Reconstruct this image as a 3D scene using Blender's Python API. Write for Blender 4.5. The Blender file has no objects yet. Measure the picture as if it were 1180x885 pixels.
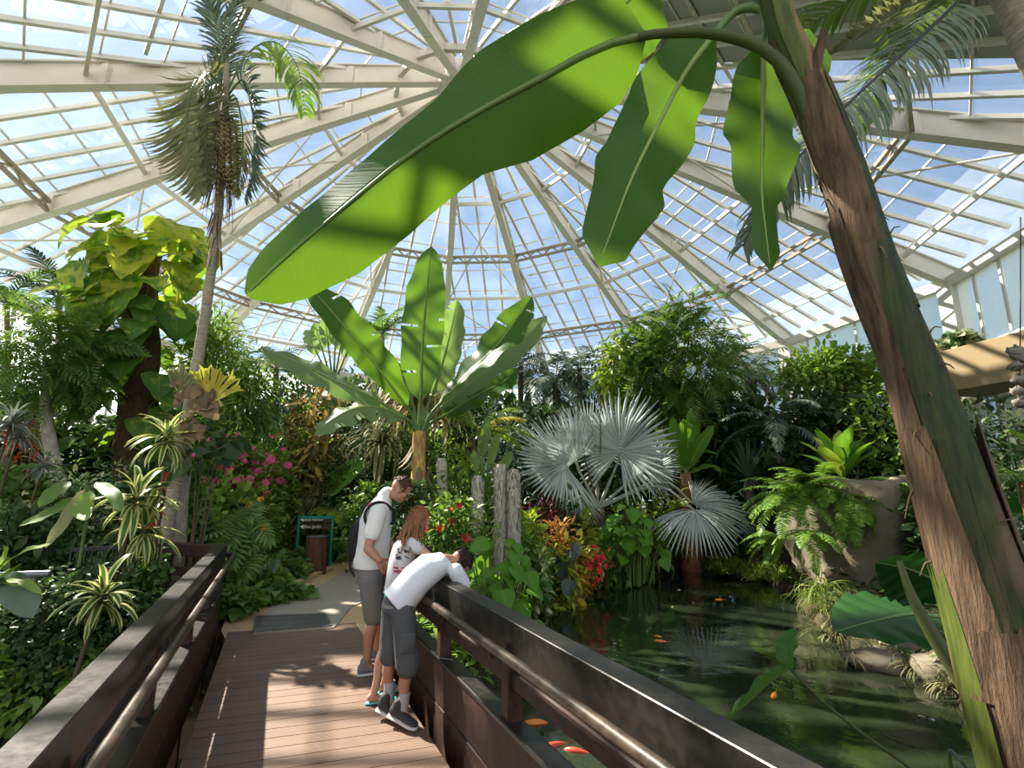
SKY_STRENGTH, SUN_STRENGTH, EXPOSURE = .125, 15.0, 0.32
import bpy, math, random
import numpy as np
from mathutils import Vector, Matrix
SC = bpy.context.scene
COL = SC.collection
PI = math.pi
rng = np.random.default_rng(7)
random.seed(7)
# ------------------------------------------------------------------ camera numbers
FPX, PITPX, EYE = 575.0, 115.0, 1.70
PIT = math.atan(PITPX / FPX)
CP, SP = math.cos(PIT), math.sin(PIT)

def ray(u, v):
    a = (u - 590) / FPX
    b = -(v - 442.5) / FPX
    return np.array([a, CP - b * SP, SP + b * CP])
def W(u, v, d):
    "world point seen at photo pixel (u, v), d metres ahead"
    r = ray(u, v)
    return np.array([r[0] / r[1] * d, d, EYE + r[2] / r[1] * d])
def G(u, v, z):
    "world point seen at photo pixel (u, v) at height z"
    r = ray(u, v)
    k = (z - EYE) / r[2]
    return np.array([r[0] * k, r[1] * k, z])
def PXM(d):
    "metres per pixel near the horizon at distance d"
    return d / FPX
def nrm(a):
    a = np.asarray(a, float)
    return a / (np.linalg.norm(a, axis=-1, keepdims=True) + 1e-12)

# ------------------------------------------------------------------ mesh builder
class MB:
    def __init__(s):
        s.V = []; s.F = []; s.U = []; s.n = 0
    def add(s, v, f, uv=None, m=0):
        v = np.asarray(v, float).reshape(-1, 3)
        f = np.asarray(f, int)
        s.V.append(v)
        s.U.append(np.zeros((len(v), 2)) if uv is None else np.asarray(uv, float).reshape(-1, 2))
        if f.size:
            s.F.append((f + s.n, m))
        s.n += len(v)
        return s
    def build(s, name, mats, parent=None, origin=(0, 0, 0), smooth=True):
        me = bpy.data.meshes.new(name)
        V = np.concatenate(s.V) - np.asarray(origin, float)
        U = np.concatenate(s.U)
        me.vertices.add(len(V))
        me.vertices.foreach_set('co', V.astype(np.float32).ravel())
        li = np.concatenate([f.ravel() for f, _ in s.F])
        cnt = np.concatenate([np.full(len(f), f.shape[1]) for f, _ in s.F])
        mi = np.concatenate([np.full(len(f), m) for f, m in s.F])
        st = np.r_[0, np.cumsum(cnt)[:-1]]
        me.loops.add(len(li))
        me.loops.foreach_set('vertex_index', li.astype(np.int32))
        me.polygons.add(len(cnt))
        me.polygons.foreach_set('loop_start', st.astype(np.int32))
        me.polygons.foreach_set('loop_total', cnt.astype(np.int32))
        me.polygons.foreach_set('material_index', mi.astype(np.int32))
        me.polygons.foreach_set('use_smooth', np.full(len(cnt), bool(smooth)))
        ul = me.uv_layers.new(name='UVMap')
        ul.data.foreach_set('uv', U[li].astype(np.float32).ravel())
        me.update(calc_edges=True)
        for m in (mats if isinstance(mats, (list, tuple)) else [mats]):
            me.materials.append(m)
        o = bpy.data.objects.new(name, me)
        COL.objects.link(o)
        if parent is not None:
            o.parent = parent
        return o

def thing(name, label, cat, loc=(0, 0, 0), group=None, rz=0.0):
    o = bpy.data.objects.new(name, None)
    COL.objects.link(o)
    o.location = tuple(float(c) for c in loc)
    o.rotation_euler = (0, 0, rz)
    o.empty_display_size = .1
    return tag(o, label, cat, group)
def tag(o, label, cat, group=None, kind=None):
    o['label'] = label
    o['category'] = cat
    if group: o['group'] = group
    if kind: o['kind'] = kind
    return o
def struct(o, label=None):
    o['kind'] = 'structure'
    if label: o['label'] = label
    return o
def dup(root, loc, rz=0.0, label=None, scale=1.0, group=None, tilt=(0, 0)):
    r = root.copy(); COL.objects.link(r)
    r.location = tuple(float(c) for c in loc); r.rotation_euler = (tilt[0], tilt[1], rz)
    r.scale = (scale,) * 3 if np.isscalar(scale) else scale
    if label: r['label'] = label
    if group: r['group'] = group
    for ch in KIDS(root):
        c = ch.copy(); COL.objects.link(c); c.parent = r
        for g in KIDS(ch):
            d = g.copy(); COL.objects.link(d); d.parent = c
    return r
def KIDS(o):
    return [c for c in COL.objects if c.parent == o]

# ------------------------------------------------------------------ shapes
def grid_faces(nl, nw):
    i = np.arange(nl - 1)[:, None] * nw + np.arange(nw - 1)[None, :]
    i = i.ravel()
    return np.stack([i, i + 1, i + nw + 1, i + nw], 1)
def spline(pts, n):
    "Catmull-Rom through the points"
    P = np.asarray(pts, float)
    if len(P) == 2:
        t = np.linspace(0, 1, n)[:, None]
        return P[0] * (1 - t) + P[1] * t
    Q = np.vstack([2 * P[0] - P[1], P, 2 * P[-1] - P[-2]])
    seg = np.r_[0, np.cumsum(np.linalg.norm(np.diff(P, axis=0), axis=1))]
    s = np.linspace(0, seg[-1], n)
    k = np.clip(np.searchsorted(seg, s, side='right') - 1, 0, len(P) - 2)
    t = ((s - seg[k]) / (seg[k + 1] - seg[k] + 1e-12))[:, None]
    a, b, c, d = Q[k], Q[k + 1], Q[k + 2], Q[k + 3]
    return .5 * (2 * b + (c - a) * t + (2 * a - 5 * b + 4 * c - d) * t ** 2 + (3 * b - a - 3 * c + d) * t ** 3)
def frames(path, up=(0, 0, 1)):
    T = nrm(np.gradient(path, axis=0))
    N = np.zeros_like(path)
    u = np.asarray(up, float)
    x = np.cross(T[0], u)
    if np.linalg.norm(x) < 1e-3: x = np.cross(T[0], [1, 0, 0.1])
    x = x / np.linalg.norm(x)
    for i in range(len(path)):
        x = x - T[i] * (x @ T[i]); x = x / (np.linalg.norm(x) + 1e-12)
        N[i] = x
    return T, N, np.cross(N, T)
def tube(mb, path, rad, ns=8, m=0, caps=True, squash=1.0, n=None, up=(0, 0, 1), jit=0.0):
    path = np.asarray(path, float)
    if n: path = spline(path, n)
    L = len(path)
    r = np.asarray(rad, float)
    if r.ndim == 0: r = np.full(L, float(r))
    elif len(r) != L: r = np.interp(np.linspace(0, 1, L), np.linspace(0, 1, len(r)), r)
    T, X, Y = frames(path, up)
    a = np.linspace(0, 2 * PI, ns, endpoint=False)
    rr = r[:, None] * (1 + (jit * rng.standard_normal((L, ns)) if jit else 0))
    V = path[:, None, :] + rr[..., None] * (np.cos(a)[None, :, None] * X[:, None, :] + squash * np.sin(a)[None, :, None] * Y[:, None, :])
    i = np.arange(L - 1)[:, None] * ns
    j = np.arange(ns)[None, :]
    k = (j + 1) % ns
    F = np.stack([i + j, i + k, i + ns + k, i + ns + j], -1).reshape(-1, 4)
    s = np.r_[0, np.cumsum(np.linalg.norm(np.diff(path, axis=0), axis=1))]
    U = np.stack([np.broadcast_to(j / ns, (L, ns)), np.broadcast_to(s[:, None], (L, ns))], -1)
    V = V.reshape(-1, 3)
    mb.add(V, F, U, m)
    if caps:
        mb.add(V[:ns], np.arange(ns)[::-1][None, :], None, m)
        mb.add(V[-ns:], np.arange(ns)[None, :], None, m)
    return mb
def box(mb, c, size, R=None, m=0, bev=0.0):
    "box with chamfered edges"
    sx, sy, sz = np.asarray(size, float) / 2
    b = min(bev, sx * .9, sy * .9, sz * .9)
    if b <= 0:
        v = np.array([[x, y, z] for x in (-sx, sx) for y in (-sy, sy) for z in (-sz, sz)])
        f4 = [[0, 1, 3, 2], [4, 6, 7, 5], [0, 4, 5, 1], [2, 3, 7, 6], [0, 2, 6, 4], [1, 5, 7, 3]]
        fs = [np.array(f4)]
    else:
        idx = {}; v = []
        for x in (-1, 1):
            for y in (-1, 1):
                for z in (-1, 1):
                    for ax in range(3):
                        p = np.array([x * (sx - b), y * (sy - b), z * (sz - b)])
                        p[ax] = (x * sx, y * sy, z * sz)[ax]
                        idx[(x, y, z, ax)] = len(v); v.append(p)
        v = np.array(v); f4 = []; f3 = []
        for ax in range(3):
            o1, o2 = [(1, 2), (2, 0), (0, 1)][ax]
            for s in (-1, 1):
                q = []
                for a_, b_ in ((-1, -1), (1, -1), (1, 1), (-1, 1)):
                    k = [0, 0, 0]; k[ax] = s; k[o1] = a_; k[o2] = b_
                    q.append(idx[(*k, ax)])
                f4.append(q if s > 0 else q[::-1])
            for a_ in (-1, 1):
                for b_ in (-1, 1):
                    k0 = [0, 0, 0]; k0[o1] = a_; k0[o2] = b_; k1 = list(k0)
                    k0[ax] = -1; k1[ax] = 1
                    q = [idx[(*k0, o1)], idx[(*k1, o1)], idx[(*k1, o2)], idx[(*k0, o2)]]
                    f4.append(q if a_ * b_ < 0 else q[::-1])
        for x in (-1, 1):
            for y in (-1, 1):
                for z in (-1, 1):
                    q = [idx[(x, y, z, 0)], idx[(x, y, z, 1)], idx[(x, y, z, 2)]]
                    f3.append(q if x * y * z > 0 else q[::-1])
        fs = [np.array(f4), np.array(f3)]
    if R is not None: v = v @ np.asarray(R, float).T
    v = v + np.asarray(c, float)
    uv = v[:, :2] * 0
    s0 = mb.n
    mb.add(v, fs[0], uv, m)
    for f in fs[1:]:
        mb.F.append((f + s0, m))
    return mb
def beam(mb, p, q, w, h, up=(0, 0, 1), m=0, bev=0.0):
    "rectangular bar from p to q, w across, h along up"
    p = np.asarray(p, float); q = np.asarray(q, float)
    d = q - p; L = np.linalg.norm(d); y = d / L
    x = np.cross(y, up); x = x / (np.linalg.norm(x) + 1e-12); z = np.cross(x, y)
    return box(mb, (p + q) / 2, (w, L, h), np.stack([x, y, z], 1), m, bev)
def quad(mb, a, b, c, d, m=0):
    return mb.add([a, b, c, d], [[0, 1, 2, 3]], [[0, 0], [1, 0], [1, 1], [0, 1]], m)
def prism(mb, poly, z0, z1, m=0):
    P = np.asarray(poly, float)[:, :2]; n = len(P)
    A = 0.5 * np.sum(P[:, 0] * np.roll(P[:, 1], -1) - np.roll(P[:, 0], -1) * P[:, 1])
    if A < 0: P = P[::-1]
    v = np.vstack([np.c_[P, np.full(n, z0)], np.c_[P, np.full(n, z1)]])
    i = np.arange(n); j = (i + 1) % n
    mb.add(v, np.stack([i, j, j + n, i + n], 1), v[:, :2], m)
    mb.F.append(((np.arange(n) + n)[None, :] + mb.n - 2 * n, m))
    mb.F.append(((np.arange(n)[::-1])[None, :] + mb.n - 2 * n, m))
    return mb
def lathe(mb, prof, c, ns=16, m=0, jit=0.0, squash=1.0):
    prof = np.asarray(prof, float); L = len(prof)
    a = np.linspace(0, 2 * PI, ns, endpoint=False)
    r = prof[:, 0][:, None] * (1 + jit * rng.standard_normal((L, ns)))
    V = np.stack([r * np.cos(a), squash * r * np.sin(a), np.broadcast_to(prof[:, 1][:, None], (L, ns))], -1) + np.asarray(c, float)
    i = np.arange(L - 1)[:, None] * ns; j = np.arange(ns)[None, :]; k = (j + 1) % ns
    F = np.stack([i + j, i + k, i + ns + k, i + ns + j], -1).reshape(-1, 4)
    U = np.stack([np.broadcast_to(j / ns, (L, ns)), np.broadcast_to(prof[:, 1][:, None], (L, ns))], -1)
    V = V.reshape(-1, 3)
    mb.add(V, F, U, m)
    mb.F.append((np.arange(ns)[::-1][None, :] + mb.n - L * ns, m))
    mb.F.append((np.arange(ns)[None, :] + mb.n - ns, m))
    return mb
def ball(mb, c, r, R=None, m=0, nu=12, nv=8):
    th = np.linspace(0, PI, nv)
    a = np.linspace(0, 2 * PI, nu, endpoint=False)
    V = np.stack([np.sin(th)[:, None] * np.cos(a), np.sin(th)[:, None] * np.sin(a), np.broadcast_to(np.cos(th)[:, None], (nv, nu))], -1).reshape(-1, 3)
    V = V * np.asarray(r, float)
    if R is not None: V = V @ np.asarray(R, float).T
    V = V + np.asarray(c, float)
    i = np.arange(nv - 1)[:, None] * nu; j = np.arange(nu)[None, :]; k = (j + 1) % nu
    F = np.stack([i + j, i + nu + j, i + nu + k, i + k], -1).reshape(-1, 4)
    return mb.add(V, F, None, m)

# ------------------------------------------------------------------ leaf templates (x across, y along, z up)
def leaf_t(prof, nl=5, nw=3, fold=.25, droop=.35, wave=0.0, power=1.6, tip=0.0):
    t = np.linspace(0, 1, nl)
    pt = np.asarray(prof, float)
    w = np.interp(t, pt[:, 0], pt[:, 1])
    s = np.linspace(-1, 1, nw)
    X = w[:, None] * s[None, :]
    ang = droop * t ** power
    dy = np.cos(ang); dz = -np.sin(ang)
    y = np.r_[0, np.cumsum((dy[1:] + dy[:-1]) / 2 * np.diff(t))]
    z = np.r_[0, np.cumsum((dz[1:] + dz[:-1]) / 2 * np.diff(t))]
    Y = np.broadcast_to(y[:, None], X.shape).copy()
    Z = z[:, None] + fold * np.abs(X)
    if wave:
        Z = Z + wave * np.sin(t[:, None] * 17 + s[None, :] * 2) * np.abs(s)[None, :]
    V = np.stack([X, Y, Z], -1).reshape(-1, 3)
    U = np.stack([np.broadcast_to((s[None, :] + 1) / 2, X.shape), np.broadcast_to(t[:, None], X.shape)], -1).reshape(-1, 2)
    return V, grid_faces(nl, nw), U
OVAL = [(0, .02), (.15, .16), (.4, .24), (.7, .16), (1, .0)]
BROAD = [(0, .03), (.1, .24), (.35, .36), (.65, .28), (.88, .1), (1, 0)]
HEART = [(0, .22), (.08, .42), (.25, .5), (.5, .42), (.75, .24), (.92, .08), (1, 0)]
STRAP = [(0, .035), (.2, .055), (.6, .05), (.85, .03), (1, 0)]
NARROW = [(0, .01), (.2, .07), (.5, .085), (.8, .05), (1, 0)]
def place(mb, T, P, D, U, S, m=0):
    "copies of template T at P, pointing along D, with U as their upper side"
    v, f, uv = T
    P = np.asarray(P, float).reshape(-1, 3); n = len(P)
    if n == 0: return mb
    D = nrm(np.broadcast_to(D, (n, 3))); U = np.broadcast_to(U, (n, 3))
    X = np.cross(D, U); bad = np.linalg.norm(X, axis=1) < 1e-3
    X = np.where(bad[:, None], np.cross(D, [1., .2, .1]), X); X = nrm(X)
    Z = np.cross(X, D)
    S = np.asarray(S, float)
    if S.ndim <= 1: S = np.broadcast_to(S, (n,))[:, None] * np.ones((1, 3))
    vv = v[None] * S[:, None, :]
    V = vv[..., 0:1] * X[:, None] + vv[..., 1:2] * D[:, None] + vv[..., 2:3] * Z[:, None] + P[:, None]
    k = len(v)
    F = (f[None] + (np.arange(n) * k)[:, None, None]).reshape(-1, f.shape[1])
    mb.add(V.reshape(-1, 3), F, np.tile(uv, (n, 1)), m)
    return mb
def rdir(n, zmin=-.3):
    d = rng.standard_normal((n * 3 + 8, 3)); d = nrm(d)
    d = d[d[:, 2] > zmin]
    while len(d) < n: d = np.vstack([d, d])
    return d[:n]

# ------------------------------------------------------------------ materials
def newmat(name):
    m = bpy.data.materials.new(name); m.use_nodes = True
    nt = m.node_tree; nt.nodes.clear()
    return m, nt, nt.nodes.new('ShaderNodeOutputMaterial')
class NT:
    def __init__(s, nt): s.nt = nt
    def n(s, t, **k):
        nd = s.nt.nodes.new(t)
        for a, b in k.items():
            if a.startswith('i_'): pass
            setattr(nd, a, b)
        return nd
    def link(s, a, b): s.nt.links.new(a, b)
    def val(s, sock, v):
        if hasattr(v, 'links') or hasattr(v, 'is_linked'): s.link(v, sock)
        elif isinstance(v, (tuple, list)) and len(v) == 3 and sock.type == 'RGBA': sock.default_value = (*v, 1)
        else: sock.default_value = v
    def mix(s, fac, a, b, mode='MIX'):
        nd = s.n('ShaderNodeMix', data_type='RGBA', blend_type=mode)
        s.val(nd.inputs[0], fac); s.val(nd.inputs[6], a); s.val(nd.inputs[7], b)
        return nd.outputs[2]
    def math(s, op, a, b=0.0, c=None):
        nd = s.n('ShaderNodeMath', operation=op)
        s.val(nd.inputs[0], a); s.val(nd.inputs[1], b)
        if c is not None: s.val(nd.inputs[2], c)
        return nd.outputs[0]
    def ramp(s, fac, stops):
        nd = s.n('ShaderNodeValToRGB')
        e = nd.color_ramp.elements
        while len(e) < len(stops): e.new(.5)
        for k, (p, c) in zip(e, stops):
            k.position = p; k.color = (*c, 1) if len(c) == 3 else c
        s.val(nd.inputs[0], fac)
        return nd.outputs[0]
    def noise(s, vec, scale, detail=3, rough=.55):
        nd = s.n('ShaderNodeTexNoise'); nd.inputs['Scale'].default_value = scale
        nd.inputs['Detail'].default_value = detail; nd.inputs['Roughness'].default_value = rough
        if vec is not None: s.link(vec, nd.inputs['Vector'])
        return nd.outputs[0]
    def coord(s, kind='Object', scale=None):
        o = s.n('ShaderNodeTexCoord').outputs[kind]
        if scale is None: return o
        mp = s.n('ShaderNodeMapping'); s.link(o, mp.inputs[0]); mp.inputs['Scale'].default_value = scale
        return mp.outputs[0]
    def uv(s):
        sp = s.n('ShaderNodeSeparateXYZ'); s.link(s.coord('UV'), sp.inputs[0])
        return sp.outputs[0], sp.outputs[1]
    def bump(s, h, st=.3, dist=.02):
        b = s.n('ShaderNodeBump'); b.inputs['Strength'].default_value = st; b.inputs['Distance'].default_value = dist
        s.link(h, b.inputs['Height']); return b.outputs[0]
    def bsdf(s, col, rough=.5, spec=.5, metal=0.0, normal=None, **k):
        b = s.n('ShaderNodeBsdfPrincipled')
        s.val(b.inputs['Base Color'], col); s.val(b.inputs['Roughness'], rough)
        b.inputs['Specular IOR Level'].default_value = spec; b.inputs['Metallic'].default_value = metal
        if normal is not None: s.link(normal, b.inputs['Normal'])
        return b.outputs[0]
def mul(c, k): return tuple(min(1, x * k) for x in c)
def solid(name, col, rough=.5, spec=.5, metal=0.0, var=.15, scale=8, bump=0.0, bscale=None):
    m, nt, out = newmat(name); t = NT(nt)
    co = t.coord('Object')
    n = t.noise(co, scale, 4)
    c = t.mix(n, mul(col, 1 - var), mul(col, 1 + var))
    nm = t.bump(t.noise(co, bscale or scale * 3, 4), bump) if bump else None
    t.link(t.bsdf(c, rough, spec, metal, nm), out.inputs[0])
    return m
def leafmat(name, base, light=None, trans=.35, rough=.42, var=.35, pattern=None, col2=None, spec=.28, veins=0, amt=.5, top=None):
    "leaf: reflects from its surface, glows when the sun is behind it"
    m, nt, out = newmat(name); t = NT(nt)
    light = light or (base[0] * 1.5 + .02, base[1] * 1.35 + .02, base[2] * .8)
    geo = t.n('ShaderNodeNewGeometry'); oi = t.n('ShaderNodeObjectInfo')
    r = t.math('FRACT', t.math('ADD', geo.outputs['Random Per Island'], t.math('MULTIPLY', oi.outputs['Random'], .3)))
    c = t.mix(t.math('MULTIPLY', r, var * 2), base, light)
    u, v = t.uv()
    ed = t.math('MULTIPLY', t.math('ABSOLUTE', t.math('SUBTRACT', u, .5)), 2.0)
    if pattern == 'edge':
        f = t.math('GREATER_THAN', ed, amt)
        c = t.mix(f, c, col2)
    elif pattern == 'mid':
        f = t.math('LESS_THAN', ed, amt)
        c = t.mix(f, c, col2)
    elif pattern == 'blotch':
        n = t.noise(t.coord('Object'), 5, 4)
        n = t.math('ADD', n, t.math('MULTIPLY', t.math('SUBTRACT', r, .5), .5))
        f = t.ramp(n, [(amt - .04, (0, 0, 0)), (amt + .08, (1, 1, 1))])
        c = t.mix(f, c, col2)
    nm = None
    if veins:
        cx = t.n('ShaderNodeCombineXYZ')
        vv = t.math('ADD', v, t.math('MULTIPLY', ed, -.06))
        t.link(t.math('MULTIPLY', vv, veins), cx.inputs[0]); t.link(t.math('MULTIPLY', ed, .6), cx.inputs[1])
        w = t.noise(cx.outputs[0], 1.0, 2)
        c = t.mix(t.math('MULTIPLY', w, .5), c, mul(base, .55))
        rib = t.math('LESS_THAN', ed, .03)
        c = t.mix(t.math('MULTIPLY', rib, .75), c, mul(light, 1.5))
        nm = t.bump(w, .25, .01)
    if top:                                                        # waxy bloom, its sunlit paleness painted into the upper face
        c = t.mix(t.math('MULTIPLY', t.math('SUBTRACT', 1.0, geo.outputs['Backfacing']), .55), c, top)
    b = t.bsdf(c, rough, spec, normal=nm)
    tr = t.n('ShaderNodeBsdfTranslucent')
    tc = t.mix(.5, c, (.26, .46, .02), 'MIX') if trans > .3 else c
    t.link(t.mix(1.0, tc, (1.5, 1.5, 1.0), 'MULTIPLY') if False else tc, tr.inputs[0])
    ms = t.n('ShaderNodeMixShader'); ms.inputs[0].default_value = trans
    t.link(b, ms.inputs[1]); t.link(tr.outputs[0], ms.inputs[2])
    t.link(ms.outputs[0], out.inputs[0])
    return m
def bark(name, c1, c2, scale=(6, 6, 1.2), rough=.85, bump=.5, c3=None, p3=.62):
    m, nt, out = newmat(name); t = NT(nt)
    co = t.coord('Object', scale)
    n = t.noise(co, 3, 6, .65)
    c = t.ramp(n, [(.3, c1), (.65, c2)])
    if c3 is not None:
        n2 = t.noise(t.coord('Object', (1.5 * scale[0] / 6, 1.5 * scale[1] / 6, .35 * scale[2])), 2.2, 3)
        c = t.mix(t.ramp(n2, [(p3 - .05, (0, 0, 0)), (p3 + .03, (1, 1, 1))]), c, c3)
    t.link(t.bsdf(c, rough, .25, normal=t.bump(n, bump, .03)), out.inputs[0])
    return m
def wood(name, c1, c2, rough=.45, scale=(1, 1, 1), spec=.4):
    m, nt, out = newmat(name); t = NT(nt)
    n = t.noise(t.coord('Object', scale), 6, 6, .6)
    c = t.ramp(n, [(.3, c1), (.7, c2)])
    t.link(t.bsdf(c, t.math('ADD', t.math('MULTIPLY', n, .25), rough - .1), spec, normal=t.bump(n, .12, .01)), out.inputs[0])
    return m
M = {}
# ================================================================== the setting
M['steel'] = solid('painted_steel', (.62, .59, .52), .5, .4, var=.1, scale=3)
M['steel_shade'] = solid('shade_toned_steel', (.30, .26, .20), .7, .3, var=.4, scale=6)  # brown tone of steel in shade, painted into the trussed purlins
M['bars'] = solid('glazing_bar_paint', (.66, .64, .59), .5, .4, var=.12, scale=5)
M['soil'] = solid('soil', (.055, .042, .028), .95, .1, var=.6, scale=3, bump=.6)
M['rubber_black'] = solid('black_metal', (.02, .02, .022), .45, .5)
def glassmat(name, clear, dirt, white, lo=.3):
    m, nt, out = newmat(name); t = NT(nt)
    tr = t.n('ShaderNodeBsdfTransparent'); tr.inputs[0].default_value = (*clear, 1)
    gl = t.n('ShaderNodeBsdfGlossy'); gl.inputs['Roughness'].default_value = .02; gl.inputs[0].default_value = (.9, .9, .9, 1)
    fr = t.n('ShaderNodeFresnel'); fr.inputs[0].default_value = 1.35
    m1 = t.n('ShaderNodeMixShader'); t.link(t.math('MULTIPLY', fr.outputs[0], .10), m1.inputs[0])
    t.link(tr.outputs[0], m1.inputs[1]); t.link(gl.outputs[0], m1.inputs[2])
    di = t.n('ShaderNodeBsdfTranslucent'); di.inputs[0].default_value = (*dirt, 1)
    m2 = t.n('ShaderNodeMixShader')
    n = t.noise(t.coord('Object'), .7, 4)
    t.link(t.ramp(n, [(.35, (white * lo,) * 3), (.7, (white * 1.5,) * 3)]), m2.inputs[0])
    t.link(m1.outputs[0], m2.inputs[1]); t.link(di.outputs[0], m2.inputs[2])
    t.link(m2.outputs[0], out.inputs[0])
    return m
M['glass'] = glassmat('roof_glass', (.97, .985, .99), (.8, .85, .86), .06)
M['wallglass'] = glassmat('whitewashed_glass', (.86, .93, .93), (.80, .86, .83), .60, .95)
M['whitened'] = glassmat('whitened_roof_glass', (.9, .94, .95), (.62, .68, .68), .30, .8)
M['opaque'] = solid('shaded_roof_panel', (.30, .32, .28), .6, .4, var=.2, scale=1)
HUB = np.array([-1.54, 13.0]); HZ = EYE + 11.5; R0 = .67; RE = 13.43
SL, CU = .480, .001 / 1.15
TH = [math.radians(214.46 - 24 * i + d) for i, d in enumerate((-2.9, -3.2, -2.3, 4.6, 3.7, 5.0, 4.8, 3.5, 2.4, .4, 1.3, -9.0, -4.8, -.5, -.8))]
def rz_(r):
    L = max(r - R0, 0); return HZ - SL * L - CU * L * L
def RP(th, r, dz=0.0):
    return np.array([HUB[0] + math.cos(th) * r, HUB[1] + math.sin(th) * r, rz_(r) + dz])
ceil = thing('ceiling', 'conical glass roof on white steel ribs over the garden', 'roof')
del ceil['category']; struct(ceil)
RIBH = .52
for i, th in enumerate(TH):
    mb = MB()
    rs = np.linspace(R0, RE + .1, 7)
    for a, b in zip(rs[:-1], rs[1:]):
        A, B = RP(th, a), RP(th, b)
        up = nrm(np.cross(np.cross(B - A, [0, 0, 1]), B - A))
        beam(mb, A + up * RIBH / 2, B + up * RIBH / 2, .06, RIBH, up)
        beam(mb, A + up * .02, B + up * .02, .24, .045, up)
        beam(mb, A + up * RIBH, B + up * RIBH, .2, .04, up)
    for r in (3.2, 5.6, 8, 10.4):                                  # stiffener plates
        A = RP(th, r)
        box(mb, A + np.array([0, 0, RIBH / 2]), (.2, .2, RIBH * .9), None)
    mb.build('rib', M['steel'], ceil, smooth=False)
def sect(i): return TH[i], TH[(i + 1) % 15] - (2 * PI if i == 14 else 0)
ROOFUP = RIBH + .05
def SP_(i, s, r, dz=0.0):
    "point in sector i, share s from rib i to rib i+1, at rib radius r (straight across the facet)"
    a, b = sect(i)
    return RP(a, r, dz) * (1 - s) + RP(b, r, dz) * s
RING = [1.9, 4.0, 6.2, 8.3, 10.4, 12.3]
for i in range(15):
    # glass (sector K-L is mostly covered by opaque panels)
    mb = MB(); rs = np.linspace(R0, RE + .42, 8)
    s0, s1 = (0., .27) if i == 10 else (0., 1.)
    white = i in (6, 7, 8, 9)
    for k_, (a, b) in enumerate(zip(rs[:-1], rs[1:])):
        quad(mb, SP_(i, s0, a, ROOFUP), SP_(i, s1, a, ROOFUP), SP_(i, s1, b, ROOFUP), SP_(i, s0, b, ROOFUP), 1 if white and k_ == 6 else 0)
    mb.build('glass_panel', [M['glass'], M['whitened']], ceil, smooth=False)
    if i == 10:
        mb = MB()
        for a, b in zip(rs[:-1], rs[1:]):
            quad(mb, SP_(i, .27, a, ROOFUP), SP_(i, 1, a, ROOFUP), SP_(i, 1, b, ROOFUP), SP_(i, .27, b, ROOFUP))
        mb.build('shaded_panel', M['opaque'], ceil, smooth=False)
    # purlins between the ribs
    mb = MB()
    for k, r in enumerate(RING):
        A, B = SP_(i, 0, r, RIBH * .62), SP_(i, 1, r, RIBH * .62)
        if k in (2, 4):                                            # trussed purlin
            beam(mb, A, B, .09, .09, m=1); beam(mb, A - [0, 0, .26], B - [0, 0, .26], .08, .08, m=1)
            n = 8
            for j in range(n):
                p = A + (B - A) * j / n; q = A + (B - A) * (j + 1) / n
                dz = np.array([0, 0, .26])
                beam(mb, p if j % 2 else p - dz, q - dz if j % 2 else q, .04, .04, m=1)
        else:
            beam(mb, A, B, .07 if k else .12, .12 if k else .2)
    # diagonal rods
    for ra, rb in ((4.0, 8.3), (8.3, 12.3)):
        if i in (1, 3, 5, 7, 9): 
            tube(mb, [SP_(i, 0, ra, .12), SP_(i, 1, rb, .12)], .028, 6); tube(mb, [SP_(i, 1, ra, .12), SP_(i, 0, rb, .12)], .028, 6)
    A, B = SP_(i, 0, RE, .1), SP_(i, 1, RE, .1)
    beam(mb, A, B, .3, .28)                                        # eaves beam
    mb.build('purlin', [M['steel'], M['steel_shade']], ceil, smooth=False)
    # glazing bars, parallel to the middle of the sector
    mb = MB(); w_e = np.linalg.norm(SP_(i, 1, RE) - SP_(i, 0, RE))
    n = max(4, int(round(w_e / .72)))
    for j in range(1, n):
        f = j / n
        off = abs(f - .5) * 2
        r_in = max(1.9, RE * off)                                  # where this bar meets the rib
        pts = [RE, max(r_in, 1.9)]
        def at(r):
            s = .5 + (f - .5) * RE / max(r, 1e-3)
            return SP_(i, min(1, max(0, s)), r, ROOFUP - .05)
        rr = np.linspace(RE, r_in, 4)
        for a, b in zip(rr[:-1], rr[1:]):
            if a - b > .15:
                A, B = at(a), at(b)
                beam(mb, A, B, .085, .09, nrm(np.cross(np.cross(B - A, [0, 0, 1]), B - A)))
    for r in np.arange(2.9, 13.2, 1.05):                           # pane joints
        A, B = SP_(i, 0, r, ROOFUP - .01), SP_(i, 1, r, ROOFUP - .01)
        beam(mb, A, B, .035, .04)
    for r in (2.9 + 1.05 * 4 + .35, 2.9 + 1.05 * 7 + .35):         # opening vents: heavier lower bar
        A, B = SP_(i, .12, r, ROOFUP - .03), SP_(i, .88, r, ROOFUP - .03)
        if i % 2 == 0: beam(mb, A, B, .07, .05)
    mb.build('glazing_bars', M['bars'], ceil, smooth=False)
mb = MB()
lathe(mb, [(.02, -.02), (.62, -.02), (.7, .05), (.7, RIBH + .1), (.02, RIBH + .1)], (HUB[0], HUB[1], HZ), 15)
mb.build('hub', M['steel'], ceil, smooth=False)
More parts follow.
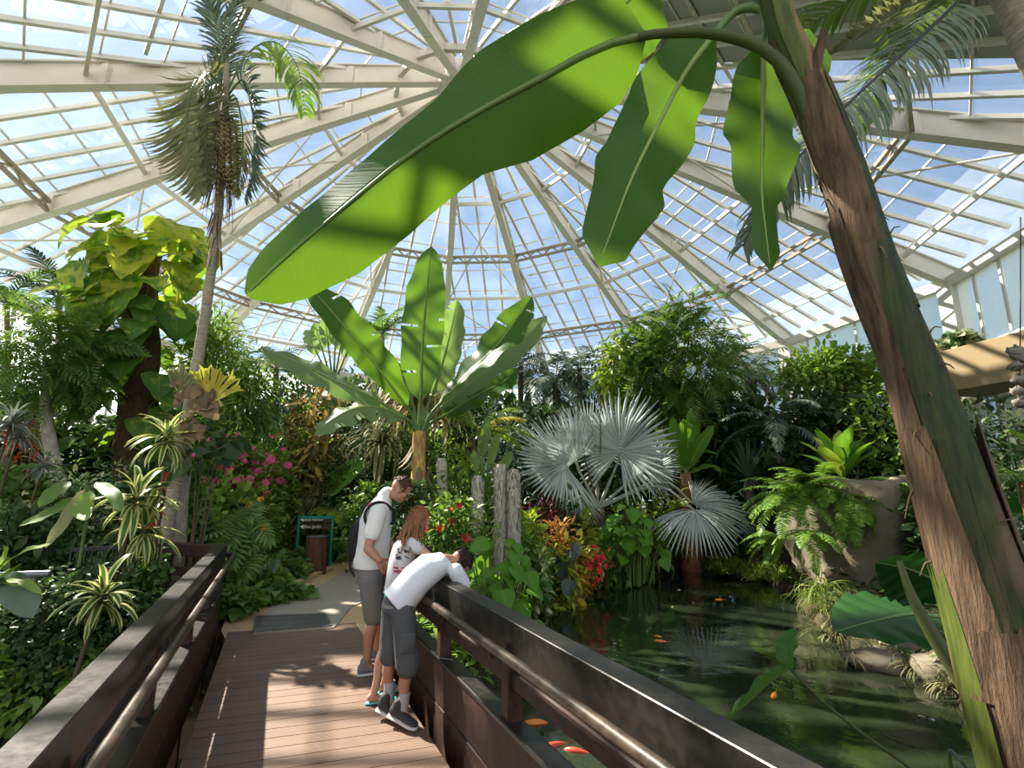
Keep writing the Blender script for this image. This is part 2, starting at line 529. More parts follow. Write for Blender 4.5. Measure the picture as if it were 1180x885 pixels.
# walls below the eaves
ZE = rz_(RE) - .05
WALLS = {'left': (0, 1, 2), 'back': (3, 4, 5, 6, 7), 'right': (8, 9, 10)}
for nm, idx in WALLS.items():
    root = thing('wall_' + nm, 'whitewashed glass wall below the eaves of the dome', 'wall'); del root['category']; struct(root)
    g = MB(); b = MB(); c = MB()
    for i in idx:
        if i == 10: continue
        A, B = SP_(i, 0, RE), SP_(i, 1, RE); A[2] = B[2] = -.3
        A2, B2 = A.copy(), B.copy(); A2[2] = B2[2] = ZE + .25
        quad(g, A, B, B2, A2)
        for s in np.linspace(0, 1, 7)[1:-1]:
            p = A * (1 - s) + B * s; q = p.copy(); q[2] = ZE
            beam(b, p, q, .06, .08, (B - A))
        for z in (.9, 2.3, 3.7, 5.1):
            p, q = A.copy(), B.copy(); p[2] = q[2] = z
            beam(b, p, q, .05, .06)
    for i in idx:
        p = RP(TH[i], RE); q = p.copy(); q[2] = -.3
        beam(c, q, p, .45, .45, (math.cos(TH[i]), math.sin(TH[i]), 0))
    g.build('glass_panel', M['wallglass'], root, smooth=False)
    b.build('glazing_bars', M['bars'], root, smooth=False)
    c.build('column', M['steel'], root, smooth=False)

# ------------------------------------------------------------------ ground, pond and path
ZW = -.60
POND = [np.array(p)[:2] for p in ([-12, 5.6, 0], G(-60, 846, ZW), G(0, 848, ZW), G(62, 852, ZW), G(140, 878, ZW), [-2.6, 4.75, 0], [-1.1, 4.9, 0], G(545, 885, ZW),
        G(556, 850, ZW), G(590, 815, ZW), G(598, 770, ZW), G(600, 735, ZW), G(606, 700, ZW), G(640, 677, ZW), G(700, 660, ZW), G(800, 654, ZW), G(870, 661, ZW), G(915, 690, ZW),
        G(950, 732, ZW), G(1008, 765, ZW), G(1098, 800, ZW), G(1135, 870, ZW), [4.0, 3.6, 0], [3.2, 2.6, 0], [1.45, 2.3, 0], [1.35, 1.3, 0], [1.6, -3, 0], [-12, -3, 0])]
POND = np.array(POND)
def poly_dist(P, poly):
    "signed distance, negative inside"
    P = P[:, None, :]; A = poly[None]; B = np.roll(poly, -1, 0)[None]
    d = B - A
    t = np.clip(((P - A) * d).sum(-1) / ((d * d).sum(-1) + 1e-12), 0, 1)
    D = np.linalg.norm(P - A - t[..., None] * d, axis=-1).min(1)
    c = ((A[..., 1] > P[..., 1]) != (B[..., 1] > P[..., 1]))
    xi = A[..., 0] + (P[..., 1] - A[..., 1]) / (d[..., 1] + 1e-12) * d[..., 0]
    ins = (c & (P[..., 0] < xi)).sum(1) % 2 == 1
    return np.where(ins, -D, D)
DECKV = nrm(np.array([-.455, 1.0]))                                # along the bridge
PATH = np.array([np.array(p)[:2] for p in (G(268, 752, 0), G(255, 727, 0), G(262, 703, 0), G(300, 689, 0), G(350, 668, 0), G(380, 655, 0), G(376, 645, 0), G(395, 638, 0), G(440, 633, 0), G(500, 640, 0),
        G(520, 660, 0), G(500, 690, 0), G(480, 712, 0), G(452, 748, 0))])
def land_z(P):
    P = np.asarray(P, float).reshape(-1, 2)
    d = poly_dist(P, POND)
    z = np.where(d < 0, np.maximum(-1.25, ZW - .1 + d * 1.2), np.minimum(.12, ZW - .02 + np.sqrt(np.maximum(d, 0)) * .75))
    z = np.where((P[:, 0] > 2.6) & (P[:, 1] < 13) & (d > 0), np.minimum(z, ZW + .1 + .10 * d), z)
    far = np.clip((P[:, 1] - 15) / 8, 0, 1)
    z = z + far * .5 * (d > 0)
    pd = poly_dist(P, PATH)
    z = np.where(pd < .25, np.minimum(z, -.04), z)
    a_ = (P[:, 0] + 1.284) * DECKV[1] - (P[:, 1] - 1.519) * DECKV[0]
    z = np.where((a_ > -.15) & (a_ < 1.95) & (P[:, 1] < 6.25), np.minimum(z, -.40), z)
    return z
def LZ(x, y): return float(land_z([[x, y]])[0])
xs = np.arange(-15.5, 13.6, .22); ys = np.arange(-3, 27, .22)
XX, YY = np.meshgrid(xs, ys)
ZZ = land_z(np.c_[XX.ravel(), YY.ravel()])
ZZ = ZZ + .04 * np.sin(XX.ravel() * 5.1) * np.sin(YY.ravel() * 4.3) * (ZZ > -.3) * (poly_dist(np.c_[XX.ravel(), YY.ravel()], PATH) > .3)
mb = MB().add(np.c_[XX.ravel(), YY.ravel(), ZZ], grid_faces(len(ys), len(xs)), np.c_[XX.ravel(), YY.ravel()])
struct(mb.build('floor', M['soil']), 'dark planting soil of the beds and pond bottom')
mb = MB().add([[-400, -200, -.35], [400, -200, -.35], [400, 600, -.35], [-400, 600, -.35]], [[0, 1, 2, 3]])
# outside ground is a ring around the glasshouse
mb = MB(); a = np.linspace(0, 2 * PI, 49)
for r0, r1 in ((16.5, 60), (60, 400)):
    for k in range(48):
        p = [(HUB[0] + r * math.cos(t), HUB[1] + r * math.sin(t), -.35) for r, t in ((r0, a[k]), (r1, a[k]), (r1, a[k + 1]), (r0, a[k + 1]))]
        mb.add(p, [[0, 1, 2, 3]])
M['outside'] = solid('outside_ground', (.13, .15, .10), .9, .1, var=.2, scale=.2)
struct(mb.build('exterior_ground', M['outside'], smooth=False))
def watermat():
    m, nt, out = newmat('pond_water'); t = NT(nt)
    co = t.coord('Object')
    h = t.math('ADD', t.noise(co, 3.0, 3), t.math('MULTIPLY', t.noise(co, 14, 2), .25))
    nm = t.bump(h, .075, .06)
    gl = t.n('ShaderNodeBsdfGlossy'); gl.inputs['Roughness'].default_value = .015; t.link(nm, gl.inputs['Normal'])
    di = t.n('ShaderNodeBsdfDiffuse'); t.link(t.mix(t.noise(co, .5, 3), (.026, .040, .020), (.046, .060, .032)), di.inputs[0])
    tr = t.n('ShaderNodeBsdfTransparent'); tr.inputs[0].default_value = (.62, .68, .42, 1)
    m0 = t.n('ShaderNodeMixShader'); m0.inputs[0].default_value = .5
    t.link(di.outputs[0], m0.inputs[1]); t.link(tr.outputs[0], m0.inputs[2])
    fr = t.n('ShaderNodeFresnel'); fr.inputs[0].default_value = 1.36; t.link(nm, fr.inputs['Normal'])
    ms = t.n('ShaderNodeMixShader'); t.link(t.math('MINIMUM', t.math('MULTIPLY', fr.outputs[0], 1.6), 1.0), ms.inputs[0])
    t.link(m0.outputs[0], ms.inputs[1]); t.link(gl.outputs[0], ms.inputs[2])
    t.link(ms.outputs[0], out.inputs[0])
    return m
M['water'] = watermat()
mb = MB(); gx = np.linspace(-12, 12, 13); gy = np.linspace(-3, 16, 11)
A_, B_ = np.meshgrid(gx, gy)
mb.add(np.c_[A_.ravel(), B_.ravel(), np.full(A_.size, ZW)], grid_faces(11, 13))
struct(mb.build('pond_water', M['water']), 'murky green pond water')
# path
M['concrete'] = solid('path_concrete', (.36, .32, .26), .85, .2, var=.12, scale=2, bump=.12, bscale=40)
M['sandstone'] = solid('path_sandstone', (.56, .40, .22), .85, .2, var=.22, scale=3, bump=.12, bscale=30)
path = thing('path', 'winding path of grey concrete with sandstone edges', 'path'); del path['category']; struct(path)
mb = MB(); prism(mb, np.c_[PATH, PATH[:, :1] * 0], -.12, -.004); mb.build('path_surface', M['sandstone'], path, smooth=False)
CEN = np.array([np.array(p)[:2] for p in (G(292, 731, 0), G(312, 700, 0), G(368, 676, 0), G(400, 657, 0), G(440, 645, 0), G(478, 655, 0), G(470, 672, 0), G(405, 700, 0), G(385, 724, 0))])
mb = MB(); prism(mb, np.c_[CEN, CEN[:, :1] * 0], -.05, .012); mb.build('path_centre', M['concrete'], path, smooth=False)
mb = MB()                                                          # low stone edging along the bed on the far left side
E_ = [G(u, v, 0) for u, v in ((262, 705), (300, 691), (350, 670), (381, 656))]
for p, q in zip(E_[:-1], E_[1:]): beam(mb, p + [0, 0, .02], q + [0, 0, .02], .12, .1, bev=.02)
mb.build('edging', M['sandstone'], path, smooth=False)
# drain grate in the path
g0, g1, g2, g3 = G(292, 730, 0), G(381, 723, 0), G(374, 709, 0), G(296, 712, 0)
gr = thing('drain_grate', 'grey slotted metal drain grate set across the path at the deck end', 'grate', (g0 + g2) / 2)
mb = MB()
def bil(s, t): return (g0 * (1 - s) + g1 * s) * (1 - t) + (g3 * (1 - s) + g2 * s) * t
for p, q in ((g0, g1), (g1, g2), (g2, g3), (g3, g0)): beam(mb, p + [0, 0, .015], q + [0, 0, .015], .03, .02)
M['grate'] = solid('galvanised', (.17, .17, .17), .45, .5, .6, var=.2)
mb.build('frame', M['grate'], gr, gr.location, smooth=False)
mb = MB()
for s in np.linspace(0, 1, 46)[1:-1]: beam(mb, bil(s, 0) + [0, 0, .014], bil(s, 1) + [0, 0, .014], .012, .016)
for t_ in (.33, .66): beam(mb, bil(0, t_) + [0, 0, .013], bil(1, t_) + [0, 0, .013], .012, .014)
mb.build('bars', M['grate'], gr, gr.location, smooth=False)
mb = MB(); quad(mb, g0 + [0, 0, .006], g1 + [0, 0, .006], g2 + [0, 0, .006], g3 + [0, 0, .006])  # flat black sheet standing in for the shade below the bars
mb.build('pit_shade', M['rubber_black'], gr, gr.location, smooth=False)

# ------------------------------------------------------------------ the bridge
def woodgrain(name, c1, c2, rough, groove=0.0):
    m, nt, out = newmat(name); t = NT(nt)
    u, v = t.uv()
    cx = t.n('ShaderNodeCombineXYZ'); t.link(t.math('MULTIPLY', u, 2.0), cx.inputs[0]); t.link(t.math('MULTIPLY', v, 40.0), cx.inputs[1])
    geo = t.n('ShaderNodeNewGeometry'); t.link(t.math('MULTIPLY', geo.outputs['Random Per Island'], 20.0), cx.inputs[2])
    n = t.noise(cx.outputs[0], 2.0, 5)
    n2 = t.noise(t.coord('Object'), 1.6, 4)
    c = t.ramp(t.math('ADD', t.math('MULTIPLY', n, .6), t.math('MULTIPLY', n2, .4)), [(.3, c1), (.7, c2)])
    c = t.mix(t.math('MULTIPLY', geo.outputs['Random Per Island'], .35), c, mul(c1, .8))
    h = n
    if groove:
        w = t.math('SINE', t.math('MULTIPLY', v, groove))
        h = t.math('ADD', t.math('MULTIPLY', w, .5), t.math('MULTIPLY', n, .3))
        c = t.mix(t.math('MULTIPLY', t.math('LESS_THAN', w, -.35), .45), c, mul(c1, .35))
    t.link(t.bsdf(c, rough, .4, normal=t.bump(h, .5 if groove else .1, .006)), out.inputs[0])
    return m
M['deck'] = woodgrain('deck_board', (.16, .10, .07), (.30, .20, .145), .55, 2 * PI / .0185)
M['rail'] = wood('dark_stained_timber', (.022, .012, .0085), (.068, .036, .026), .55, (2, 2, 2), .22)
M['railgrey'] = wood('weathered_rail_top', (.009, .008, .006), (.026, .023, .018), .34, (3, 3, 3), .35)
M['handrail'] = wood('worn_handrail', (.022, .015, .010), (.075, .05, .033), .38, (3, 3, 3))
DA = np.array([-.455, 1.0, 0]) / math.hypot(.455, 1)               # along
LX0 = np.array([-1.284, 1.519])                                    # a point of the left rail's inner edge
RX0 = np.array([.719, 1.418]); DR = nrm(np.array([-.486, 1.0, 0]))
def on_left(y, z, off=0.0):
    s = (y - LX0[1]) / DA[1]; p = np.array([LX0[0], LX0[1], z]) + DA * s
    return p + np.array([DA[1], -DA[0], 0]) * off                  # off > 0: towards the deck
def on_right(y, z, off=0.0):
    s = (y - RX0[1]) / DR[1]; p = np.array([RX0[0], RX0[1], z]) + DR * s
    return p - np.array([DR[1], -DR[0], 0]) * off                  # off > 0: towards the deck
deck = MB()
skew = math.tan(math.radians(90 - 74.7 + 1.5))                     # boards run slightly off square
y = -1.6
def edge_pt(side, yc):
    "where the board centre line through (0, yc) meets the left or right deck edge"
    f = on_left if side == 'l' else on_right
    off = .12 if side == 'l' else .10
    a, b = f(0, 0, off), f(8, 0, off)
    # line: y = yc + skew * x
    t_ = (yc + skew * a[0] - a[1]) / ((b[1] - a[1]) - skew * (b[0] - a[0]))
    return a + (b - a) * t_
while True:
    h = .0705                                                      # half a board, measured along the bridge
    A, B, C, D = edge_pt('l', y - h), edge_pt('r', y - h), edge_pt('r', y + h), edge_pt('l', y + h)
    if D[1] > 6.32: break
    vv = [np.array([q[0], q[1], 0.]) for q in (A, B, C, D)]
    bot = [p - [0, 0, .035] for p in vv]
    L = np.linalg.norm(B - A); u0 = y * 3.1; hw = .068
    uv = [(u0, -hw), (u0 + L, -hw), (u0 + L, hw), (u0, hw)]
    deck.add(vv + bot, [[0, 1, 2, 3], [7, 6, 5, 4], [0, 4, 5, 1], [1, 5, 6, 2], [2, 6, 7, 3], [3, 7, 4, 0]], uv + uv)
    y += .1495
struct(deck.build('floor_deck', M['deck'], smooth=False), 'grooved brown timber deck boards of the footbridge')
mb = MB()
for off in (.2, .8, 1.4):
    a, b = on_left(-1.5, -.11, off), on_left(6.4, -.11, off); beam(mb, a, b, .08, .14)
for yy in (.2, 2.6, 5.6):
    for off in (.25, 1.35):
        p = on_left(yy, -1.3, off); q = p.copy(); q[2] = -.15; beam(mb, p, q, .14, .14, DA)
struct(mb.build('trim_deck_joists', M['rail'], smooth=False))

def railing(name, label, at, ys, posts, y0, y1, end_cap=None):
    loc = at((y0 + y1) / 2, 0)
    root = thing(name, label, 'railing', loc)
    pa = lambda mb, nm, mat: mb.build(nm, mat, root, loc, smooth=False)
    n = 6
    yy = np.linspace(y0, y1, 2)
    mb = MB(); beam(mb, at(y0, .885, -.06), at(y1, .885, -.06), .12, .17, bev=.004); pa(mb, 'top_rail', M['railgrey'])
    mb = MB(); tube(mb, [at(y0, .835, .085), at(y1 - .05, .835, .085), at(y1 + .03, .835, .05), at(y1 + .03, .835, -.03)], .027, 12, n=None); hr = mb.build('handrail', M['handrail'], root, loc)
    for k, yp in enumerate(posts):
        mb = MB()
        p = at(yp, .79, .035); beam(mb, p + [0, 0, -.03], p + [0, 0, .03], .02, .05, DA); tube(mb, [at(yp, .77, -.01), at(yp, .77, .075), at(yp, .812, .085)], .009, 6)
        mb.build('bracket', M['rubber_black'], hr, loc)
        mb = MB(); p = at(yp, -.45, -.055); q = at(yp, .80, -.055); beam(mb, p, q, .09, .1, DA, bev=.008); pa(mb, 'post', M['rail'])
    mb = MB(); beam(mb, at(y0, .655, -.055), at(y1, .655, -.055), .05, .095, bev=.008); pa(mb, 'middle_rail', M['rail'])
    mb = MB()
    beam(mb, at(y0, .275, -.03), at(y1, .275, -.03), .045, .30, bev=.006)
    pa(mb, 'panel_board', M['rail'])
    mb = MB(); beam(mb, at(y0, -.035, -.03), at(y1, -.035, -.03), .045, .305, bev=.006); pa(mb, 'panel_board', M['rail'])
    mb = MB(); beam(mb, at(y0, .432, -.05), at(y1, .432, -.05), .12, .03, bev=.006); pa(mb, 'ledge', M['railgrey'])
    return root
LR = railing('bridge_railing', 'dark timber bridge railing with handrail beside the ivy hedge, nobody leaning on it', on_left, None, [.6, 1.85, 3.1, 4.35, 5.5, 6.42], -1.0, 6.5)
RR = railing('bridge_railing', 'dark timber bridge railing over the fish pond that the boy leans across', on_right, None, [.6, 1.8, 3.0, 4.05, 5.2], -1.0, 5.3)
# return railings at the far ends of the bridge
def return_rail(label, p, q, posts, rails):
    loc = (p + q) / 2; loc[2] = 0
    root = thing('return_railing', label, 'railing', loc)
    mb = MB(); beam(mb, p + [0, 0, .885], q + [0, 0, .885], .12, .15, bev=.01); mb.build('top_rail', M['rail'], root, loc, smooth=False)
    for z in rails:
        mb = MB(); beam(mb, p + [0, 0, z], q + [0, 0, z], .05, .1, bev=.006); mb.build('rail_board', M['rail'], root, loc, smooth=False)
    for s in posts:
        a = p + (q - p) * s
        mb = MB(); beam(mb, a + [0, 0, -.3], a + [0, 0, .81], .1, .1, (0, 1, 0), bev=.008); mb.build('post', M['rail'], root, loc, smooth=False)
    return root
a = on_left(6.45, 0, -.1); b = W(193, 622, 6.75); b[2] = 0
return_rail('short dark timber railing turning away behind the left end of the bridge', b, a, (.05,), (.62, .36))
a = on_right(6.6, 0, .0); b = W(499, 615, 6.3); b[2] = 0
return_rail('short dark timber rail end seen between the girl and the red-flowering bush', on_right(6.1, 0, -.35), b, (.95,), (.5,))
# black mesh fence by the hedge
fa, fb = W(84, 625, 6.3), W(192, 625, 6.75); fa[2] = fb[2] = 0
fn = thing('metal_fence', 'low black metal fence standing in the shade between ivy and the short railing', 'fence', (fa + fb) / 2)
mb = MB()
for z in (.92, .15): beam(mb, fa + [0, 0, z], fb + [0, 0, z], .04, .04)
mb.build('rail', M['rubber_black'], fn, fn.location, smooth=False)
mb = MB()
for s in np.linspace(0, 1, 15): beam(mb, fa + (fb - fa) * s + [0, 0, -.2], fa + (fb - fa) * s + [0, 0, .95], .016, .016, (0, 1, 0))
mb.build('bars', M['rubber_black'], fn, fn.location, smooth=False)
pa_, pb_ = W(18, 664, 5.3), W(58, 661, 5.4)
mb = MB(); tube(mb, [pa_ + [-.8, -.1, 0], pb_], .035, 10); tube(mb, [pb_ - [.15, 0, .02], [pb_[0] - .15, pb_[1], -.6]], .03, 8)
M['greysteel'] = solid('grey_pipe', (.16, .17, .19), .4, .5, .5)
tag(mb.build('pipe_rail', M['greysteel']), 'dark grey metal pipe rail in the plants by the far left water', 'pipe')

# ------------------------------------------------------------------ sign, log, standpipe
M['signgreen'] = solid('green_post_paint', (.01, .27, .19), .4, .5)
M['signbrown'] = solid('brown_sign_board', (.055, .040, .022), .55, .4)
M['white'] = solid('white_paint', (.85, .85, .83), .5, .4, var=.03)
DS = 10.75
sA, sB = W(343.5, 618, DS), W(382, 625, DS)
sg = thing('direction_sign', 'brown direction sign with two white arrows on green posts behind the log post', 'sign', ((sA + sB) / 2)[:2].tolist() + [0])
so = sg.location
for p, zb in ((sA, 0), (sB, 0)):
    mb = MB(); q = p.copy(); q[2] = W(343, 594, DS)[2]; p0 = p.copy(); p0[2] = -.05; beam(mb, p0, q, .05, .05, (0, 1, 0), bev=.005); mb.build('post', M['signgreen'], sg, so, smooth=False)
ztop = W(343, 594.5, DS)[2]
mb = MB(); a, b = sA.copy(), sB.copy(); a[2] = b[2] = ztop - .03; beam(mb, a, b, .05, .055, bev=.005); mb.build('crossbar', M['signgreen'], sg, so, smooth=False)
import bpy as _b
def text_mesh(body, size, name, mat, parent, loc, rot, origin):
    cu = bpy.data.curves.new(name, 'FONT'); cu.body = body; cu.size = size; cu.extrude = .002; cu.align_y = 'CENTER'
    tmp = bpy.data.objects.new('tmp', cu); COL.objects.link(tmp)
    dg = bpy.context.evaluated_depsgraph_get(); dg.update()
    me = bpy.data.meshes.new_from_object(tmp.evaluated_get(dg)); bpy.data.objects.remove(tmp)
    me.materials.clear(); me.materials.append(mat); me.name = name
    o = bpy.data.objects.new(name, me); COL.objects.link(o); o.parent = parent
    o.location = tuple(np.asarray(loc, float) - np.asarray(origin, float)); o.rotation_euler = rot
    return o
for k, (vy, txt) in enumerate(((598.6, 'Bon Retour'), (606.8, 'Bon Jardin'))):
    z = W(350, vy, DS)[2]; c = (sA + sB) / 2; c[2] = z
    mb = MB(); box(mb, c, (sB[0] - sA[0] - .05, .03, .115), bev=.004); bo = mb.build('board', M['signbrown'], sg, so, smooth=False)
    mb = MB(); x0 = W(346, vy, DS)[0]
    f = c[1] - .022
    mb.add([(x0, f, z), (x0 + .085, f, z - .045), (x0 + .085, f, z + .045), (x0, f + .006, z), (x0 + .085, f + .006, z - .045), (x0 + .085, f + .006, z + .045)], [[0, 1, 2]])
    mb.F.append((np.array([[0, 3, 4, 1], [1, 4, 5, 2], [2, 5, 3, 0]]), 0))
    mb.build('arrow', M['white'], bo, so, smooth=False)
    text_mesh(txt, .082, 'lettering', M['white'], bo, (x0 + .10, f, z - .002), (PI / 2, 0, 0), so)
lg = G(363, 661, 0)
lo = thing('log_post', 'short brown log post standing at the bend of the path', 'post', lg)
M['logbark'] = bark('log_bark', (.06, .028, .016), (.16, .075, .045), (14, 14, 1.5), .8, .6)
rl = 11.5 * PXM(lg[1]); hl = W(363, 619, lg[1])[2]
mb = MB(); lathe(mb, [(rl * 1.02, -.08), (rl, .1), (rl * .97, hl * .6), (rl, hl - .02), (rl * .95, hl)], lg, 20, jit=.012); mb.build('trunk', M['logbark'], lo, lg)
mb = MB(); lathe(mb, [(rl * 1.03, hl), (rl * 1.04, hl + .015), (rl * .98, hl + .025)], lg, 20); mb.build('cap', solid('log_cap', (.09, .08, .075), .7), lo, lg)
sp = G(354.5, 660, 0) + [0, -.15, 0]
zt = W(355, 640, sp[1])[2]
st = thing('standpipe', 'thin grey standpipe with a small tap beside the log post', 'tap', sp)
M['galv'] = solid('dull_metal', (.33, .31, .27), .45, .5, .4)
mb = MB(); tube(mb, [sp + [0, 0, -.1], sp + [0, 0, zt - .03]], .018, 8); mb.build('pipe', M['galv'], st, sp)
mb = MB(); tube(mb, [sp + [-.03, 0, zt - .03], sp + [.06, 0, zt - .02], sp + [.075, 0, zt - .07]], .015, 8); ball(mb, sp + [0, 0, zt], (.03, .03, .022)); mb.build('tap_head', M['galv'], st, sp)

# ------------------------------------------------------------------ balcony, right
M['balcony'] = solid('beige_render', (.29, .215, .118), .8, .3, var=.05, scale=2)
b0, b1 = W(1060, 413, 12.0), W(1240, 366, 9.0)
zt0 = 3.95
def bz(u, v, d): return W(u, v, d)
mb = MB()
P0, P1 = W(1060, 413, 12.0), W(1240, 363, 9.0)
h0 = P0[2] - W(1060, 460, 12.0)[2]; h1 = P1[2] - W(1240, 418, 9.0)[2]
hh = (h0 + h1) / 2
dirn = nrm(np.array([P1[0] - P0[0], P1[1] - P0[1], 0])); inw = np.array([-dirn[1], dirn[0], 0])
if inw[0] < 0: inw = -inw
zz = (P0[2] + P1[2]) / 2
def bp(P, dz, k): q = P.copy(); q[2] = zz + dz; return q + inw * k
beam(mb, bp(P0, -hh / 2, .07), bp(P1 + dirn * 3, -hh / 2, .07), .14, hh, bev=.01)
beam(mb, bp(P0, -hh + .1, 1.6), bp(P1 + dirn * 3, -hh + .1, 1.6), 3.0, .2)
struct(mb.build('trim_balcony', M['balcony'], smooth=False), 'beige rendered balcony front above the right-hand plants')
mb = MB()
for k in (.3,):
    p = bp(P1 + dirn * 2.6, -hh, 1.4); q = p.copy(); q[2] = -.2; beam(mb, q, p, .4, .4, (0, 1, 0))
    p = bp(P0 + dirn * .4, -hh, 2.2); q = p.copy(); q[2] = -.2; beam(mb, q, p, .4, .4, (0, 1, 0))
struct(mb.build('trim_balcony_column', M['steel'], smooth=False))
# the room behind and under the balcony
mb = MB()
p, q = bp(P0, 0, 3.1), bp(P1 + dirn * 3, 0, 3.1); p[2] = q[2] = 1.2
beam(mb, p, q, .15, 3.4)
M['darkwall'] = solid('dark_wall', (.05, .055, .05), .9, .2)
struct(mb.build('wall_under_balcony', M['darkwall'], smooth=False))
# ================================================================== plant kit
M['banana'] = leafmat('banana_leaf', (.038, .125, .012), (.085, .22, .028), .42, .38, .3, veins=130, spec=.35)
M['banana_front'] = leafmat('large_banana_leaf', (.024, .090, .006), (.055, .15, .014), .34, .42, .3, veins=150, spec=.3, top=(.26, .31, .20))
M['banana_pale'] = leafmat('banana_leaf_pale', (.10, .22, .045), (.22, .34, .09), .45, .4, .4, veins=120, top=(.26, .34, .18))
M['midrib'] = solid('banana_midrib', (.22, .30, .07), .4, .4, var=.2)
M['petiole'] = solid('green_petiole', (.10, .17, .045), .4, .4, var=.25)
M['petiole_dark'] = solid('dark_green_petiole', (.06, .075, .022), .55, .25, var=.3)
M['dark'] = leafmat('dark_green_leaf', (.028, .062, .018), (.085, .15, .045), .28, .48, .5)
M['mid'] = leafmat('mid_green_leaf', (.058, .125, .026), (.16, .26, .065), .34, .5, .5)
M['bright'] = leafmat('bright_green_leaf', (.105, .21, .034), (.27, .38, .08), .38, .48, .5)
M['lime'] = leafmat('lime_green_leaf', (.20, .32, .03), (.45, .50, .07), .4, .42, .5)
M['yellow'] = leafmat('yellow_leaf', (.45, .36, .03), (.62, .50, .08), .35, .45, .5)
M['olive'] = leafmat('olive_leaf', (.13, .145, .05), (.27, .27, .12), .3, .5, .5)
M['bluegreen'] = leafmat('blue_green_leaf', (.060, .10, .065), (.15, .21, .15), .25, .45, .5)
M['grey'] = leafmat('grey_green_leaf', (.13, .16, .12), (.30, .33, .27), .25, .55, .5)
M['silver'] = leafmat('silver_fan_leaf', (.30, .35, .33), (.50, .55, .52), .22, .45, .5)
M['red'] = leafmat('red_leaf', (.34, .03, .02), (.55, .12, .03), .3, .45, .5)
M['coral'] = leafmat('coral_leaf', (.55, .10, .05), (.68, .30, .14), .3, .5, .5)
M['maroon'] = leafmat('maroon_leaf', (.06, .012, .02), (.22, .03, .04), .25, .45, .5)
M['orange'] = leafmat('orange_leaf', (.50, .22, .04), (.65, .38, .10), .3, .5, .5)
M['amber'] = leafmat('amber_leaf', (.17, .15, .04), (.42, .28, .08), .3, .55, .5)
M['straw'] = leafmat('straw_leaf', (.36, .29, .13), (.58, .48, .25), .3, .6, .5)
M['deadfrond'] = leafmat('dead_frond', (.12, .08, .045), (.26, .19, .11), .2, .7, .5)
M['dracaena'] = leafmat('striped_strap_leaf', (.07, .15, .03), (.10, .2, .05), .3, .4, .3, 'edge', (.62, .60, .24), amt=.5)
M['pothos'] = leafmat('yellow_splashed_leaf', (.08, .21, .02), (.16, .31, .03), .4, .45, .4, 'blotch', (.58, .58, .05), veins=22, amt=.57)
M['pothos_green'] = leafmat('green_climber_leaf', (.045, .14, .02), (.10, .23, .035), .38, .42, .4, 'blotch', (.34, .40, .05), veins=22, amt=.68)
M['varieg'] = leafmat('cream_splashed_leaf', (.05, .13, .03), (.1, .2, .05), .3, .4, .4, 'blotch', (.62, .64, .36), amt=.5)
M['taro'] = leafmat('elephant_ear_leaf', (.035, .14, .022), (.075, .2, .03), .38, .36, .35, veins=16)
M['taro_bright'] = leafmat('bright_elephant_ear_leaf', (.085, .25, .025), (.16, .34, .04), .42, .36, .35, veins=14)
M['taro_grey'] = leafmat('grey_elephant_ear_leaf', (.06, .085, .065), (.12, .15, .12), .2, .4, .35, veins=12)
M['fernm'] = leafmat('fern_leaf', (.09, .20, .025), (.22, .36, .06), .4, .45, .45)
M['grass'] = leafmat('grass_blade', (.12, .20, .03), (.34, .40, .08), .35, .5, .5)
M['pink'] = leafmat('pink_petal', (.50, .03, .13), (.68, .12, .25), .3, .5, .5)
M['redflower'] = leafmat('red_petal', (.50, .008, .012), (.65, .03, .03), .25, .5, .4)
M['orangeflower'] = leafmat('orange_petal', (.75, .30, .02), (.8, .42, .05), .3, .5, .3)
M['paleflower'] = leafmat('pale_petal', (.75, .55, .5), (.8, .7, .65), .3, .5, .3)
M['stem'] = solid('brown_stem', (.10, .075, .045), .8, .2, var=.3)
M['stemgreen'] = solid('green_stem', (.09, .14, .04), .5, .3, var=.3)
M['palmtrunk'] = bark('ringed_palm_trunk', (.20, .17, .13), (.40, .35, .28), (3, 3, 14), .85, .4)
M['palepalm'] = bark('pale_trunk', (.22, .20, .16), (.42, .38, .31), (5, 5, 2), .85, .5)
M['darktrunk'] = bark('dark_trunk', (.05, .04, .028), (.14, .105, .07), (6, 6, 2), .9, .6)
M['fibre'] = bark('red_brown_fibre', (.13, .05, .025), (.36, .17, .09), (8, 8, 6), .9, .8)
M['coir'] = bark('dark_fibre_pillar', (.035, .022, .012), (.11, .07, .035), (10, 10, 3), .95, .9)
M['bananatrunk'] = bark('banana_stem', (.035, .02, .012), (.16, .10, .06), (7, 7, 1.0), .8, 1.0, (.045, .065, .014), .56)
M['moss'] = bark('grey_moss', (.36, .33, .27), (.66, .61, .52), (20, 20, 12), .95, .9)
M['rock'] = solid('planter_rock', (.19, .16, .115), .9, .2, var=.55, scale=1.6, bump=.8, bscale=5)

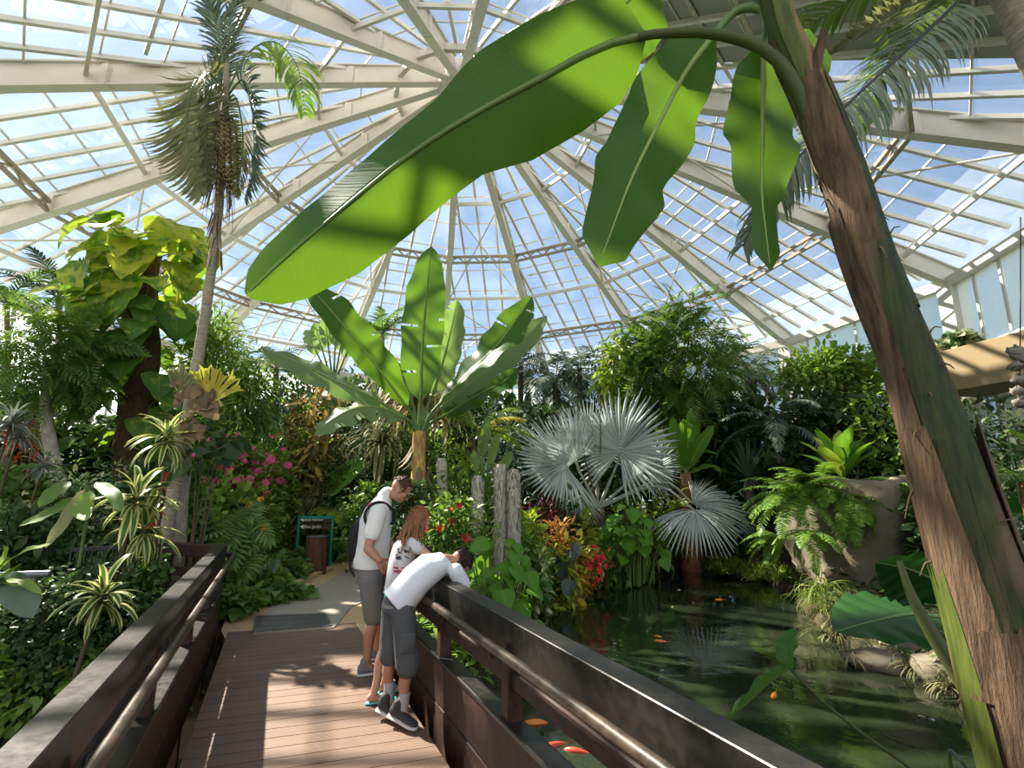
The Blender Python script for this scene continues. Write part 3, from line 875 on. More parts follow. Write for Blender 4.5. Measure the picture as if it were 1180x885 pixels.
# --- compound leaf templates
def pinnate_t(n=9, l=.32, w=.06, droop=.5, ang=60, taper=True, lw=3):
    V = []; F = []; U = []; k = 0
    t = np.linspace(.12, 1, n)
    a = droop * t ** 1.4
    yy = t * (1 - droop * .18 * t); zz = -droop * .5 * t ** 2
    for j in range(n):
        ll = l * (math.sin(PI * (.15 + .8 * t[j])) if taper else 1)
        for s in (-1, 1):
            an = math.radians(ang - 25 * t[j])
            d = np.array([s * math.sin(an), math.cos(an), -.25 - a[j] * .4]); d /= np.linalg.norm(d)
            p = np.array([0, yy[j], zz[j]]); q = np.array([-d[1], d[0], 0]) * s
            m_ = p + d * ll * .5 + [0, 0, .01]
            V += [p, m_ - q * w * .5, p + d * ll, m_ + q * w * .5]
            U += [(.5, 0), (0, .5), (.5, 1), (1, .5)]
            F.append([k, k + 1, k + 2, k + 3] if s > 0 else [k, k + 3, k + 2, k + 1]); k += 4
    # rachis
    for j in range(n - 1):
        p, q = np.array([0, yy[j], zz[j]]), np.array([0, yy[j + 1], zz[j + 1]])
        V += [p + [-.008, 0, 0], p + [.008, 0, 0], q + [.006, 0, 0], q + [-.006, 0, 0]]; U += [(.5, .5)] * 4
        F.append([k, k + 1, k + 2, k + 3]); k += 4
    return np.array(V), np.array(F), np.array(U)
def split_t(n=9, w=.46):
    "deeply cut broad leaf"
    V = []; F = []; U = []; k = 0
    for s in (-1, 1):
        for j in range(n):
            t0 = j / n; c = (j + .5) / n
            base = np.array([0, c * .85, -.12 * c * c])
            ll = w * (1.0 - .75 * abs(c - .35) ** 1.2)
            an = math.radians(100 - 85 * c)
            d = np.array([s * math.sin(an), math.cos(an), -.22]); d /= np.linalg.norm(d)
            q = np.array([-d[1] * s, d[0] * s, 0]); hw = .040
            p0, p1 = base - [0, .036, 0], base + [0, .036, 0]
            m_ = base + d * ll * .6 + [0, 0, .03]
            V += [p0, m_ - q * hw, base + d * ll - [0, 0, .05], m_ + q * hw, p1]
            U += [(.5, t0), (.2, t0), (0, t0), (.2, t0 + .1), (.5, t0 + .1)]
            F.append([k, k + 1, k + 3, k + 4]); F.append([k + 1, k + 2, k + 2, k + 3]); k += 5
    F = [f if len(set(f)) == 4 else f for f in F]
    return np.array(V), np.array(F), np.array(U)
T_OVAL = leaf_t(OVAL, 4, 3, .3, .5)
T_BROAD = leaf_t(BROAD, 5, 3, .25, .6)
T_HEART = leaf_t(HEART, 6, 5, .18, .6)
T_HEART2 = leaf_t(HEART, 8, 5, .2, 1.0, wave=.03)
T_NARROW = leaf_t(NARROW, 4, 3, .4, .8)
T_STRAP = leaf_t(STRAP, 7, 3, .5, 1.15)
T_STRAP_STIFF = leaf_t(STRAP, 5, 3, .5, .5)
T_STRAP_HANG = leaf_t([(0, .02), (.3, .03), (.8, .022), (1, 0)], 8, 3, .4, 2.3)
T_GRASS = leaf_t([(0, .012), (.5, .013), (1, 0)], 6, 2, 0, 1.7)
T_FERN = pinnate_t(16, .22, .05, .9, 75)
T_FEATHER = pinnate_t(9, .30, .075, .9, 65)
T_SPLIT = split_t()
T_PETAL = leaf_t([(0, .1), (.3, .4), (.7, .5), (1, .15)], 4, 3, .1, .6)
T_LONG = leaf_t([(0, .02), (.25, .10), (.5, .12), (.8, .07), (1, 0)], 6, 3, .3, .9)
T_PADDLE = leaf_t([(0, .02), (.2, .10), (.55, .13), (.85, .09), (1, .01)], 8, 3, .35, .5, wave=.01)

def clump_pts(n, rx, ry, rz, zc, clumps, spread=.3, zmin=-.5):
    c = rdir(clumps, zmin) * np.array([rx, ry, rz]) * (.62 + .35 * rng.random((clumps, 1)))
    k = rng.integers(0, clumps, n)
    p = c[k] + rng.standard_normal((n, 3)) * spread * np.array([rx, ry, rz])
    out = nrm(p / np.array([rx, ry, rz]))
    p[:, 2] += zc; c[:, 2] += zc
    return p, out, c
def spot(u, d): 
    p = W(u, 557, d); return np.array([p[0], d, LZ(p[0], d)])
def scatter(mb, T, p, out, size, m=0, hang=.0, jitter=.6, sv=.3):
    n = len(p)
    D = nrm(out * .8 + rng.standard_normal((n, 3)) * jitter + np.array([0, 0, -hang]))
    U = np.array([0, 0, 1.]) + rng.standard_normal((n, 3)) * .45
    place(mb, T, p, D, U, size * (1 + sv * rng.standard_normal(n)).clip(.4, 1.8), m)
ROOTS = {}
def bush(name, label, cat, u, vtop, wpx, d, T, size, n, mat, clumps=9, hang=.1, flower=None, stems=4, base=None, depth=.8, group=None, zbot=0.0, spread=.3, jitter=.6, stemmat=None):
    loc = spot(u, d) if base is None else np.asarray(base, float)
    h = max(.25, W(u, vtop, d)[2] - loc[2]); rx = wpx * PXM(d) / 2
    root = thing(name, label, cat, loc, group)
    zb = zbot * h; rz = (h - zb) / 2 * .86
    p, out, c = clump_pts(int(n), rx * .8, rx * .8 * depth, rz, zb + (h - zb) * .5, clumps, spread, -.6)
    p[:, 2] = np.maximum(p[:, 2], .02 + zb * .9)
    p[:, 2] = np.minimum(p[:, 2], h * 1.0)
    mb = MB()
    if isinstance(T, list):
        k = np.array_split(np.arange(len(p)), len(T))
        for q, TT in zip(k, T): scatter(mb, TT, p[q], out[q], size, 0, hang, jitter)
    else: scatter(mb, T, p, out, size, 0, hang, jitter)
    mb.build('foliage', mat, root)
    sm = MB()
    for q in c[:stems]:
        b = np.array([rng.normal(0, .06), rng.normal(0, .06), -.08])
        tube(sm, [b, b * .4 + q * .45 + [0, 0, .1 * h], q], [max(.012, .018 * h), .01, .005], 5, n=5)
    sm.build('stems', stemmat or M['stem'], root)
    if flower:
        fm, fn_, fs = flower
        idx = np.argsort(-(out[:, 2] * .5 - out[:, 1] * .8 + rng.standard_normal(len(p)) * .5))[:fn_]
        fb = MB()
        for q in idx:
            pp = p[q] + out[q] * size * .5
            k = 5; a = np.linspace(0, 2 * PI, k, endpoint=False) + rng.random()
            N = nrm(out[q] + np.array([0, -.6, .3])); X = nrm(np.cross(N, [.2, .1, 1])); Y = np.cross(N, X)
            D = np.cos(a)[:, None] * X + np.sin(a)[:, None] * Y + N * .35
            place(fb, T_PETAL, np.repeat(pp[None], k, 0), D, N, fs * (.7 + .6 * rng.random()))
        fb.build('blossoms', M[fm], root)
    return root
def rosette(mb, c, n, L, T, el=(10, 85), mat=0, lv=.2, axis=(0, 0, 1), az=(0, 360), wide=1.0):
    a = np.radians(rng.uniform(*az, n)); e = np.radians(rng.uniform(el[0], el[1], n))
    A = nrm(np.array(axis, float)); X = nrm(np.cross(A, [.3, 1, .1])); Y = np.cross(A, X)
    D = np.cos(e)[:, None] * (np.cos(a)[:, None] * X + np.sin(a)[:, None] * Y) + np.sin(e)[:, None] * A
    S = (L * (1 + lv * rng.standard_normal(n))).clip(L * .4, L * 1.6)
    place(mb, T, np.repeat(np.asarray(c, float)[None], n, 0), D, A + .05, np.c_[S * wide, S, S], mat)
def leaf3d(mid, wl, wr, N, nl=28, nw=4, fold=.15, wave=0.0, tears=0, wfreq=9.0, thick=0.0, rag=0.0):
    "blade along the midrib points; wl, wr half widths (lists of (t, w)); N the side the blade's upper face looks to"
    P = spline(mid, nl); t = np.linspace(0, 1, nl)
    T = nrm(np.gradient(P, axis=0))
    N = np.asarray(N, float)
    if N.ndim == 1: N = np.repeat(N[None], nl, 0)
    else: N = np.stack([np.interp(t, np.linspace(0, 1, len(N)), N[:, k]) for k in range(3)], 1)
    X = nrm(np.cross(T, N)); Z = np.cross(X, T)
    def prof(w):
        w = np.asarray(w, float); return np.interp(t, w[:, 0], w[:, 1])
    L, R = prof(wl), prof(wr)
    if rag: L = L * (1 + rag * rng.standard_normal(nl)); R = R * (1 + rag * rng.standard_normal(nl))
    fo = fold if isinstance(fold, (list, tuple)) else [fold, fold]
    fo = [np.interp(t, np.linspace(0, 1, len(q)), q) if np.ndim(q) else np.full(nl, q) for q in fo]
    s = np.linspace(-1, 1, 2 * nw + 1)
    ww = np.where(s[None] < 0, L[:, None], R[:, None])
    off = ww * s[None]
    ff = np.where(s[None] < 0, fo[0][:, None], fo[1][:, None]); cs = 1 / np.sqrt(1 + ff ** 2)
    zz = np.abs(off) * ff * cs - np.abs(off) ** 2 * .25 * np.sign(ff); off = off * cs
    if wave:
        ph = rng.random(2) * 6
        zz = zz + wave * np.abs(s)[None] ** 1.5 * np.sin(t[:, None] * wfreq * 2 + np.where(s < 0, ph[0], ph[1])[None]) * np.minimum(1, ww / (ww.max() + 1e-9))
    V = P[:, None] + off[..., None] * X[:, None] + zz[..., None] * Z[:, None]
    F = grid_faces(nl, 2 * nw + 1)
    U = np.stack([np.broadcast_to((s + 1) / 2, off.shape), np.broadcast_to(t[:, None], off.shape)], -1)
    if tears:
        r = F[:, 0] // (2 * nw + 1); cidx = F[:, 0] % (2 * nw + 1)
        kill = np.zeros(len(F), bool)
        for _ in range(tears):
            row = rng.integers(3, nl - 3); side = rng.integers(0, 2)
            dep = rng.integers(1, nw)
            kill |= (r == row) & ((cidx < dep) if side else (cidx >= 2 * nw - dep))
        F = F[~kill]
    return V.reshape(-1, 3), F, U.reshape(-1, 2), P
BW = [(0, .02), (.06, .5), (.2, .9), (.45, 1), (.7, .92), (.88, .62), (.96, .3), (1, .02)]
def wscale(prof, k): return [(a, b * k) for a, b in prof]
def banana_leaf(root, loc, mid, w, N, mat='banana', pet=None, petr=.03, fold=.2, wave=.03, tears=0, nl=64, nw=4, prof=BW, wr=None, name='leaf', midmat='midrib', wfreq=9., rag=0.0):
    v, f, uv, P = leaf3d(mid, wscale(prof, w), wscale(prof, wr or w), N, nl, nw, fold, wave, tears, wfreq, rag=rag)
    o = MB().add(v, f, uv).build(name, M[mat], root, loc)
    mb = MB(); r0 = petr
    tube(mb, P[:-1], [r0 * .8, r0 * .5, r0 * .12], 6, n=14)
    mb.build('midrib', M[midmat], o, loc)
    if pet is not None:
        mb = MB(); tube(mb, list(pet) + [P[0], P[2]], [petr * 1.7, petr * 1.1, petr * .8], 8, n=14)
        mb.build('petiole', M['petiole' if midmat == 'midrib' else 'petiole_dark'], o, loc)
    return o
def frond(path, n=40, ll=.5, w=.04, ang=(70, 35), droop=.9, N=(0, 0, 1), mbk=None, r=.018, prof=((0, .35), (.2, .9), (.5, 1), (.85, .6), (1, .25)), start=.1, jit=.08, lift=.2, np_=18, T=None):
    "pinnate palm frond mesh"
    mb = mbk or MB()
    P = spline(path, np_); Tt, X, Y = frames(P, N)
    tube(mb, P, [r, r * .6, r * .2], 6, m=1)
    t = np.linspace(start, .995, n); tt = np.linspace(0, 1, np_)
    p = np.stack([np.interp(t, tt, P[:, k]) for k in range(3)], 1)
    T_ = nrm(np.stack([np.interp(t, tt, Tt[:, k]) for k in range(3)], 1))
    X_ = nrm(np.stack([np.interp(t, tt, X[:, k]) for k in range(3)], 1)); Y_ = np.cross(X_, T_)
    L = ll * np.interp(t, [a for a, _ in prof], [b for _, b in prof])
    a = np.radians(np.interp(t, [0, 1], ang))
    w = w * .5
    TT = T or leaf_t([(0, .5), (.3, 1), (.7, .8), (1, 0)], 5, 3, .35 * w, droop, power=1.3)
    for s in (-1, 1):
        D = np.cos(a)[:, None] * T_ + s * np.sin(a)[:, None] * X_ + lift * Y_ + rng.standard_normal((n, 3)) * jit
        S = L * (1 + .08 * rng.standard_normal(n))
        place(mb, TT, p, D, Y_ + [0, 0, .4], np.c_[np.full(n, w), S, S])
    return mb
def arc(c, az, el, L, droop, n=6):
    "curve that leaves c at azimuth and elevation (degrees) and droops"
    pts = [np.asarray(c, float)]; e = math.radians(el); a = math.radians(az); st = L / n
    for k in range(n):
        d = np.array([math.cos(a) * math.cos(e), math.sin(a) * math.cos(e), math.sin(e)])
        pts.append(pts[-1] + d * st); e -= math.radians(droop) / n
    return np.array(pts)
def palm(name, label, u, vcrown, d, nf, L, mat, ll=.45, trunk=True, tr=.09, el=(10, 75), droop=80, w=.035, nleaf=36, tmat='palmtrunk', base_u=None, az0=0, cat='palm', base=None, lift=.15, azs=None, ang=(70, 35), skirt=0, ldroop=.9):
    loc = spot(base_u if base_u is not None else u, d) if base is None else np.asarray(base, float)
    c = W(u, vcrown, d) - loc
    root = thing(name, label, cat, loc)
    if trunk:
        mb = MB(); tube(mb, [[0, 0, -.1], [c[0] * .35, c[1] * .35, c[2] * .5], c], [tr * 1.25, tr, tr * .8], 10, n=10, jit=.04); mb.build('trunk', M[tmat], root)
    for k in range(nf):
        az = az0 + k * 137.5 if azs is None else azs[k % len(azs)] + rng.normal(0, 8)
        e = el[1] - (el[1] - el[0]) * ((k + .5) / nf)
        mb = frond(arc(c, az, e, L * (.85 + .3 * rng.random()), droop * (.8 + .4 * rng.random())), nleaf, ll, w, lift=lift, ang=ang, droop=ldroop)
        mb.build('frond', [M[mat], M['petiole']], root)
    for k in range(skirt):
        mb = frond(arc(c - [0, 0, .15], k * 97, -45, L * .7, 40), 24, ll * .7, w, droop=1.2); mb.build('dead_frond', [M['deadfrond'], M['stem']], root)
    return root
def fan_leaf(root, loc, c, N, A, R, n=44, span=300, mat='silver', fused=.55, pet=None, petr=.025, cup=.25, name='fan_leaf'):
    "round pleated fan; c hub, N the face's normal, A the direction of the middle segment"
    c = np.asarray(c, float); N = nrm(N); A = nrm(A - N * (np.asarray(A) @ N)); B = np.cross(N, A)
    mb = MB(); da = math.radians(span) / n
    rr = np.array([.02, .3, fused, .8, 1.0])
    for k in range(n):
        th = -math.radians(span) / 2 + (k + .5) * da
        Rk = R * (1 - .18 * abs(th / PI) ** 2) * (1 + .04 * rng.standard_normal())
        hw = np.array([math.tan(da / 2) * .02, math.tan(da / 2) * .3, math.tan(da / 2) * fused, math.tan(da / 2) * fused * .75, .002]) * Rk
        d = math.cos(th) * A + math.sin(th) * B; e = -math.sin(th) * A + math.cos(th) * B
        z = cup * (rr ** 1.6) * Rk * (1 + .25 * math.cos(2 * th)) + rng.normal(0, .012)
        zt = -.22 * np.maximum(rr - fused, 0) ** 1.3 * Rk * rng.uniform(.3, 2.2)
        P = c + rr[:, None] * Rk * d + (z + zt)[:, None] * N
        ple = (.022 * rr * Rk)
        V = np.stack([P - hw[:, None] * e, P + ple[:, None] * N, P + hw[:, None] * e], 1).reshape(-1, 3)
        uv = np.stack([np.tile([0, .5, 1.], 5), np.repeat(rr, 3)], 1)
        mb.add(V, grid_faces(5, 3), uv)
    o = mb.build(name, M[mat], root, loc, smooth=False)
    if pet is not None:
        mb = MB(); tube(mb, list(pet) + [c], [petr * 1.5, petr, petr * .8], 7, n=12); mb.build('petiole', M['grey_pet'], o, loc)
    return o
M['grey_pet'] = solid('grey_petiole', (.30, .33, .27), .5, .3, var=.15)
def on_stalks(name, label, cat, u, vtop, wpx, d, n, size, mat, T=None, base=None, pitch=50, group=None, stalkmat='petiole', az=(0, 360), r=.014, leafname='leaf', wide=1.0, hang=(20, 70)):
    "elephant ears: each leaf on its own stalk"
    loc = spot(u, d) if base is None else np.asarray(base, float)
    h = W(u, vtop, d)[2] - loc[2]; rx = wpx * PXM(d) / 2
    root = thing(name, label, cat, loc, group)
    for k in range(n):
        a = math.radians(rng.uniform(*az)); f = math.sqrt((k + .5) / n)
        q = np.array([math.cos(a) * rx * f * .75, math.sin(a) * rx * f * .75, h * (1 - .55 * f * f * rng.uniform(.5, 1.2))])
        q[2] = max(q[2] * rng.uniform(.62, 1.04), .12)
        dn = math.radians(rng.uniform(*hang)); a += rng.normal(0, .5)
        D = np.array([math.cos(a) * math.cos(dn), math.sin(a) * math.cos(dn) - .35, -math.sin(dn)]) + rng.standard_normal(3) * .22
        mb = MB(); place(mb, T or T_HEART2, [q], D, np.array([math.cos(a), math.sin(a) - .6, .9]) + rng.standard_normal(3) * .3, np.array([[size * wide, size, size]]) * rng.uniform(.7, 1.15))
        o = mb.build(leafname, M[mat], root)
        mb = MB(); tube(mb, [[q[0] * .55 + rng.normal(0, .03), q[1] * .55 + rng.normal(0, .03), -.05], q * [.72, .72, .65], q], [r * 1.4, r, r * .7], 6, n=8); mb.build('stalk', M[stalkmat], o)
    return root
# ================================================================== planting, left of the bridge
bush('ivy', 'dark small-leaved ivy mass below the variegated dracaenas, left of the bridge', 'ivy', 120, 652, 175, 5.5, T_HEART, .055, 5200, M['dark'], 22, .4, stems=6, depth=.5, base=[*spot(120, 5.5)[:2], -.55], spread=.26)
bush('ivy', 'ivy climbing the black fence next to the short dark railing', 'ivy', 172, 632, 62, 6.0, T_HEART, .055, 1700, M['mid'], 12, .4, stems=4, depth=.5, base=[*spot(172, 6.0)[:2], -.2])
bush('ivy', 'brighter ivy trailing over the bank between far left pipe rail and dracaena', 'ivy', 52, 668, 90, 5.6, T_HEART, .055, 2200, M['mid'], 14, .4, stems=4, depth=.5, base=[*spot(52, 5.6)[:2], -.4])
for (u, vt, w, d, lab) in ((30, 758, 110, 5.45, 'bright leafy groundcover beside the brown water in the far left corner'),
                           (100, 742, 120, 5.5, 'bright leafy groundcover under the lower variegated dracaena'),
                           (165, 735, 90, 5.5, 'bright leafy groundcover close against the left bridge railing'),
                           (215, 700, 70, 6.1, 'low bright leaves seen through the left bridge railing')):
    bush('groundcover_plant', lab, 'groundcover', u, vt, w, d, [T_BROAD, T_OVAL], .13, 620, M['bright'], 12, .1, stems=3, base=[*spot(u, d)[:2], -.62], depth=.9)
def dracaena(label, u, v, d, L, n, stems, crowns=((0, 0, 0),), bu=None):
    loc = spot(bu or u, d); loc[2] = min(loc[2], -.1)
    root = thing('dracaena', label, 'dracaena', loc)
    c = W(u, v, d) - loc
    for k, (dx, dy, dz) in enumerate(crowns):
        q = c + np.array([dx, dy, dz])
        mb = MB(); rosette(mb, q, int(n * .6), L, T_STRAP, (0, 80), wide=1.5); rosette(mb, q - [0, 0, .12 * L], int(n * .4), L * .9, T_STRAP, (-50, 10), wide=1.5)
        mb.build('leaf_crown', M['dracaena'], root)
        mb = MB(); tube(mb, [[.06 * k, 0, -.1], [q[0] * .5 + .05 * k, q[1] * .5, q[2] * .5], q], [.03, .022, .02], 8, n=8); mb.build('stem', M['stem'], root)
    return root
dracaena('cream-striped dracaena with one round crown low above the bright groundcover', 117, 688, 5.0, .37, 40, 1, bu=105)
dracaena('taller cream-striped dracaena on two thin stems above the black fence', 155, 585, 5.9, .50, 34, 2, crowns=((0, 0, .1), (.08, .1, -.25)), bu=142)
dracaena('small striped dracaena behind the taller one, beside the pothos pillar', 192, 505, 6.6, .46, 34, 1)
# long ginger leaves hanging in from the side
gl_ = spot(108, 5.6)
root = thing('ginger_plant', 'ginger plant with long yellow-edged leaves hanging over the black fence', 'plant', gl_)
q0 = W(105, 560, 5.6)
mb = MB(); tube(mb, [gl_ - [0, 0, .4], gl_ * .4 + q0 * .6 + [0, 0, .0], q0, q0 + [-.1, -.1, .06]], .018, 8, n=10); mb.build('stem', M['stemgreen'], root, gl_)
for (a, b, c_, w, m_) in (((98, 563), (75, 600), (52, 632), .07, 'olive'), ((88, 572), (60, 590), (22, 606), .075, 'mid'), ((104, 566), (95, 588), (100, 600), .09, 'bright'), ((80, 555), (62, 568), (45, 585), .09, 'mid'), ((110, 556), (130, 570), (140, 590), .07, 'mid')):
    v, f, uv, P = leaf3d([W(*a, 5.55), W(*b, 5.4), W(*c_, 5.3)], wscale(BW, w), wscale(BW, w), (.2, -.6, .8), 12, 2, .2, .01)
    MB().add(v, f, uv).build('leaf', M[m_], root, gl_)
fl = spot(-15, 4.6); fl[2] = -.6
root = thing('broad_leaved_plant', 'plant with long glossy leaves at the far left edge above the pipe rail', 'plant', fl)
q0 = W(-12, 668, 4.6)
mb = MB(); tube(mb, [fl, q0 - [.05, 0, .3], q0], .02, 8, n=8); mb.build('stem', M['stemgreen'], root, fl)
for (a, b, c_, w, m_, N) in (((-14, 668), (20, 640), (58, 627), .06, 'bright', (.1, -.5, .9)), ((-14, 668), (22, 684), (38, 712), .13, 'bluegreen', (.3, -.8, .5)), ((-12, 660), (8, 640), (4, 628), .08, 'lime', (0, -.8, .5)),
                             ((-14, 670), (12, 660), (22, 650), .07, 'mid', (0, -.5, .8)), ((-14, 672), (24, 672), (48, 684), .05, 'bright', (.1, -.4, .9))):
    v, f, uv, P = leaf3d([W(*a, 4.6), W(*b, 4.45), W(*c_, 4.35)], wscale(BW, w), wscale(BW, w), N, 14, 3, .22, .012)
    MB().add(v, f, uv).build('leaf', M[m_], root, fl)
bush('shrub', 'dark-leaved shrub on the far left above the pipe rail', 'shrub', 30, 588, 130, 6.6, T_OVAL, .15, 1500, M['dark'], 14)
bush('shrub', 'shrub of small sunlit leaves left of the ginger plant', 'shrub', 35, 540, 130, 7.6, T_HEART, .11, 1900, M['mid'], 16)
bush('shrub', 'pale cream-speckled shrub behind the ginger plant', 'shrub', 80, 520, 110, 7.8, T_OVAL, .10, 1500, M['varieg'], 14)
bush('shrub', 'dark shrub filling the shade below the pothos pillar', 'shrub', 175, 540, 120, 7.6, T_OVAL, .13, 1700, M['dark'], 14)
bush('shrub', 'mid-green shrub between the striped dracaenas and the split-leaf plants', 'shrub', 190, 590, 90, 7.6, T_OVAL, .13, 1100, M['mid'], 12)
bush('ixora', 'shrub with red flower heads right of the tall dracaena', 'flowering shrub', 200, 528, 62, 7.4, T_OVAL, .10, 900, M['mid'], 10, flower=('redflower', 26, .05))
bush('croton', 'shrub with red and orange leaves at the far left below the slim palm', 'shrub', 22, 462, 46, 9.6, T_OVAL, .13, 330, M['red'], 10, zbot=.55)
for (u, v, d, L, lab) in ((12, 490, 7.0, .42, 'grey spiky air plant at the far left edge'), (50, 538, 6.9, .26, 'small grey spiky air plant on a thin branch'), (20, 505, 7.2, .36, 'grey drooping air plant just below the spiky one at the far left')):
    c = W(u, v, d); lo_ = np.array([c[0], d, LZ(c[0], d)])
    root = thing('air_plant', lab, 'air plant', lo_)
    mb = MB(); rosette(mb, c, 60, L, T_STRAP, (-40, 85), wide=.6); mb.build('leaves', M['grey'], root, lo_)
    mb = MB(); tube(mb, [lo_ - [0, 0, .05], (lo_ + c) / 2 + [-.1, 0, .1], c], .015, 6, n=6); mb.build('stem', M['stem'], root, lo_)
# feathery dark tree
def tree(name, label, u, vtop, vbot, wpx, d, T, size, n, mat, trunk_v=None, clumps=12, hang=.3, cat='tree', tr=.1, spread=.3, tmat='darktrunk', base_u=None, jitter=.6, depth=.9, nb=7):
    loc = spot(base_u if base_u is not None else u, d)
    ct = W(u, vtop, d) - loc; cb = W(u, vbot, d) - loc
    root = thing(name, label, cat, loc)
    rx = wpx * PXM(d) / 2; rz = (ct[2] - cb[2]) / 2; zc = (ct[2] + cb[2]) / 2
    p, out, c = clump_pts(n, rx * .8, rx * .8 * depth, rz * .82, zc, clumps, spread, -.8)
    p[:, 0] += ct[0]; c[:, 0] += ct[0]
    mb = MB(); scatter(mb, T, p, out, size, 0, hang, jitter); mb.build('foliage', M[mat], root)
    mb = MB(); top = np.array([ct[0], 0, zc])
    tube(mb, [[0, 0, -.15], [ct[0] * .3, .05, cb[2] * .5], [ct[0] * .8, 0, cb[2]], top], [tr * 1.3, tr, tr * .8, tr * .4], 10, n=10, jit=.03); mb.build('trunk', M[tmat], root)
    mb = MB()
    for q in c[:nb]: tube(mb, [top * .9 + [0, 0, -.1 * rz], (top + q) / 2 + [0, 0, -.1], q], [tr * .4, tr * .2, .012], 6, n=6)
    mb.build('branches', M[tmat], root)
    return root
tree('feathery_tree', 'feathery tree with drooping long leaflets on a pale trunk at the left', 66, 352, 478, 105, 9.2, T_FEATHER, .50, 620, 'mid', hang=.35, base_u=82, tmat='palepalm', tr=.13, clumps=12)
palm('slim_palm', 'slim palm with thin brown trunk at the far left edge', 8, 350, 11.0, 9, 1.25, 'mid', .4, tr=.06, el=(-5, 70), tmat='fibre', base_u=10)
palm('feather_palm', 'palm with upright dark feathery fronds behind the feathery tree', 68, 345, 11.5, 8, 1.45, 'dark', .42, tr=.08, el=(25, 80), droop=55)
# ---- pothos pillar
d = 11.0; base = spot(158, d); top = W(172, 280, d)
root = thing('climbing_pothos', 'giant yellow-splashed pothos covering a dark fibre pillar', 'climber', base)
pp_ = np.array([[0, 0, -.1], list((W(160, 450, d) - base)), list((W(163, 330, d) - base)), list(W(170, 292, d) - base)])
pp_[:, 1] = [0, 0, 0, 0]
mb = MB(); tube(mb, pp_, [.36, .37, .38, .30], 14, n=16, jit=.08); mb.build('pillar', M['coir'], root)
mb = MB()
for k in range(9):
    a0 = rng.random() * 6; z0 = rng.uniform(.2, 1.2)
    tube(mb, [[.38 * math.cos(a0 + s) + np.interp(z0 + 3 * s / 2, [0, 2, 4], [0, .08, .12]), .38 * math.sin(a0 + s), z0 + 1.6 * s] for s in np.linspace(0, 1.7, 6)], .016, 6, n=12)
mb.build('climbing_stems', M['petiole'], root)
ztop = top[2] - base[2]
def pothos_leaves(n, z0, z1, rad, size, mat, nm):
    for k in range(n):
        z = z0 + (z1 - z0) * (k + rng.random()) / n
        a = rng.uniform(-PI * 1.05, PI * .05) if rng.random() < .8 else rng.uniform(0, 2 * PI)
        cx = np.interp(z, [0, ztop], [0, pp_[-1][0]])
        st = np.array([cx + .34 * math.cos(a), .34 * math.sin(a), z])
        rr_ = rad * rng.uniform(.55, 1.15)
        q = np.array([cx + rr_ * math.cos(a), rr_ * math.sin(a), z + rng.uniform(.02, .3)])
        dn = math.radians(rng.uniform(15, 75))
        D = np.array([math.cos(a) * math.cos(dn), math.sin(a) * math.cos(dn), -math.sin(dn)]) + rng.standard_normal(3) * .25
        mb = MB(); place(mb, T_HEART2, [q], D, np.array([math.cos(a) * .8, math.sin(a) * .8 - .3, .8]), size * rng.uniform(.75, 1.25)); o = mb.build(nm, M[mat], root)
        mb = MB(); tube(mb, [st, (st + q) / 2 + [0, 0, .08], q], [.014, .012, .009], 6, n=6); mb.build('petiole', M['petiole'], o)
pothos_leaves(60, ztop * .72, ztop * 1.02, 1.1, .82, 'pothos', 'leaf')
pothos_leaves(40, ztop * .46, ztop * .74, 1.02, .70, 'pothos_green', 'leaf')
pothos_leaves(20, ztop * .22, ztop * .48, .95, .65, 'pothos_green', 'leaf')
# ---- tall palm
d = 7.0; tb = spot(206, d)
root = thing('tall_palm', 'tall slender palm with hanging frond skirt leaning beside the pothos pillar', 'palm', tb)
tp = [W(205, 575, d), W(212, 500, d), W(228, 415, d), W(241, 330, d), W(251, 250, d), W(258, 150, d), W(262, 75, d)]
tp[0] = np.array([tp[1][0] - .12, d, tb[2] - .1]); tp = np.array(tp)
mb = MB(); tube(mb, tp - tb, [.085, .08, .075, .068, .062, .06, .05], 12, n=30, jit=.02); mb.build('trunk', M['palmtrunk'], root)
cr = W(260, 85, d)
def pf(pts, ll, n=44, w=.04, m_='olive', N=(0, -1, .4), ang=(75, 40), droop=.9, lift=.05, **k):
    mb = frond([W(u, v, dd) - tb for u, v, dd in pts], n, ll, w, ang, droop, N, lift=lift, **k); mb.build('frond', [M[m_], M['petiole']], root)
pf([(259, 105, 7), (255, 55, 6.95), (243, 10, 6.8), (228, -30, 6.7)], .62, n=60, m_='bluegreen', ang=(55, 15))
pf([(261, 105, 7), (263, 60, 7.1), (268, 15, 7.2), (285, -25, 7.2)], .62, n=60, m_='bluegreen', ang=(55, 15))
pf([(262, 105, 7), (285, 62, 6.9), (315, 48, 6.8), (342, 75, 6.7), (352, 130, 6.6)], .62, n=34, w=.06, m_='bright', ang=(65, 40), droop=1.1, N=(.2, -.5, 1))
pf([(257, 108, 7), (243, 85, 6.8), (222, 100, 6.6), (215, 160, 6.5), (232, 225, 6.5)], .76, w=.05, m_='olive', n=64, ang=(85, 60), N=(-.4, -.7, .5))
pf([(256, 112, 7), (244, 100, 6.8), (238, 140, 6.65), (240, 220, 6.6)], .62, w=.05, m_='olive', n=56, ang=(80, 50), N=(-.2, -1, .2))
pf([(263, 110, 7), (280, 92, 6.9), (292, 130, 6.8), (292, 190, 6.8), (283, 228, 6.8)], .62, w=.05, m_='bluegreen', n=56, N=(.4, -.8, .3))
pf([(261, 115, 7), (272, 112, 7.05), (280, 160, 7.05), (274, 225, 7.0)], .36, m_='olive', n=50, N=(.3, -1, .2))
pf([(258, 110, 7), (248, 95, 7.2), (232, 110, 7.3), (226, 170, 7.3)], .36, m_='bluegreen', n=46, N=(-.3, .6, .6))
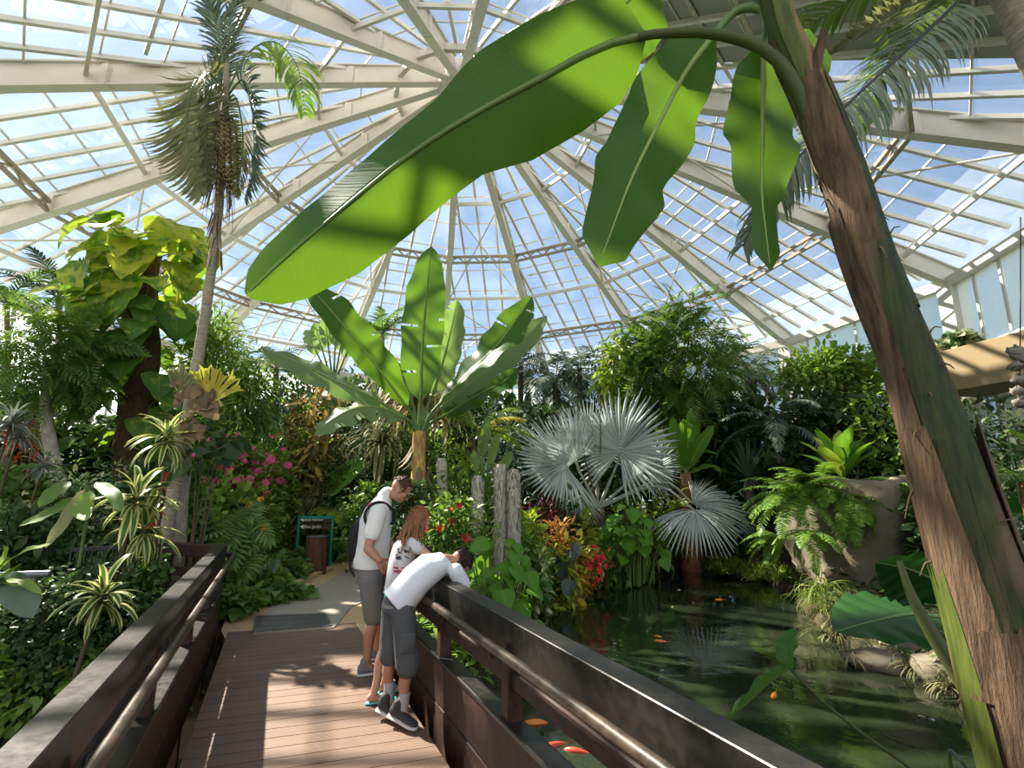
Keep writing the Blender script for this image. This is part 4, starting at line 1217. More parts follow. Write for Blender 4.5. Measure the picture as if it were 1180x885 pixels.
mb = MB()
for k in range(150):
    a = rng.uniform(0, 2 * PI); z = rng.uniform(150, 235)
    p0 = W(257 - (z - 200) * .03, z - 25, d) - tb + np.array([math.cos(a), math.sin(a), 0]) * .07
    q = p0 + np.array([math.cos(a) * .12 + rng.normal(0, .05), math.sin(a) * .12, -rng.uniform(.35, .95)])
    tube(mb, [p0, (p0 + q) / 2 + [.03 * math.cos(a), .03 * math.sin(a), .05], q], [.008, .006, .003], 4, n=4, caps=False)
for k in range(40):
    a = rng.uniform(0, 2 * PI); p0 = W(250, rng.uniform(240, 300), d) - tb + np.array([math.cos(a), math.sin(a), 0]) * .06
    tube(mb, [p0, p0 + [.05 * math.cos(a), .05 * math.sin(a), -.3]], [.01, .004], 4, n=3, caps=False)
mb.build('dead_flower_stalks', M['deadfrond'], root)
mb = MB()
for k in range(7):
    a = rng.uniform(-PI, 0); p0 = W(262, 130, d) - tb
    P_ = [p0, p0 + [.16 * math.cos(a), .16 * math.sin(a), -.25], p0 + [.2 * math.cos(a) + .05, .2 * math.sin(a), -.8], p0 + [.24 * math.cos(a) + .1, .2 * math.sin(a), -1.25 - .3 * rng.random()]]
    frond(P_, 16, .18, .02, droop=1.4, mbk=mb)
mb.build('dead_fronds', [M['straw'], M['stem']], root)
# second pale trunk at its foot
b2 = spot(212, 7.25)
root = thing('palm_stump', 'thick pale grey palm stem standing behind the foot of the tall palm', 'palm', b2)
mb = MB(); tube(mb, [[-.02, 0, -.1], [0, 0, .8], W(212, 492, 7.25) - b2], [.13, .12, .11], 12, n=8, jit=.05); mb.build('trunk', M['palepalm'], root)
mb = MB(); rosette(mb, W(212, 492, 7.25) - b2, 26, .34, T_STRAP, (-20, 60)); mb.build('tuft', M['straw'], root)
# staghorn ferns on the trunk
def staghorn(label, u, v, d, s, side, tilt, am='yellow'):
    c = W(u, v, d); root = thing('staghorn_fern', label, 'fern', c)
    mb = MB()
    for k in range(9):
        a = rng.uniform(0, 2 * PI); D = np.array([math.cos(a), -.4, math.sin(a) - .3]); place(mb, leaf_t(HEART, 7, 5, .5, 1.6, .08), [[rng.normal(0, .04), -.1 + rng.normal(0, .03), rng.normal(0, .1)]], D, (0, -1, .2), s * rng.uniform(.4, .65))
    mb.build('brown_shield_fronds', M['deadfrond'], root)
    mb = MB()
    for k in range(6):
        a = math.radians(tilt + (k - 2.5) * 17)
        D = np.array([math.cos(a) * side, -.25, math.sin(a)])
        L = s * rng.uniform(.9, 1.2); q = np.array([.05 * side, -.1, -.05])
        P0 = [q, q + D * L * .5, q + D * L]
        v_, f_, uv_, P_ = leaf3d(P0, [(0, .02), (.6, .045), (1, .02)], [(0, .02), (.6, .045), (1, .02)], (0, -1, .2), 8, 1, .1); mb.add(v_, f_, uv_)
        for sgn in (-1, 1):
            a2 = a + sgn * .35; D2 = np.array([math.cos(a2) * side, -.3, math.sin(a2)])
            v_, f_, uv_, P_ = leaf3d([q + D * L * .55, q + D * L * .75 + D2 * L * .15, q + D * L * .62 + D2 * L * .5], [(0, .03), (.5, .03), (1, .004)], [(0, .03), (.5, .03), (1, .004)], (0, -1, .2), 7, 1, .1); mb.add(v_, f_, uv_)
    mb.build('antler_fronds', M[am], root)
staghorn('staghorn fern with yellow antler fronds on the right of the tall palm trunk', 241, 462, 6.85, .46, 1, 66)
staghorn('brown staghorn fern on the left of the tall palm trunk', 216, 448, 6.85, .30, -1, 110, 'olive')
staghorn('small brown staghorn fern lowest on the tall palm trunk', 222, 488, 6.85, .24, 1, -50, 'deadfrond')
bush('climbing_philodendron', 'dark heart-leaved climber on the trunk below the staghorn ferns', 'climber', 236, 478, 56, 7.1, T_HEART, .20, 40, M['dark'], 9, .6, zbot=.55, stems=5)
# fine-leaved round tree behind the palm
tree('bamboo', 'rounded clump of fine light-green bamboo behind the tall palm', 252, 366, 500, 105, 12.5, T_NARROW, .26, 3600, 'bright', clumps=22, hang=.35, tr=.06, cat='bamboo')
tree('bamboo', 'lower bamboo growth right of the round bamboo clump', 290, 410, 530, 70, 13.2, T_NARROW, .26, 1600, 'mid', clumps=14, hang=.35, tr=.05, cat='bamboo')
bush('shrub', 'dense shrub between the pothos pillar and the bamboo', 'shrub', 205, 420, 70, 10.5, T_NARROW, .22, 1500, M['mid'], 14)
bush('shrub', 'shaded shrub behind the yellow staghorn fern', 'shrub', 255, 470, 80, 10.8, T_OVAL, .14, 1500, M['dark'], 14)
# ================================================================== planting, middle
def monstera(label, u, vtop, wpx, d, n, size, mat, base=None):
    return on_stalks('split_leaf_philodendron', label, 'plant', u, vtop, wpx, d, n, size, mat, T_SPLIT, hang=(25, 65), wide=1.0, base=base)
monstera('dark split-leaf philodendron just beyond the end of the left railing', 284, 580, 74, 7.9, 34, .52, 'mid')
monstera('brighter split-leaf philodendron behind the left railing', 228, 575, 95, 8.6, 26, .46, 'bright')
monstera('shaded split-leaf philodendron between the bright one and the dark one', 262, 592, 80, 8.2, 16, .46, 'bluegreen')
for (u, vt, w, d, lab) in ((275, 676, 60, 7.0, 'low creeping leaves at the path corner by the left railing end'), (318, 664, 70, 7.9, 'low creeping leaves along the path below the dark philodendron'), (346, 660, 34, 9.4, 'low creeping leaves at the foot of the log post')):
    bush('groundcover_plant', lab, 'groundcover', u, vt, w, d, T_HEART, .12, 520, M['mid'], 10, .1, stems=2, base=[*spot(u, d)[:2], -.02])
on_stalks('broad_leaved_plant', 'plant with three big dull leaves left of the log post', 'plant', 316, 632, 30, 8.6, 5, .36, 'bluegreen', hang=(30, 60))
bush('bougainvillea', 'shrub with bright pink flower heads behind the philodendrons', 'flowering shrub', 268, 506, 115, 10.6, T_OVAL, .12, 2000, M['mid'], 18, flower=('pink', 80, .07))
bush('bougainvillea', 'shrub with a few pink flowers left of the tall narrow-leaved amber shrub', 'flowering shrub', 308, 520, 76, 10.9, T_OVAL, .13, 1200, M['bright'], 14, flower=('pink', 34, .08))
bush('hibiscus', 'shrub with single orange-yellow flowers beside the direction sign', 'flowering shrub', 300, 568, 44, 9.9, T_OVAL, .12, 1400, M['bright'], 14, flower=('orangeflower', 5, .085))
bush('shrub', 'sunny shrub of mixed leaves below the pink flowers', 'shrub', 264, 548, 84, 9.9, T_BROAD, .14, 1500, M['bright'], 16)
bush('dracaena_shrub', 'tall shrub with narrow amber-brown leaves left of the banana plant', 'shrub', 358, 455, 66, 12.2, T_LONG, .34, 620, M['amber'], 12, hang=.5)
bush('dracaena_shrub', 'narrow-leaved olive shrub below the amber one', 'shrub', 362, 522, 60, 12.0, T_LONG, .30, 700, M['olive'], 12, hang=.5)
bush('shrub', 'glossy dark shrub with pale flecks under the banana leaf', 'shrub', 392, 490, 62, 11.8, T_OVAL, .14, 1300, M['dark'], 12)
bush('shrub', 'lime-green low shrub behind the direction sign', 'shrub', 352, 612, 60, 12.0, T_OVAL, .12, 700, M['lime'], 10)
bush('shrub', 'round bright shrub at the path edge between the sign and the man', 'shrub', 395, 602, 46, 11.8, T_NARROW, .16, 1300, M['bright'], 12)
bush('shrub', 'lime-green shrub along the path beyond the log post', 'shrub', 372, 618, 44, 12.2, T_OVAL, .12, 600, M['lime'], 9)
# big round taro leaf and the pale curved leaf below it
d = 11.5; b = spot(372, d); root = thing('giant_taro', 'giant taro with one big round upright leaf above the sign', 'taro', b)
v, f, uv, P = leaf3d([W(376, 568, d), W(384, 560, d - .05), W(404, 543, d - .1), W(424, 533, d - .1)], [(0, .05), (.1, .32), (.35, .46), (.7, .36), (.92, .14), (1, 0)], [(0, .05), (.1, .26), (.35, .36), (.7, .3), (.92, .12), (1, 0)], (-.35, -.75, .55), 20, 4, .12, .03)
o = MB().add(v, f, uv).build('leaf', M['taro_bright'], root, b)
mb = MB(); tube(mb, [b - [0, 0, .1], W(380, 610, d), P[2]], .025, 8, n=10); mb.build('stalk', M['petiole'], o, b)
d = 11.4; b = spot(370, d); root = thing('giant_taro', 'giant taro with a pale sunlit leaf curling over the sign', 'taro', b)
v, f, uv, P = leaf3d([W(353, 592, d), W(372, 590, d), W(386, 592, d - .1), W(394, 606, d - .2)], [(0, .02), (.3, .25), (.7, .3), (1, .05)], [(0, .02), (.3, .12), (.7, .2), (1, .05)], (.2, -.5, .8), 18, 4, .1, .05)
o = MB().add(v, f, uv).build('leaf', M['lime'], root, b); mb = MB(); tube(mb, [b, W(375, 600, d), W(362, 591, d)], .02, 8, n=8); mb.build('stalk', M['petiole'], o, b)
# ---- the middle banana plant
d = 9.5; bb = spot(481, d); hub = W(483, 497, d)
root = thing('banana_plant', 'whole banana plant with wide spread leaves in the middle behind the man', 'banana plant', bb)
M['midbananatrunk'] = bark('midbanana_stem', (.18, .07, .03), (.55, .36, .14), (9, 9, 2.2), .75, .6, (.55, .42, .05), .58)
mb = MB(); tube(mb, [bb - bb - [0, 0, .1], (hub - bb) * .5 + [.02, 0, 0], hub - bb], [.17, .145, .12], 14, n=14, jit=.05); mb.build('trunk', M['midbananatrunk'], root)
mb = MB()
for k in range(26):
    z = rng.uniform(.2, .95) * (hub - bb)[2]; a = rng.uniform(-PI, PI); c = np.array([math.cos(a), math.sin(a), 0])
    D = c * .35 + np.array([0, 0, -1.]) + rng.standard_normal(3) * .1
    place(mb, leaf_t([(0, .12), (.5, .16), (1, .02)], 5, 3, -.6, -.5), [c * .14 + [0, 0, z]], D, c, rng.uniform(.25, .5))
mb.build('dry_sheaths', M['deadfrond'], root)
def mid_leaf(pts, w, N, wr=None, fold=.25, mat='banana', wave=.05, tears=2):
    P = [W(*p) for p in pts]
    banana_leaf(root, bb, P, w, N, mat, pet=[hub - [0, 0, .15], hub + (P[0] - hub) * .5 + [0, 0, .02]], petr=.03, fold=fold, wave=wave, tears=tears * 2, wr=wr, wfreq=14, nl=72)
mid_leaf([(484, 462, 9.45), (486, 400, 9.4), (491, 340, 9.4), (497, 284, 9.5)], .43, (0, -1, .1), fold=.2)
mid_leaf([(470, 470, 9.3), (440, 430, 9.0), (400, 380, 8.8), (365, 340, 8.7), (341, 323, 8.7)], .40, (-.3, -.55, .75), wr=.44, fold=[.5, .1])
mid_leaf([(462, 478, 9.3), (430, 458, 8.9), (390, 440, 8.6), (345, 418, 8.5), (302, 402, 8.5)], .34, (-.1, -.75, .65), wr=.36, fold=[-.1, -.55], mat='banana_pale')
mid_leaf([(466, 482, 9.2), (440, 470, 8.8), (410, 470, 8.5), (380, 485, 8.3), (362, 502, 8.2)], .36, (-.1, -.8, .6), fold=[-.2, -.5], tears=6, mat='banana_pale')
mid_leaf([(504, 468, 9.4), (535, 435, 9.2), (575, 395, 9.1), (613, 342, 9.2)], .40, (.3, -.35, .9), wr=.44, fold=[.55, .0], mat='banana')
mid_leaf([(508, 470, 9.7), (545, 440, 9.9), (590, 405, 10.1), (630, 364, 10.3)], .36, (.35, -.5, .8), wr=.36, fold=.2, mat='banana_pale')
mid_leaf([(498, 455, 9.9), (512, 410, 10.3), (522, 370, 10.6), (527, 345, 10.7)], .34, (.5, -.8, .2), fold=.3, mat='banana_pale')
mid_leaf([(510, 480, 9.9), (550, 455, 10.3), (580, 440, 10.6), (597, 424, 10.8)], .32, (.2, -.6, .7), fold=.15, mat='banana')
mid_leaf([(474, 460, 9.9), (450, 430, 10.3), (430, 405, 10.5)], .3, (-.3, -.8, .4), fold=.2, mat='banana_pale')
# straw-coloured drooping plant behind it
d = 11.2; b = spot(478, d); root = thing('ponytail_palm', 'straw-coloured drooping grassy plant right behind the banana stem', 'plant', b)
c = W(484, 468, d) - b
mb = MB(); tube(mb, [[0, 0, -.1], c * .5, c], [.16, .12, .1], 10, n=8, jit=.05); mb.build('trunk', M['darktrunk'], root)
mb = MB(); rosette(mb, c, 170, 1.45, T_STRAP_HANG, (-10, 80), wide=.7); mb.build('leaves', M['straw'], root)
d = 10.8; b = spot(432, d); root = thing('ponytail_palm', 'smaller straw-coloured drooping plant left of the banana stem', 'plant', b)
c = W(440, 512, d) - b
mb = MB(); tube(mb, [[0, 0, -.1], c], .08, 8, n=5); mb.build('trunk', M['darktrunk'], root)
mb = MB(); rosette(mb, c, 110, 1.0, T_STRAP_HANG, (-10, 80), wide=.7); mb.build('leaves', M['olive'], root)
palm('yellowing_palm', 'small palm with one bright yellow frond right of the banana plant', 552, 496, 11.0, 7, 1.25, 'lime', .36, tr=.05, el=(0, 60), droop=60, azs=[20, 170, 150, 200, 60, 330])
b = spot(556, 10.6); root = thing('yellow_frond_palm', 'low palm whose arching frond has turned golden yellow', 'palm', b)
mb = frond([W(545, 500, 10.6), W(565, 486, 10.5), W(585, 481, 10.4), W(604, 484, 10.3)], 30, .34, .05, (60, 30), 1.2, N=(0, -.3, 1)); mb.build('frond', [M['yellow'], M['petiole']], root, b)
mb = frond([W(545, 500, 10.6), W(538, 475, 10.7), W(528, 462, 10.8), W(512, 460, 10.9)], 30, .34, .05, (60, 30), 1.1); mb.build('frond', [M['lime'], M['petiole']], root, b)
mb = MB(); tube(mb, [b - [0, 0, .1], W(547, 560, 10.6), W(545, 500, 10.6)], .05, 8, n=6); mb.build('trunk', M['stem'], root, b)
d = 9.6; b = spot(556, d); root = thing('bird_of_paradise_plant', 'upright paddle-leaved plant on reed-like stems between the grey moss columns', 'plant', b)
for (u1, v1, u2, v2) in ((552, 560, 562, 478), (556, 560, 574, 498), (550, 560, 546, 520), (560, 570, 590, 520), (554, 540, 558, 500)):
    P = [W(u1, v1, d) * .6 + W(u2, v2, d) * .4, W(u1, v1, d) * .25 + W(u2, v2, d) * .75, W(u2, v2, d)]
    v, f, uv, _ = leaf3d(P, wscale(BW, .10), wscale(BW, .10), (.3, -1, .2), 14, 3, .3, .02); o = MB().add(v, f, uv).build('leaf', M['mid'], root, b)
    mb = MB(); tube(mb, [[b[0] + rng.normal(0, .05), b[1], b[2] - .1], W(u1, v1 + 30, d), P[0]], .016, 6, n=6); mb.build('stalk', M['stemgreen'], o, b)
# grey shaggy columns
def moss(label, u, v0, v1, wpx, d, taper, hang):
    p0, p1 = W(u, v0, d), W(u + (2 if hang else 0), v1, d)
    b = spot(u, d)
    if not hang: p1 = np.array([p0[0], d, b[2] - .05])
    root = thing('moss_strand', label, 'moss', b); r = wpx * PXM(d) / 2
    mb = MB(); tube(mb, [p0, p0 * .85 + p1 * .15, (p0 + p1) / 2, p1], [r * taper, r * .9, r, r * (.35 if hang else .9)], 12, n=22, jit=.14)
    n = 1500; t = rng.random(n); a = rng.uniform(0, 2 * PI, n)
    P = p0 + (p1 - p0) * t[:, None] + r * .85 * np.c_[np.cos(a), np.sin(a), 0 * a]
    place(mb, leaf_t([(0, .05), (.5, .06), (1, .01)], 3, 2, 0, 1.2), P, np.c_[np.cos(a), np.sin(a), -.9 + 0 * a], np.c_[np.cos(a), np.sin(a), .8 + 0 * a], .15)
    mb.build('shaggy_strands', M['moss'], root, b)
    mb = MB()
    if hang: tube(mb, [b - [0, 0, .1], [b[0] - .25, d, p0[2] - .3], [b[0] - .2, d, p0[2] + .05], p0 + [0, 0, .03], p0 - [0, 0, .1]], .018, 6, n=10)
    else: tube(mb, [[p0[0], d, b[2] - .1], p0 - [0, 0, .05]], .02, 6)
    mb.build('support_stem', M['stem'], root, b)
moss('thin grey strand of moss hanging near the banana stem', 509, 528, 572, 8, 9.8, .9, True)
moss('shaggy grey moss column nearest the banana plant, slightly bent', 551, 548, 615, 11, 9.4, .6, False)
moss('shaggy grey moss column in the middle, thickest and with a flat top', 577, 535, 625, 13, 9.3, .95, False)
moss('shaggy grey moss column with a pointed top, closest to the fan palm', 592, 540, 628, 12, 9.2, .15, False)
# shrubs between the people and the pond
bush('hibiscus', 'shrub with small dark red flowers to the right of the girl', 'flowering shrub', 522, 575, 92, 8.3, T_OVAL, .11, 1700, M['mid'], 16, flower=('redflower', 7, .065))
bush('shrub', 'dark shrub behind the girl and below the banana leaves', 'shrub', 470, 560, 70, 9.0, T_OVAL, .13, 1200, M['dark'], 12)
bush('shrub', 'yellow-green shrub behind the moss columns', 'shrub', 528, 505, 70, 10.4, T_OVAL, .14, 1100, M['lime'], 14)
bush('shrub', 'mid-green shrub behind the red-flowering one', 'shrub', 540, 540, 90, 9.9, T_OVAL, .13, 1300, M['bright'], 14)
bush('shrub', 'shaded shrub between man and taro leaf', 'shrub', 432, 560, 70, 10.4, T_OVAL, .13, 1300, M['mid'], 14)
on_stalks('broad_leaved_plant', 'big soft-leaved plant leaning to the pond just behind the boy', 'plant', 572, 616, 112, 6.5, 60, .25, 'taro_bright', T_HEART, base=[*spot(572, 6.5)[:2], -.5], hang=(15, 60))
bush('shrub', 'green low shrub under the big soft-leaved plant at the water edge', 'shrub', 560, 672, 70, 6.2, T_BROAD, .13, 700, M['mid'], 12, base=[*spot(555, 6.2)[:2], -.6])
bush('fern_bank_plant', 'pale lime foliage behind the right railing below the boy', 'shrub', 530, 690, 60, 5.9, T_BROAD, .12, 500, M['lime'], 10, base=[*spot(530, 5.9)[:2], -.6])
for (u, v, d, n, L, lab) in ((540, 735, 5.0, 160, .5, 'arching yellow-green grass tuft behind the first gap of the right railing'), (575, 760, 4.9, 150, .5, 'arching grass tuft at the water edge beyond the second right railing post'), (515, 760, 5.1, 120, .45, 'grass tuft close behind the boy at the foot of the railing'), (560, 715, 5.5, 130, .45, 'grass tuft behind the tufts at the railing, nearer the soft-leaved plant')):
    b = G(u, v + 20, -.55); root = thing('grass_tuft', lab, 'grass', b)
    mb = MB(); rosette(mb, [0, 0, 0], n, L, T_GRASS, (25, 85), wide=1.3); rosette(mb, [.15, .1, 0], n // 2, L * .9, T_GRASS, (25, 85), wide=1.3); rosette(mb, [-.2, .05, 0], n // 2, L * .9, T_GRASS, (25, 85), wide=1.3); mb.build('blades', M['grass'], root)
# colourful crotons
for (u, vt, w, d, mt, lab, sz) in ((610, 592, 46, 10.6, 'lime', 'lime-yellow croton right of the pointed moss column', .15), (625, 580, 50, 11.4, 'maroon', 'dark red-leaved shrub in the shade under the silver fan leaf', .15), (642, 604, 46, 10.8, 'orange', 'orange and yellow croton in front of the silver fan palm', .15),
                              (612, 632, 60, 9.9, 'varieg', 'pale speckled foliage at the pond edge below the lime croton', .12), (655, 618, 44, 10.6, 'yellow', 'golden croton leaning to the pond', .14), (598, 604, 44, 9.9, 'bright', 'fresh green shrub between the pointed moss column and the lime croton', .13), (634, 622, 46, 10.2, 'lime', 'yellow-green croton in front of the orange one', .13), (668, 590, 40, 11.9, 'lime', 'yellow-green shrub under the lowest silver fan leaf', .14), (600, 655, 44, 9.0, 'mid', 'green shrub at the pond edge left of the speckled foliage', .12),
                              (700, 600, 60, 12.2, 'mid', 'green shrub below the fan palm with red dots', .13), (640, 560, 60, 12.4, 'dark', 'dark shrub behind the crotons', .14)):
    bush('croton' if mt in ('lime', 'maroon', 'orange', 'yellow') else 'shrub', lab, 'shrub', u, vt, w, d, T_LONG if mt in ('orange', 'maroon') else T_OVAL, sz * 1.3, 620, M[mt], 11, flower=('redflower', 5, .05) if 'dots' in lab else None)
on_stalks('grey_taro', 'drooping grey-green arrow leaves at the pond edge', 'taro', 656, 605, 50, 10.2, 9, .50, 'taro_grey', hang=(60, 85), wide=.7)
bush('begonia', 'coral-red flowering plant hanging to the water', 'flowering shrub', 678, 630, 40, 10.7, T_OVAL, .08, 380, M['coral'], 10, flower=('redflower', 24, .05), base=[*spot(676, 10.6)[:2], -.5])
on_stalks('caladium', 'dense bright-green arrow-leaved plants at the far pond edge', 'taro', 726, 582, 96, 12.2, 64, .36, 'taro_bright', T_HEART, base=[*spot(726, 12.2)[:2], -.5], hang=(20, 65))
bush('shrub', 'yellow-green narrow-leaved shrub above the bright arrow leaves', 'shrub', 740, 555, 84, 13.9, T_LONG, .3, 560, M['lime'], 12, hang=.4)
bush('shrub', 'mid-green shrub between the two groups of fan leaves', 'shrub', 700, 560, 60, 14.2, T_OVAL, .16, 900, M['mid'], 12)
# ---- silver fan palm
d = 13.4; b = spot(690, d); root = thing('silver_fan_palm', 'silver-blue fan palm with huge pleated round leaves by the far pond edge', 'fan palm', b)
hb = W(690, 585, d)
mb = MB(); tube(mb, [b - [0, 0, .1], hb], [.2, .17], 12, n=6, jit=.06); mb.build('trunk', M['darktrunk'], root, b)
def fl_(u, v, dd, N, A, Rpx, bend=(0, 0), span=300, n=46, cup=.22):
    c = W(u, v, dd)
    mid_ = (hb + c) / 2 + np.array([bend[0], -.1, bend[1]])
    fan_leaf(root, b, c, N, A, Rpx * PXM(dd), n, span, 'silver', pet=[hb, mid_], cup=cup, petr=.035)
fl_(650, 534, 12.7, (.35, -.8, .45), (-.9, -.1, -.15), 64, (-.2, .2), span=230, cup=.12)
fl_(664, 530, 13.0, (.65, -.7, .1), (-.5, 0, .85), 60, (-.2, .3), span=190, cup=.15)
fl_(678, 512, 14.0, (.3, -.9, .1), (0, 0, 1), 50, (0, .4), span=250)
fl_(714, 520, 12.9, (-.72, -.68, .12), (.4, .1, .9), 72, (.2, .4), span=310, cup=.12)
fl_(748, 540, 13.6, (-.5, -.8, .2), (.8, .2, .1), 38, (.3, .3), span=220)
fl_(668, 572, 12.6, (.3, -.8, .5), (-.1, -.2, -1), 34, (0, 0), span=130, cup=.05)
fl_(798, 580, 12.9, (-.12, -.62, .75), (.95, .1, .12), 58, (.4, .6), span=140, cup=-.12)
fl_(800, 588, 12.3, (0, -.30, .95), (0, -1, -.1), 50, (.3, .55), span=280, cup=-.5)
mb = MB(); tube(mb, [hb, W(672, 520, 13.2), W(665, 465, 13.1)], [.02, .016, .01], 6, n=8); tube(mb, [hb, W(692, 510, 13.3), W(691, 455, 13.3)], [.018, .014, .01], 6, n=8); mb.build('old_flower_stalks', M['stem'], root, b)
# ---- small banana with red-brown fibrous stem
d = 13.3; b = G(797, 657, -.6); d = b[1]; root = thing('young_banana_plant', 'small banana plant on a red-brown fibrous stem at the far pond edge', 'banana plant', b)
hb2 = W(790, 545, d)
mb = MB(); tube(mb, [b - [0, 0, .3], W(796, 625, d), W(790, 590, d), hb2], [.30, .24, .19, .14], 12, n=14, jit=.06); mb.build('trunk', M['fibre'], root, b)
for (pts, w, N) in (([(790, 538), (793, 510), (796, 470)], .2, (.2, -1, .2)), ([(788, 540), (780, 515), (775, 480)], .2, (-.3, -1, .2)), ([(788, 542), (770, 520), (756, 492)], .19, (-.5, -.8, .4)), ([(793, 540), (805, 515), (822, 490)], .18, (.3, -.8, .5)),
                    ([(793, 542), (810, 522), (828, 524)], .17, (.2, -.4, 1)), ([(789, 540), (785, 505), (788, 482)], .18, (0, -1, .1)), ([(786, 545), (765, 530), (752, 518)], .15, (-.2, -.6, .8)), ([(794, 545), (818, 538), (832, 545)], .15, (.2, -.5, .9)), ([(791, 540), (800, 500), (806, 482)], .15, (.3, -.9, .2))):
    P = [W(u, v, d - .2 * k) for k, (u, v) in enumerate(pts)]
    banana_leaf(root, b, P, w * 1.05, N, 'taro_bright', pet=[hb2 - [0, 0, .1]], petr=.02, fold=.3, wave=.02, nl=16, nw=3)
# ================================================================== planting, far and right
tree('feathery_tree', 'broad feathery-leaved tree standing before the glass wall, right of centre', 778, 360, 505, 128, 16.0, T_FEATHER, .70, 1500, 'mid', clumps=26, hang=.15, tr=.13, nb=12)
tree('mast_tree', 'narrow column tree with hanging yellow-green leaves left of the broad feathery tree', 711, 383, 490, 40, 16.2, T_LONG, .42, 700, 'lime', clumps=12, hang=.9, tr=.07)
for (u, v, d, L, lab) in ((600, 420, 18.2, 2.1, 'grey-green palm crown behind the banana leaf tips'), (640, 440, 17.2, 2.0, 'grey-green palm crown left of the narrow column tree'), (668, 425, 18.6, 2.0, 'shaded palm crown furthest back beside the narrow column tree')):
    palm('shaded_palm', lab, u, v, d, 13, L, 'bluegreen', .55, tr=.12, el=(-25, 70), droop=90, nleaf=30, w=.05, tmat='darktrunk')
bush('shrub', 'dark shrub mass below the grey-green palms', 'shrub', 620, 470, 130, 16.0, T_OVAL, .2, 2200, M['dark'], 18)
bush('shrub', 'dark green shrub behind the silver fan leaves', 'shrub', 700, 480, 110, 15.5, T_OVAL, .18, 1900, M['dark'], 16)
palm('dry_palm', 'palm with a ragged half-dry crown before the corner column of the glass wall', 868, 425, 17.5, 14, 1.9, 'grey', .5, tr=.14, el=(-40, 60), droop=80, tmat='darktrunk', nleaf=30, w=.05, skirt=4)
tree('broad_tree', 'light-green dense tree right of the half-dry palm', 950, 405, 480, 120, 14.8, T_OVAL, .24, 3000, 'bright', clumps=22, tr=.12, hang=.2)
bush('hedge', 'wall of dark creeper behind the planter rock', 'hedge', 985, 455, 200, 13.6, T_HEART, .17, 7500, M['dark'], 30, .4, depth=.35, spread=.26)
bush('hedge', 'dark leafy mass between the foxtail palm and the broad feathery tree', 'hedge', 850, 470, 130, 16.0, T_OVAL, .2, 2600, M['dark'], 18)
palm('foxtail_palm', 'dark palm with drooping plumes and a green crownshaft behind the planter', 894, 492, 13.6, 12, 1.9, 'bluegreen', .40, tr=.10, el=(-5, 65), droop=95, tmat='palepalm', base_u=902, nleaf=46, w=.035)
d = 13.9; b = spot(862, d); root = thing('cycad', 'dark spiky cycad left of the foxtail palm trunk', 'cycad', b); c = W(862, 552, d) - b
mb = MB(); rosette(mb, c, 110, 1.05, leaf_t([(0, .02), (.5, .022), (1, 0)], 5, 3, .4, .3), (-20, 85)); mb.build('spiky_leaves', M['bluegreen'], root)
mb = MB(); tube(mb, [[0, 0, -.1], c], .12, 8, n=4, jit=.06); mb.build('trunk', M['darktrunk'], root)
on_stalks('shade_plant', 'bluish broad-leaved plant in the shade behind the lower fan leaves', 'plant', 850, 575, 70, 14.3, 12, .5, 'bluegreen', hang=(30, 70))
bush('shrub', 'shaded shrub under the foxtail palm at the far bank', 'shrub', 880, 575, 110, 14.8, T_OVAL, .16, 1600, M['dark'], 16)
bush('shrub', 'dark foliage right behind the fern-covered planter', 'shrub', 990, 520, 150, 12.9, T_OVAL, .16, 2200, M['dark'], 18)
bush('shrub', 'dark low shrub at the water behind the young banana stem', 'shrub', 765, 600, 60, 14.6, T_OVAL, .14, 900, M['dark'], 12)
for (u, d, w, lab) in ((842, 13.3, 50, 'mound of fine yellow-green grass at the far pond edge'), (878, 12.6, 44, 'second grass mound nearer the fern-covered planter'), (818, 13.9, 34, 'small grass mound beside the young banana stem')):
    b = spot(u, d); b[2] = -.55; root = thing('grass_mound', lab, 'grass', b)
    mb = MB()
    for k in range(9): rosette(mb, [rng.normal(0, w * PXM(d) * .25), rng.normal(0, .3), .05], 90, .48, T_GRASS, (25, 85), wide=1.2)
    mb.build('blades', M['grass'], root)
# ---- planter rock
d0 = G(985, 700, -.6)[1]; rc = np.array([W(993, 620, d0 + 1.3)[0], d0 + 1.3, 0])
root = thing('planter_rock', 'big rough concrete planter rock rising from the pond, ferns on top', 'planter', [rc[0], rc[1], -.8])
zt = W(990, 552, d0)[2]; R_ = 78 * PXM(d0)
mb = MB(); prof = []
prof = [(R_ * .86, -.9), (R_ * .88, -.5), (R_ * .93, .1), (R_ * 1.0, .8), (R_ * 1.02, zt - .25), (R_ * .97, zt), (R_ * .8, zt + .02), (R_ * .78, zt - .2)]
prof = spline(np.c_[np.array(prof), np.zeros(len(prof))], 30)[:, :2]
a = np.linspace(0, 2 * PI, 64, endpoint=False)
k1 = 1 + .07 * np.sin(a * 3 + 1) + .05 * np.sin(a * 7 + 2) + .035 * np.sin(a * 13)
V = []
for r, z in prof:
    k2 = k1 + .03 * np.sin(a * 5 + z * 3) + .02 * rng.standard_normal(64)
    V.append(np.c_[r * k2 * np.cos(a), r * k2 * np.sin(a), np.full(64, z + .8) + .06 * np.sin(a * 4)])
V = np.concatenate(V); i = np.arange(29)[:, None] * 64; j = np.arange(64)[None]; k = (j + 1) % 64
mb.add(V, np.stack([i + j, i + k, i + 64 + k, i + 64 + j], -1).reshape(-1, 4)); mb.build('rock', M['rock'], root)
mb = MB(); lathe(mb, [(.02, zt + .62), (R_ * .9, zt + .62)], (0, 0, 0), 24); mb.build('soil', M['soil'], root)
PC = np.array([rc[0], rc[1], zt])
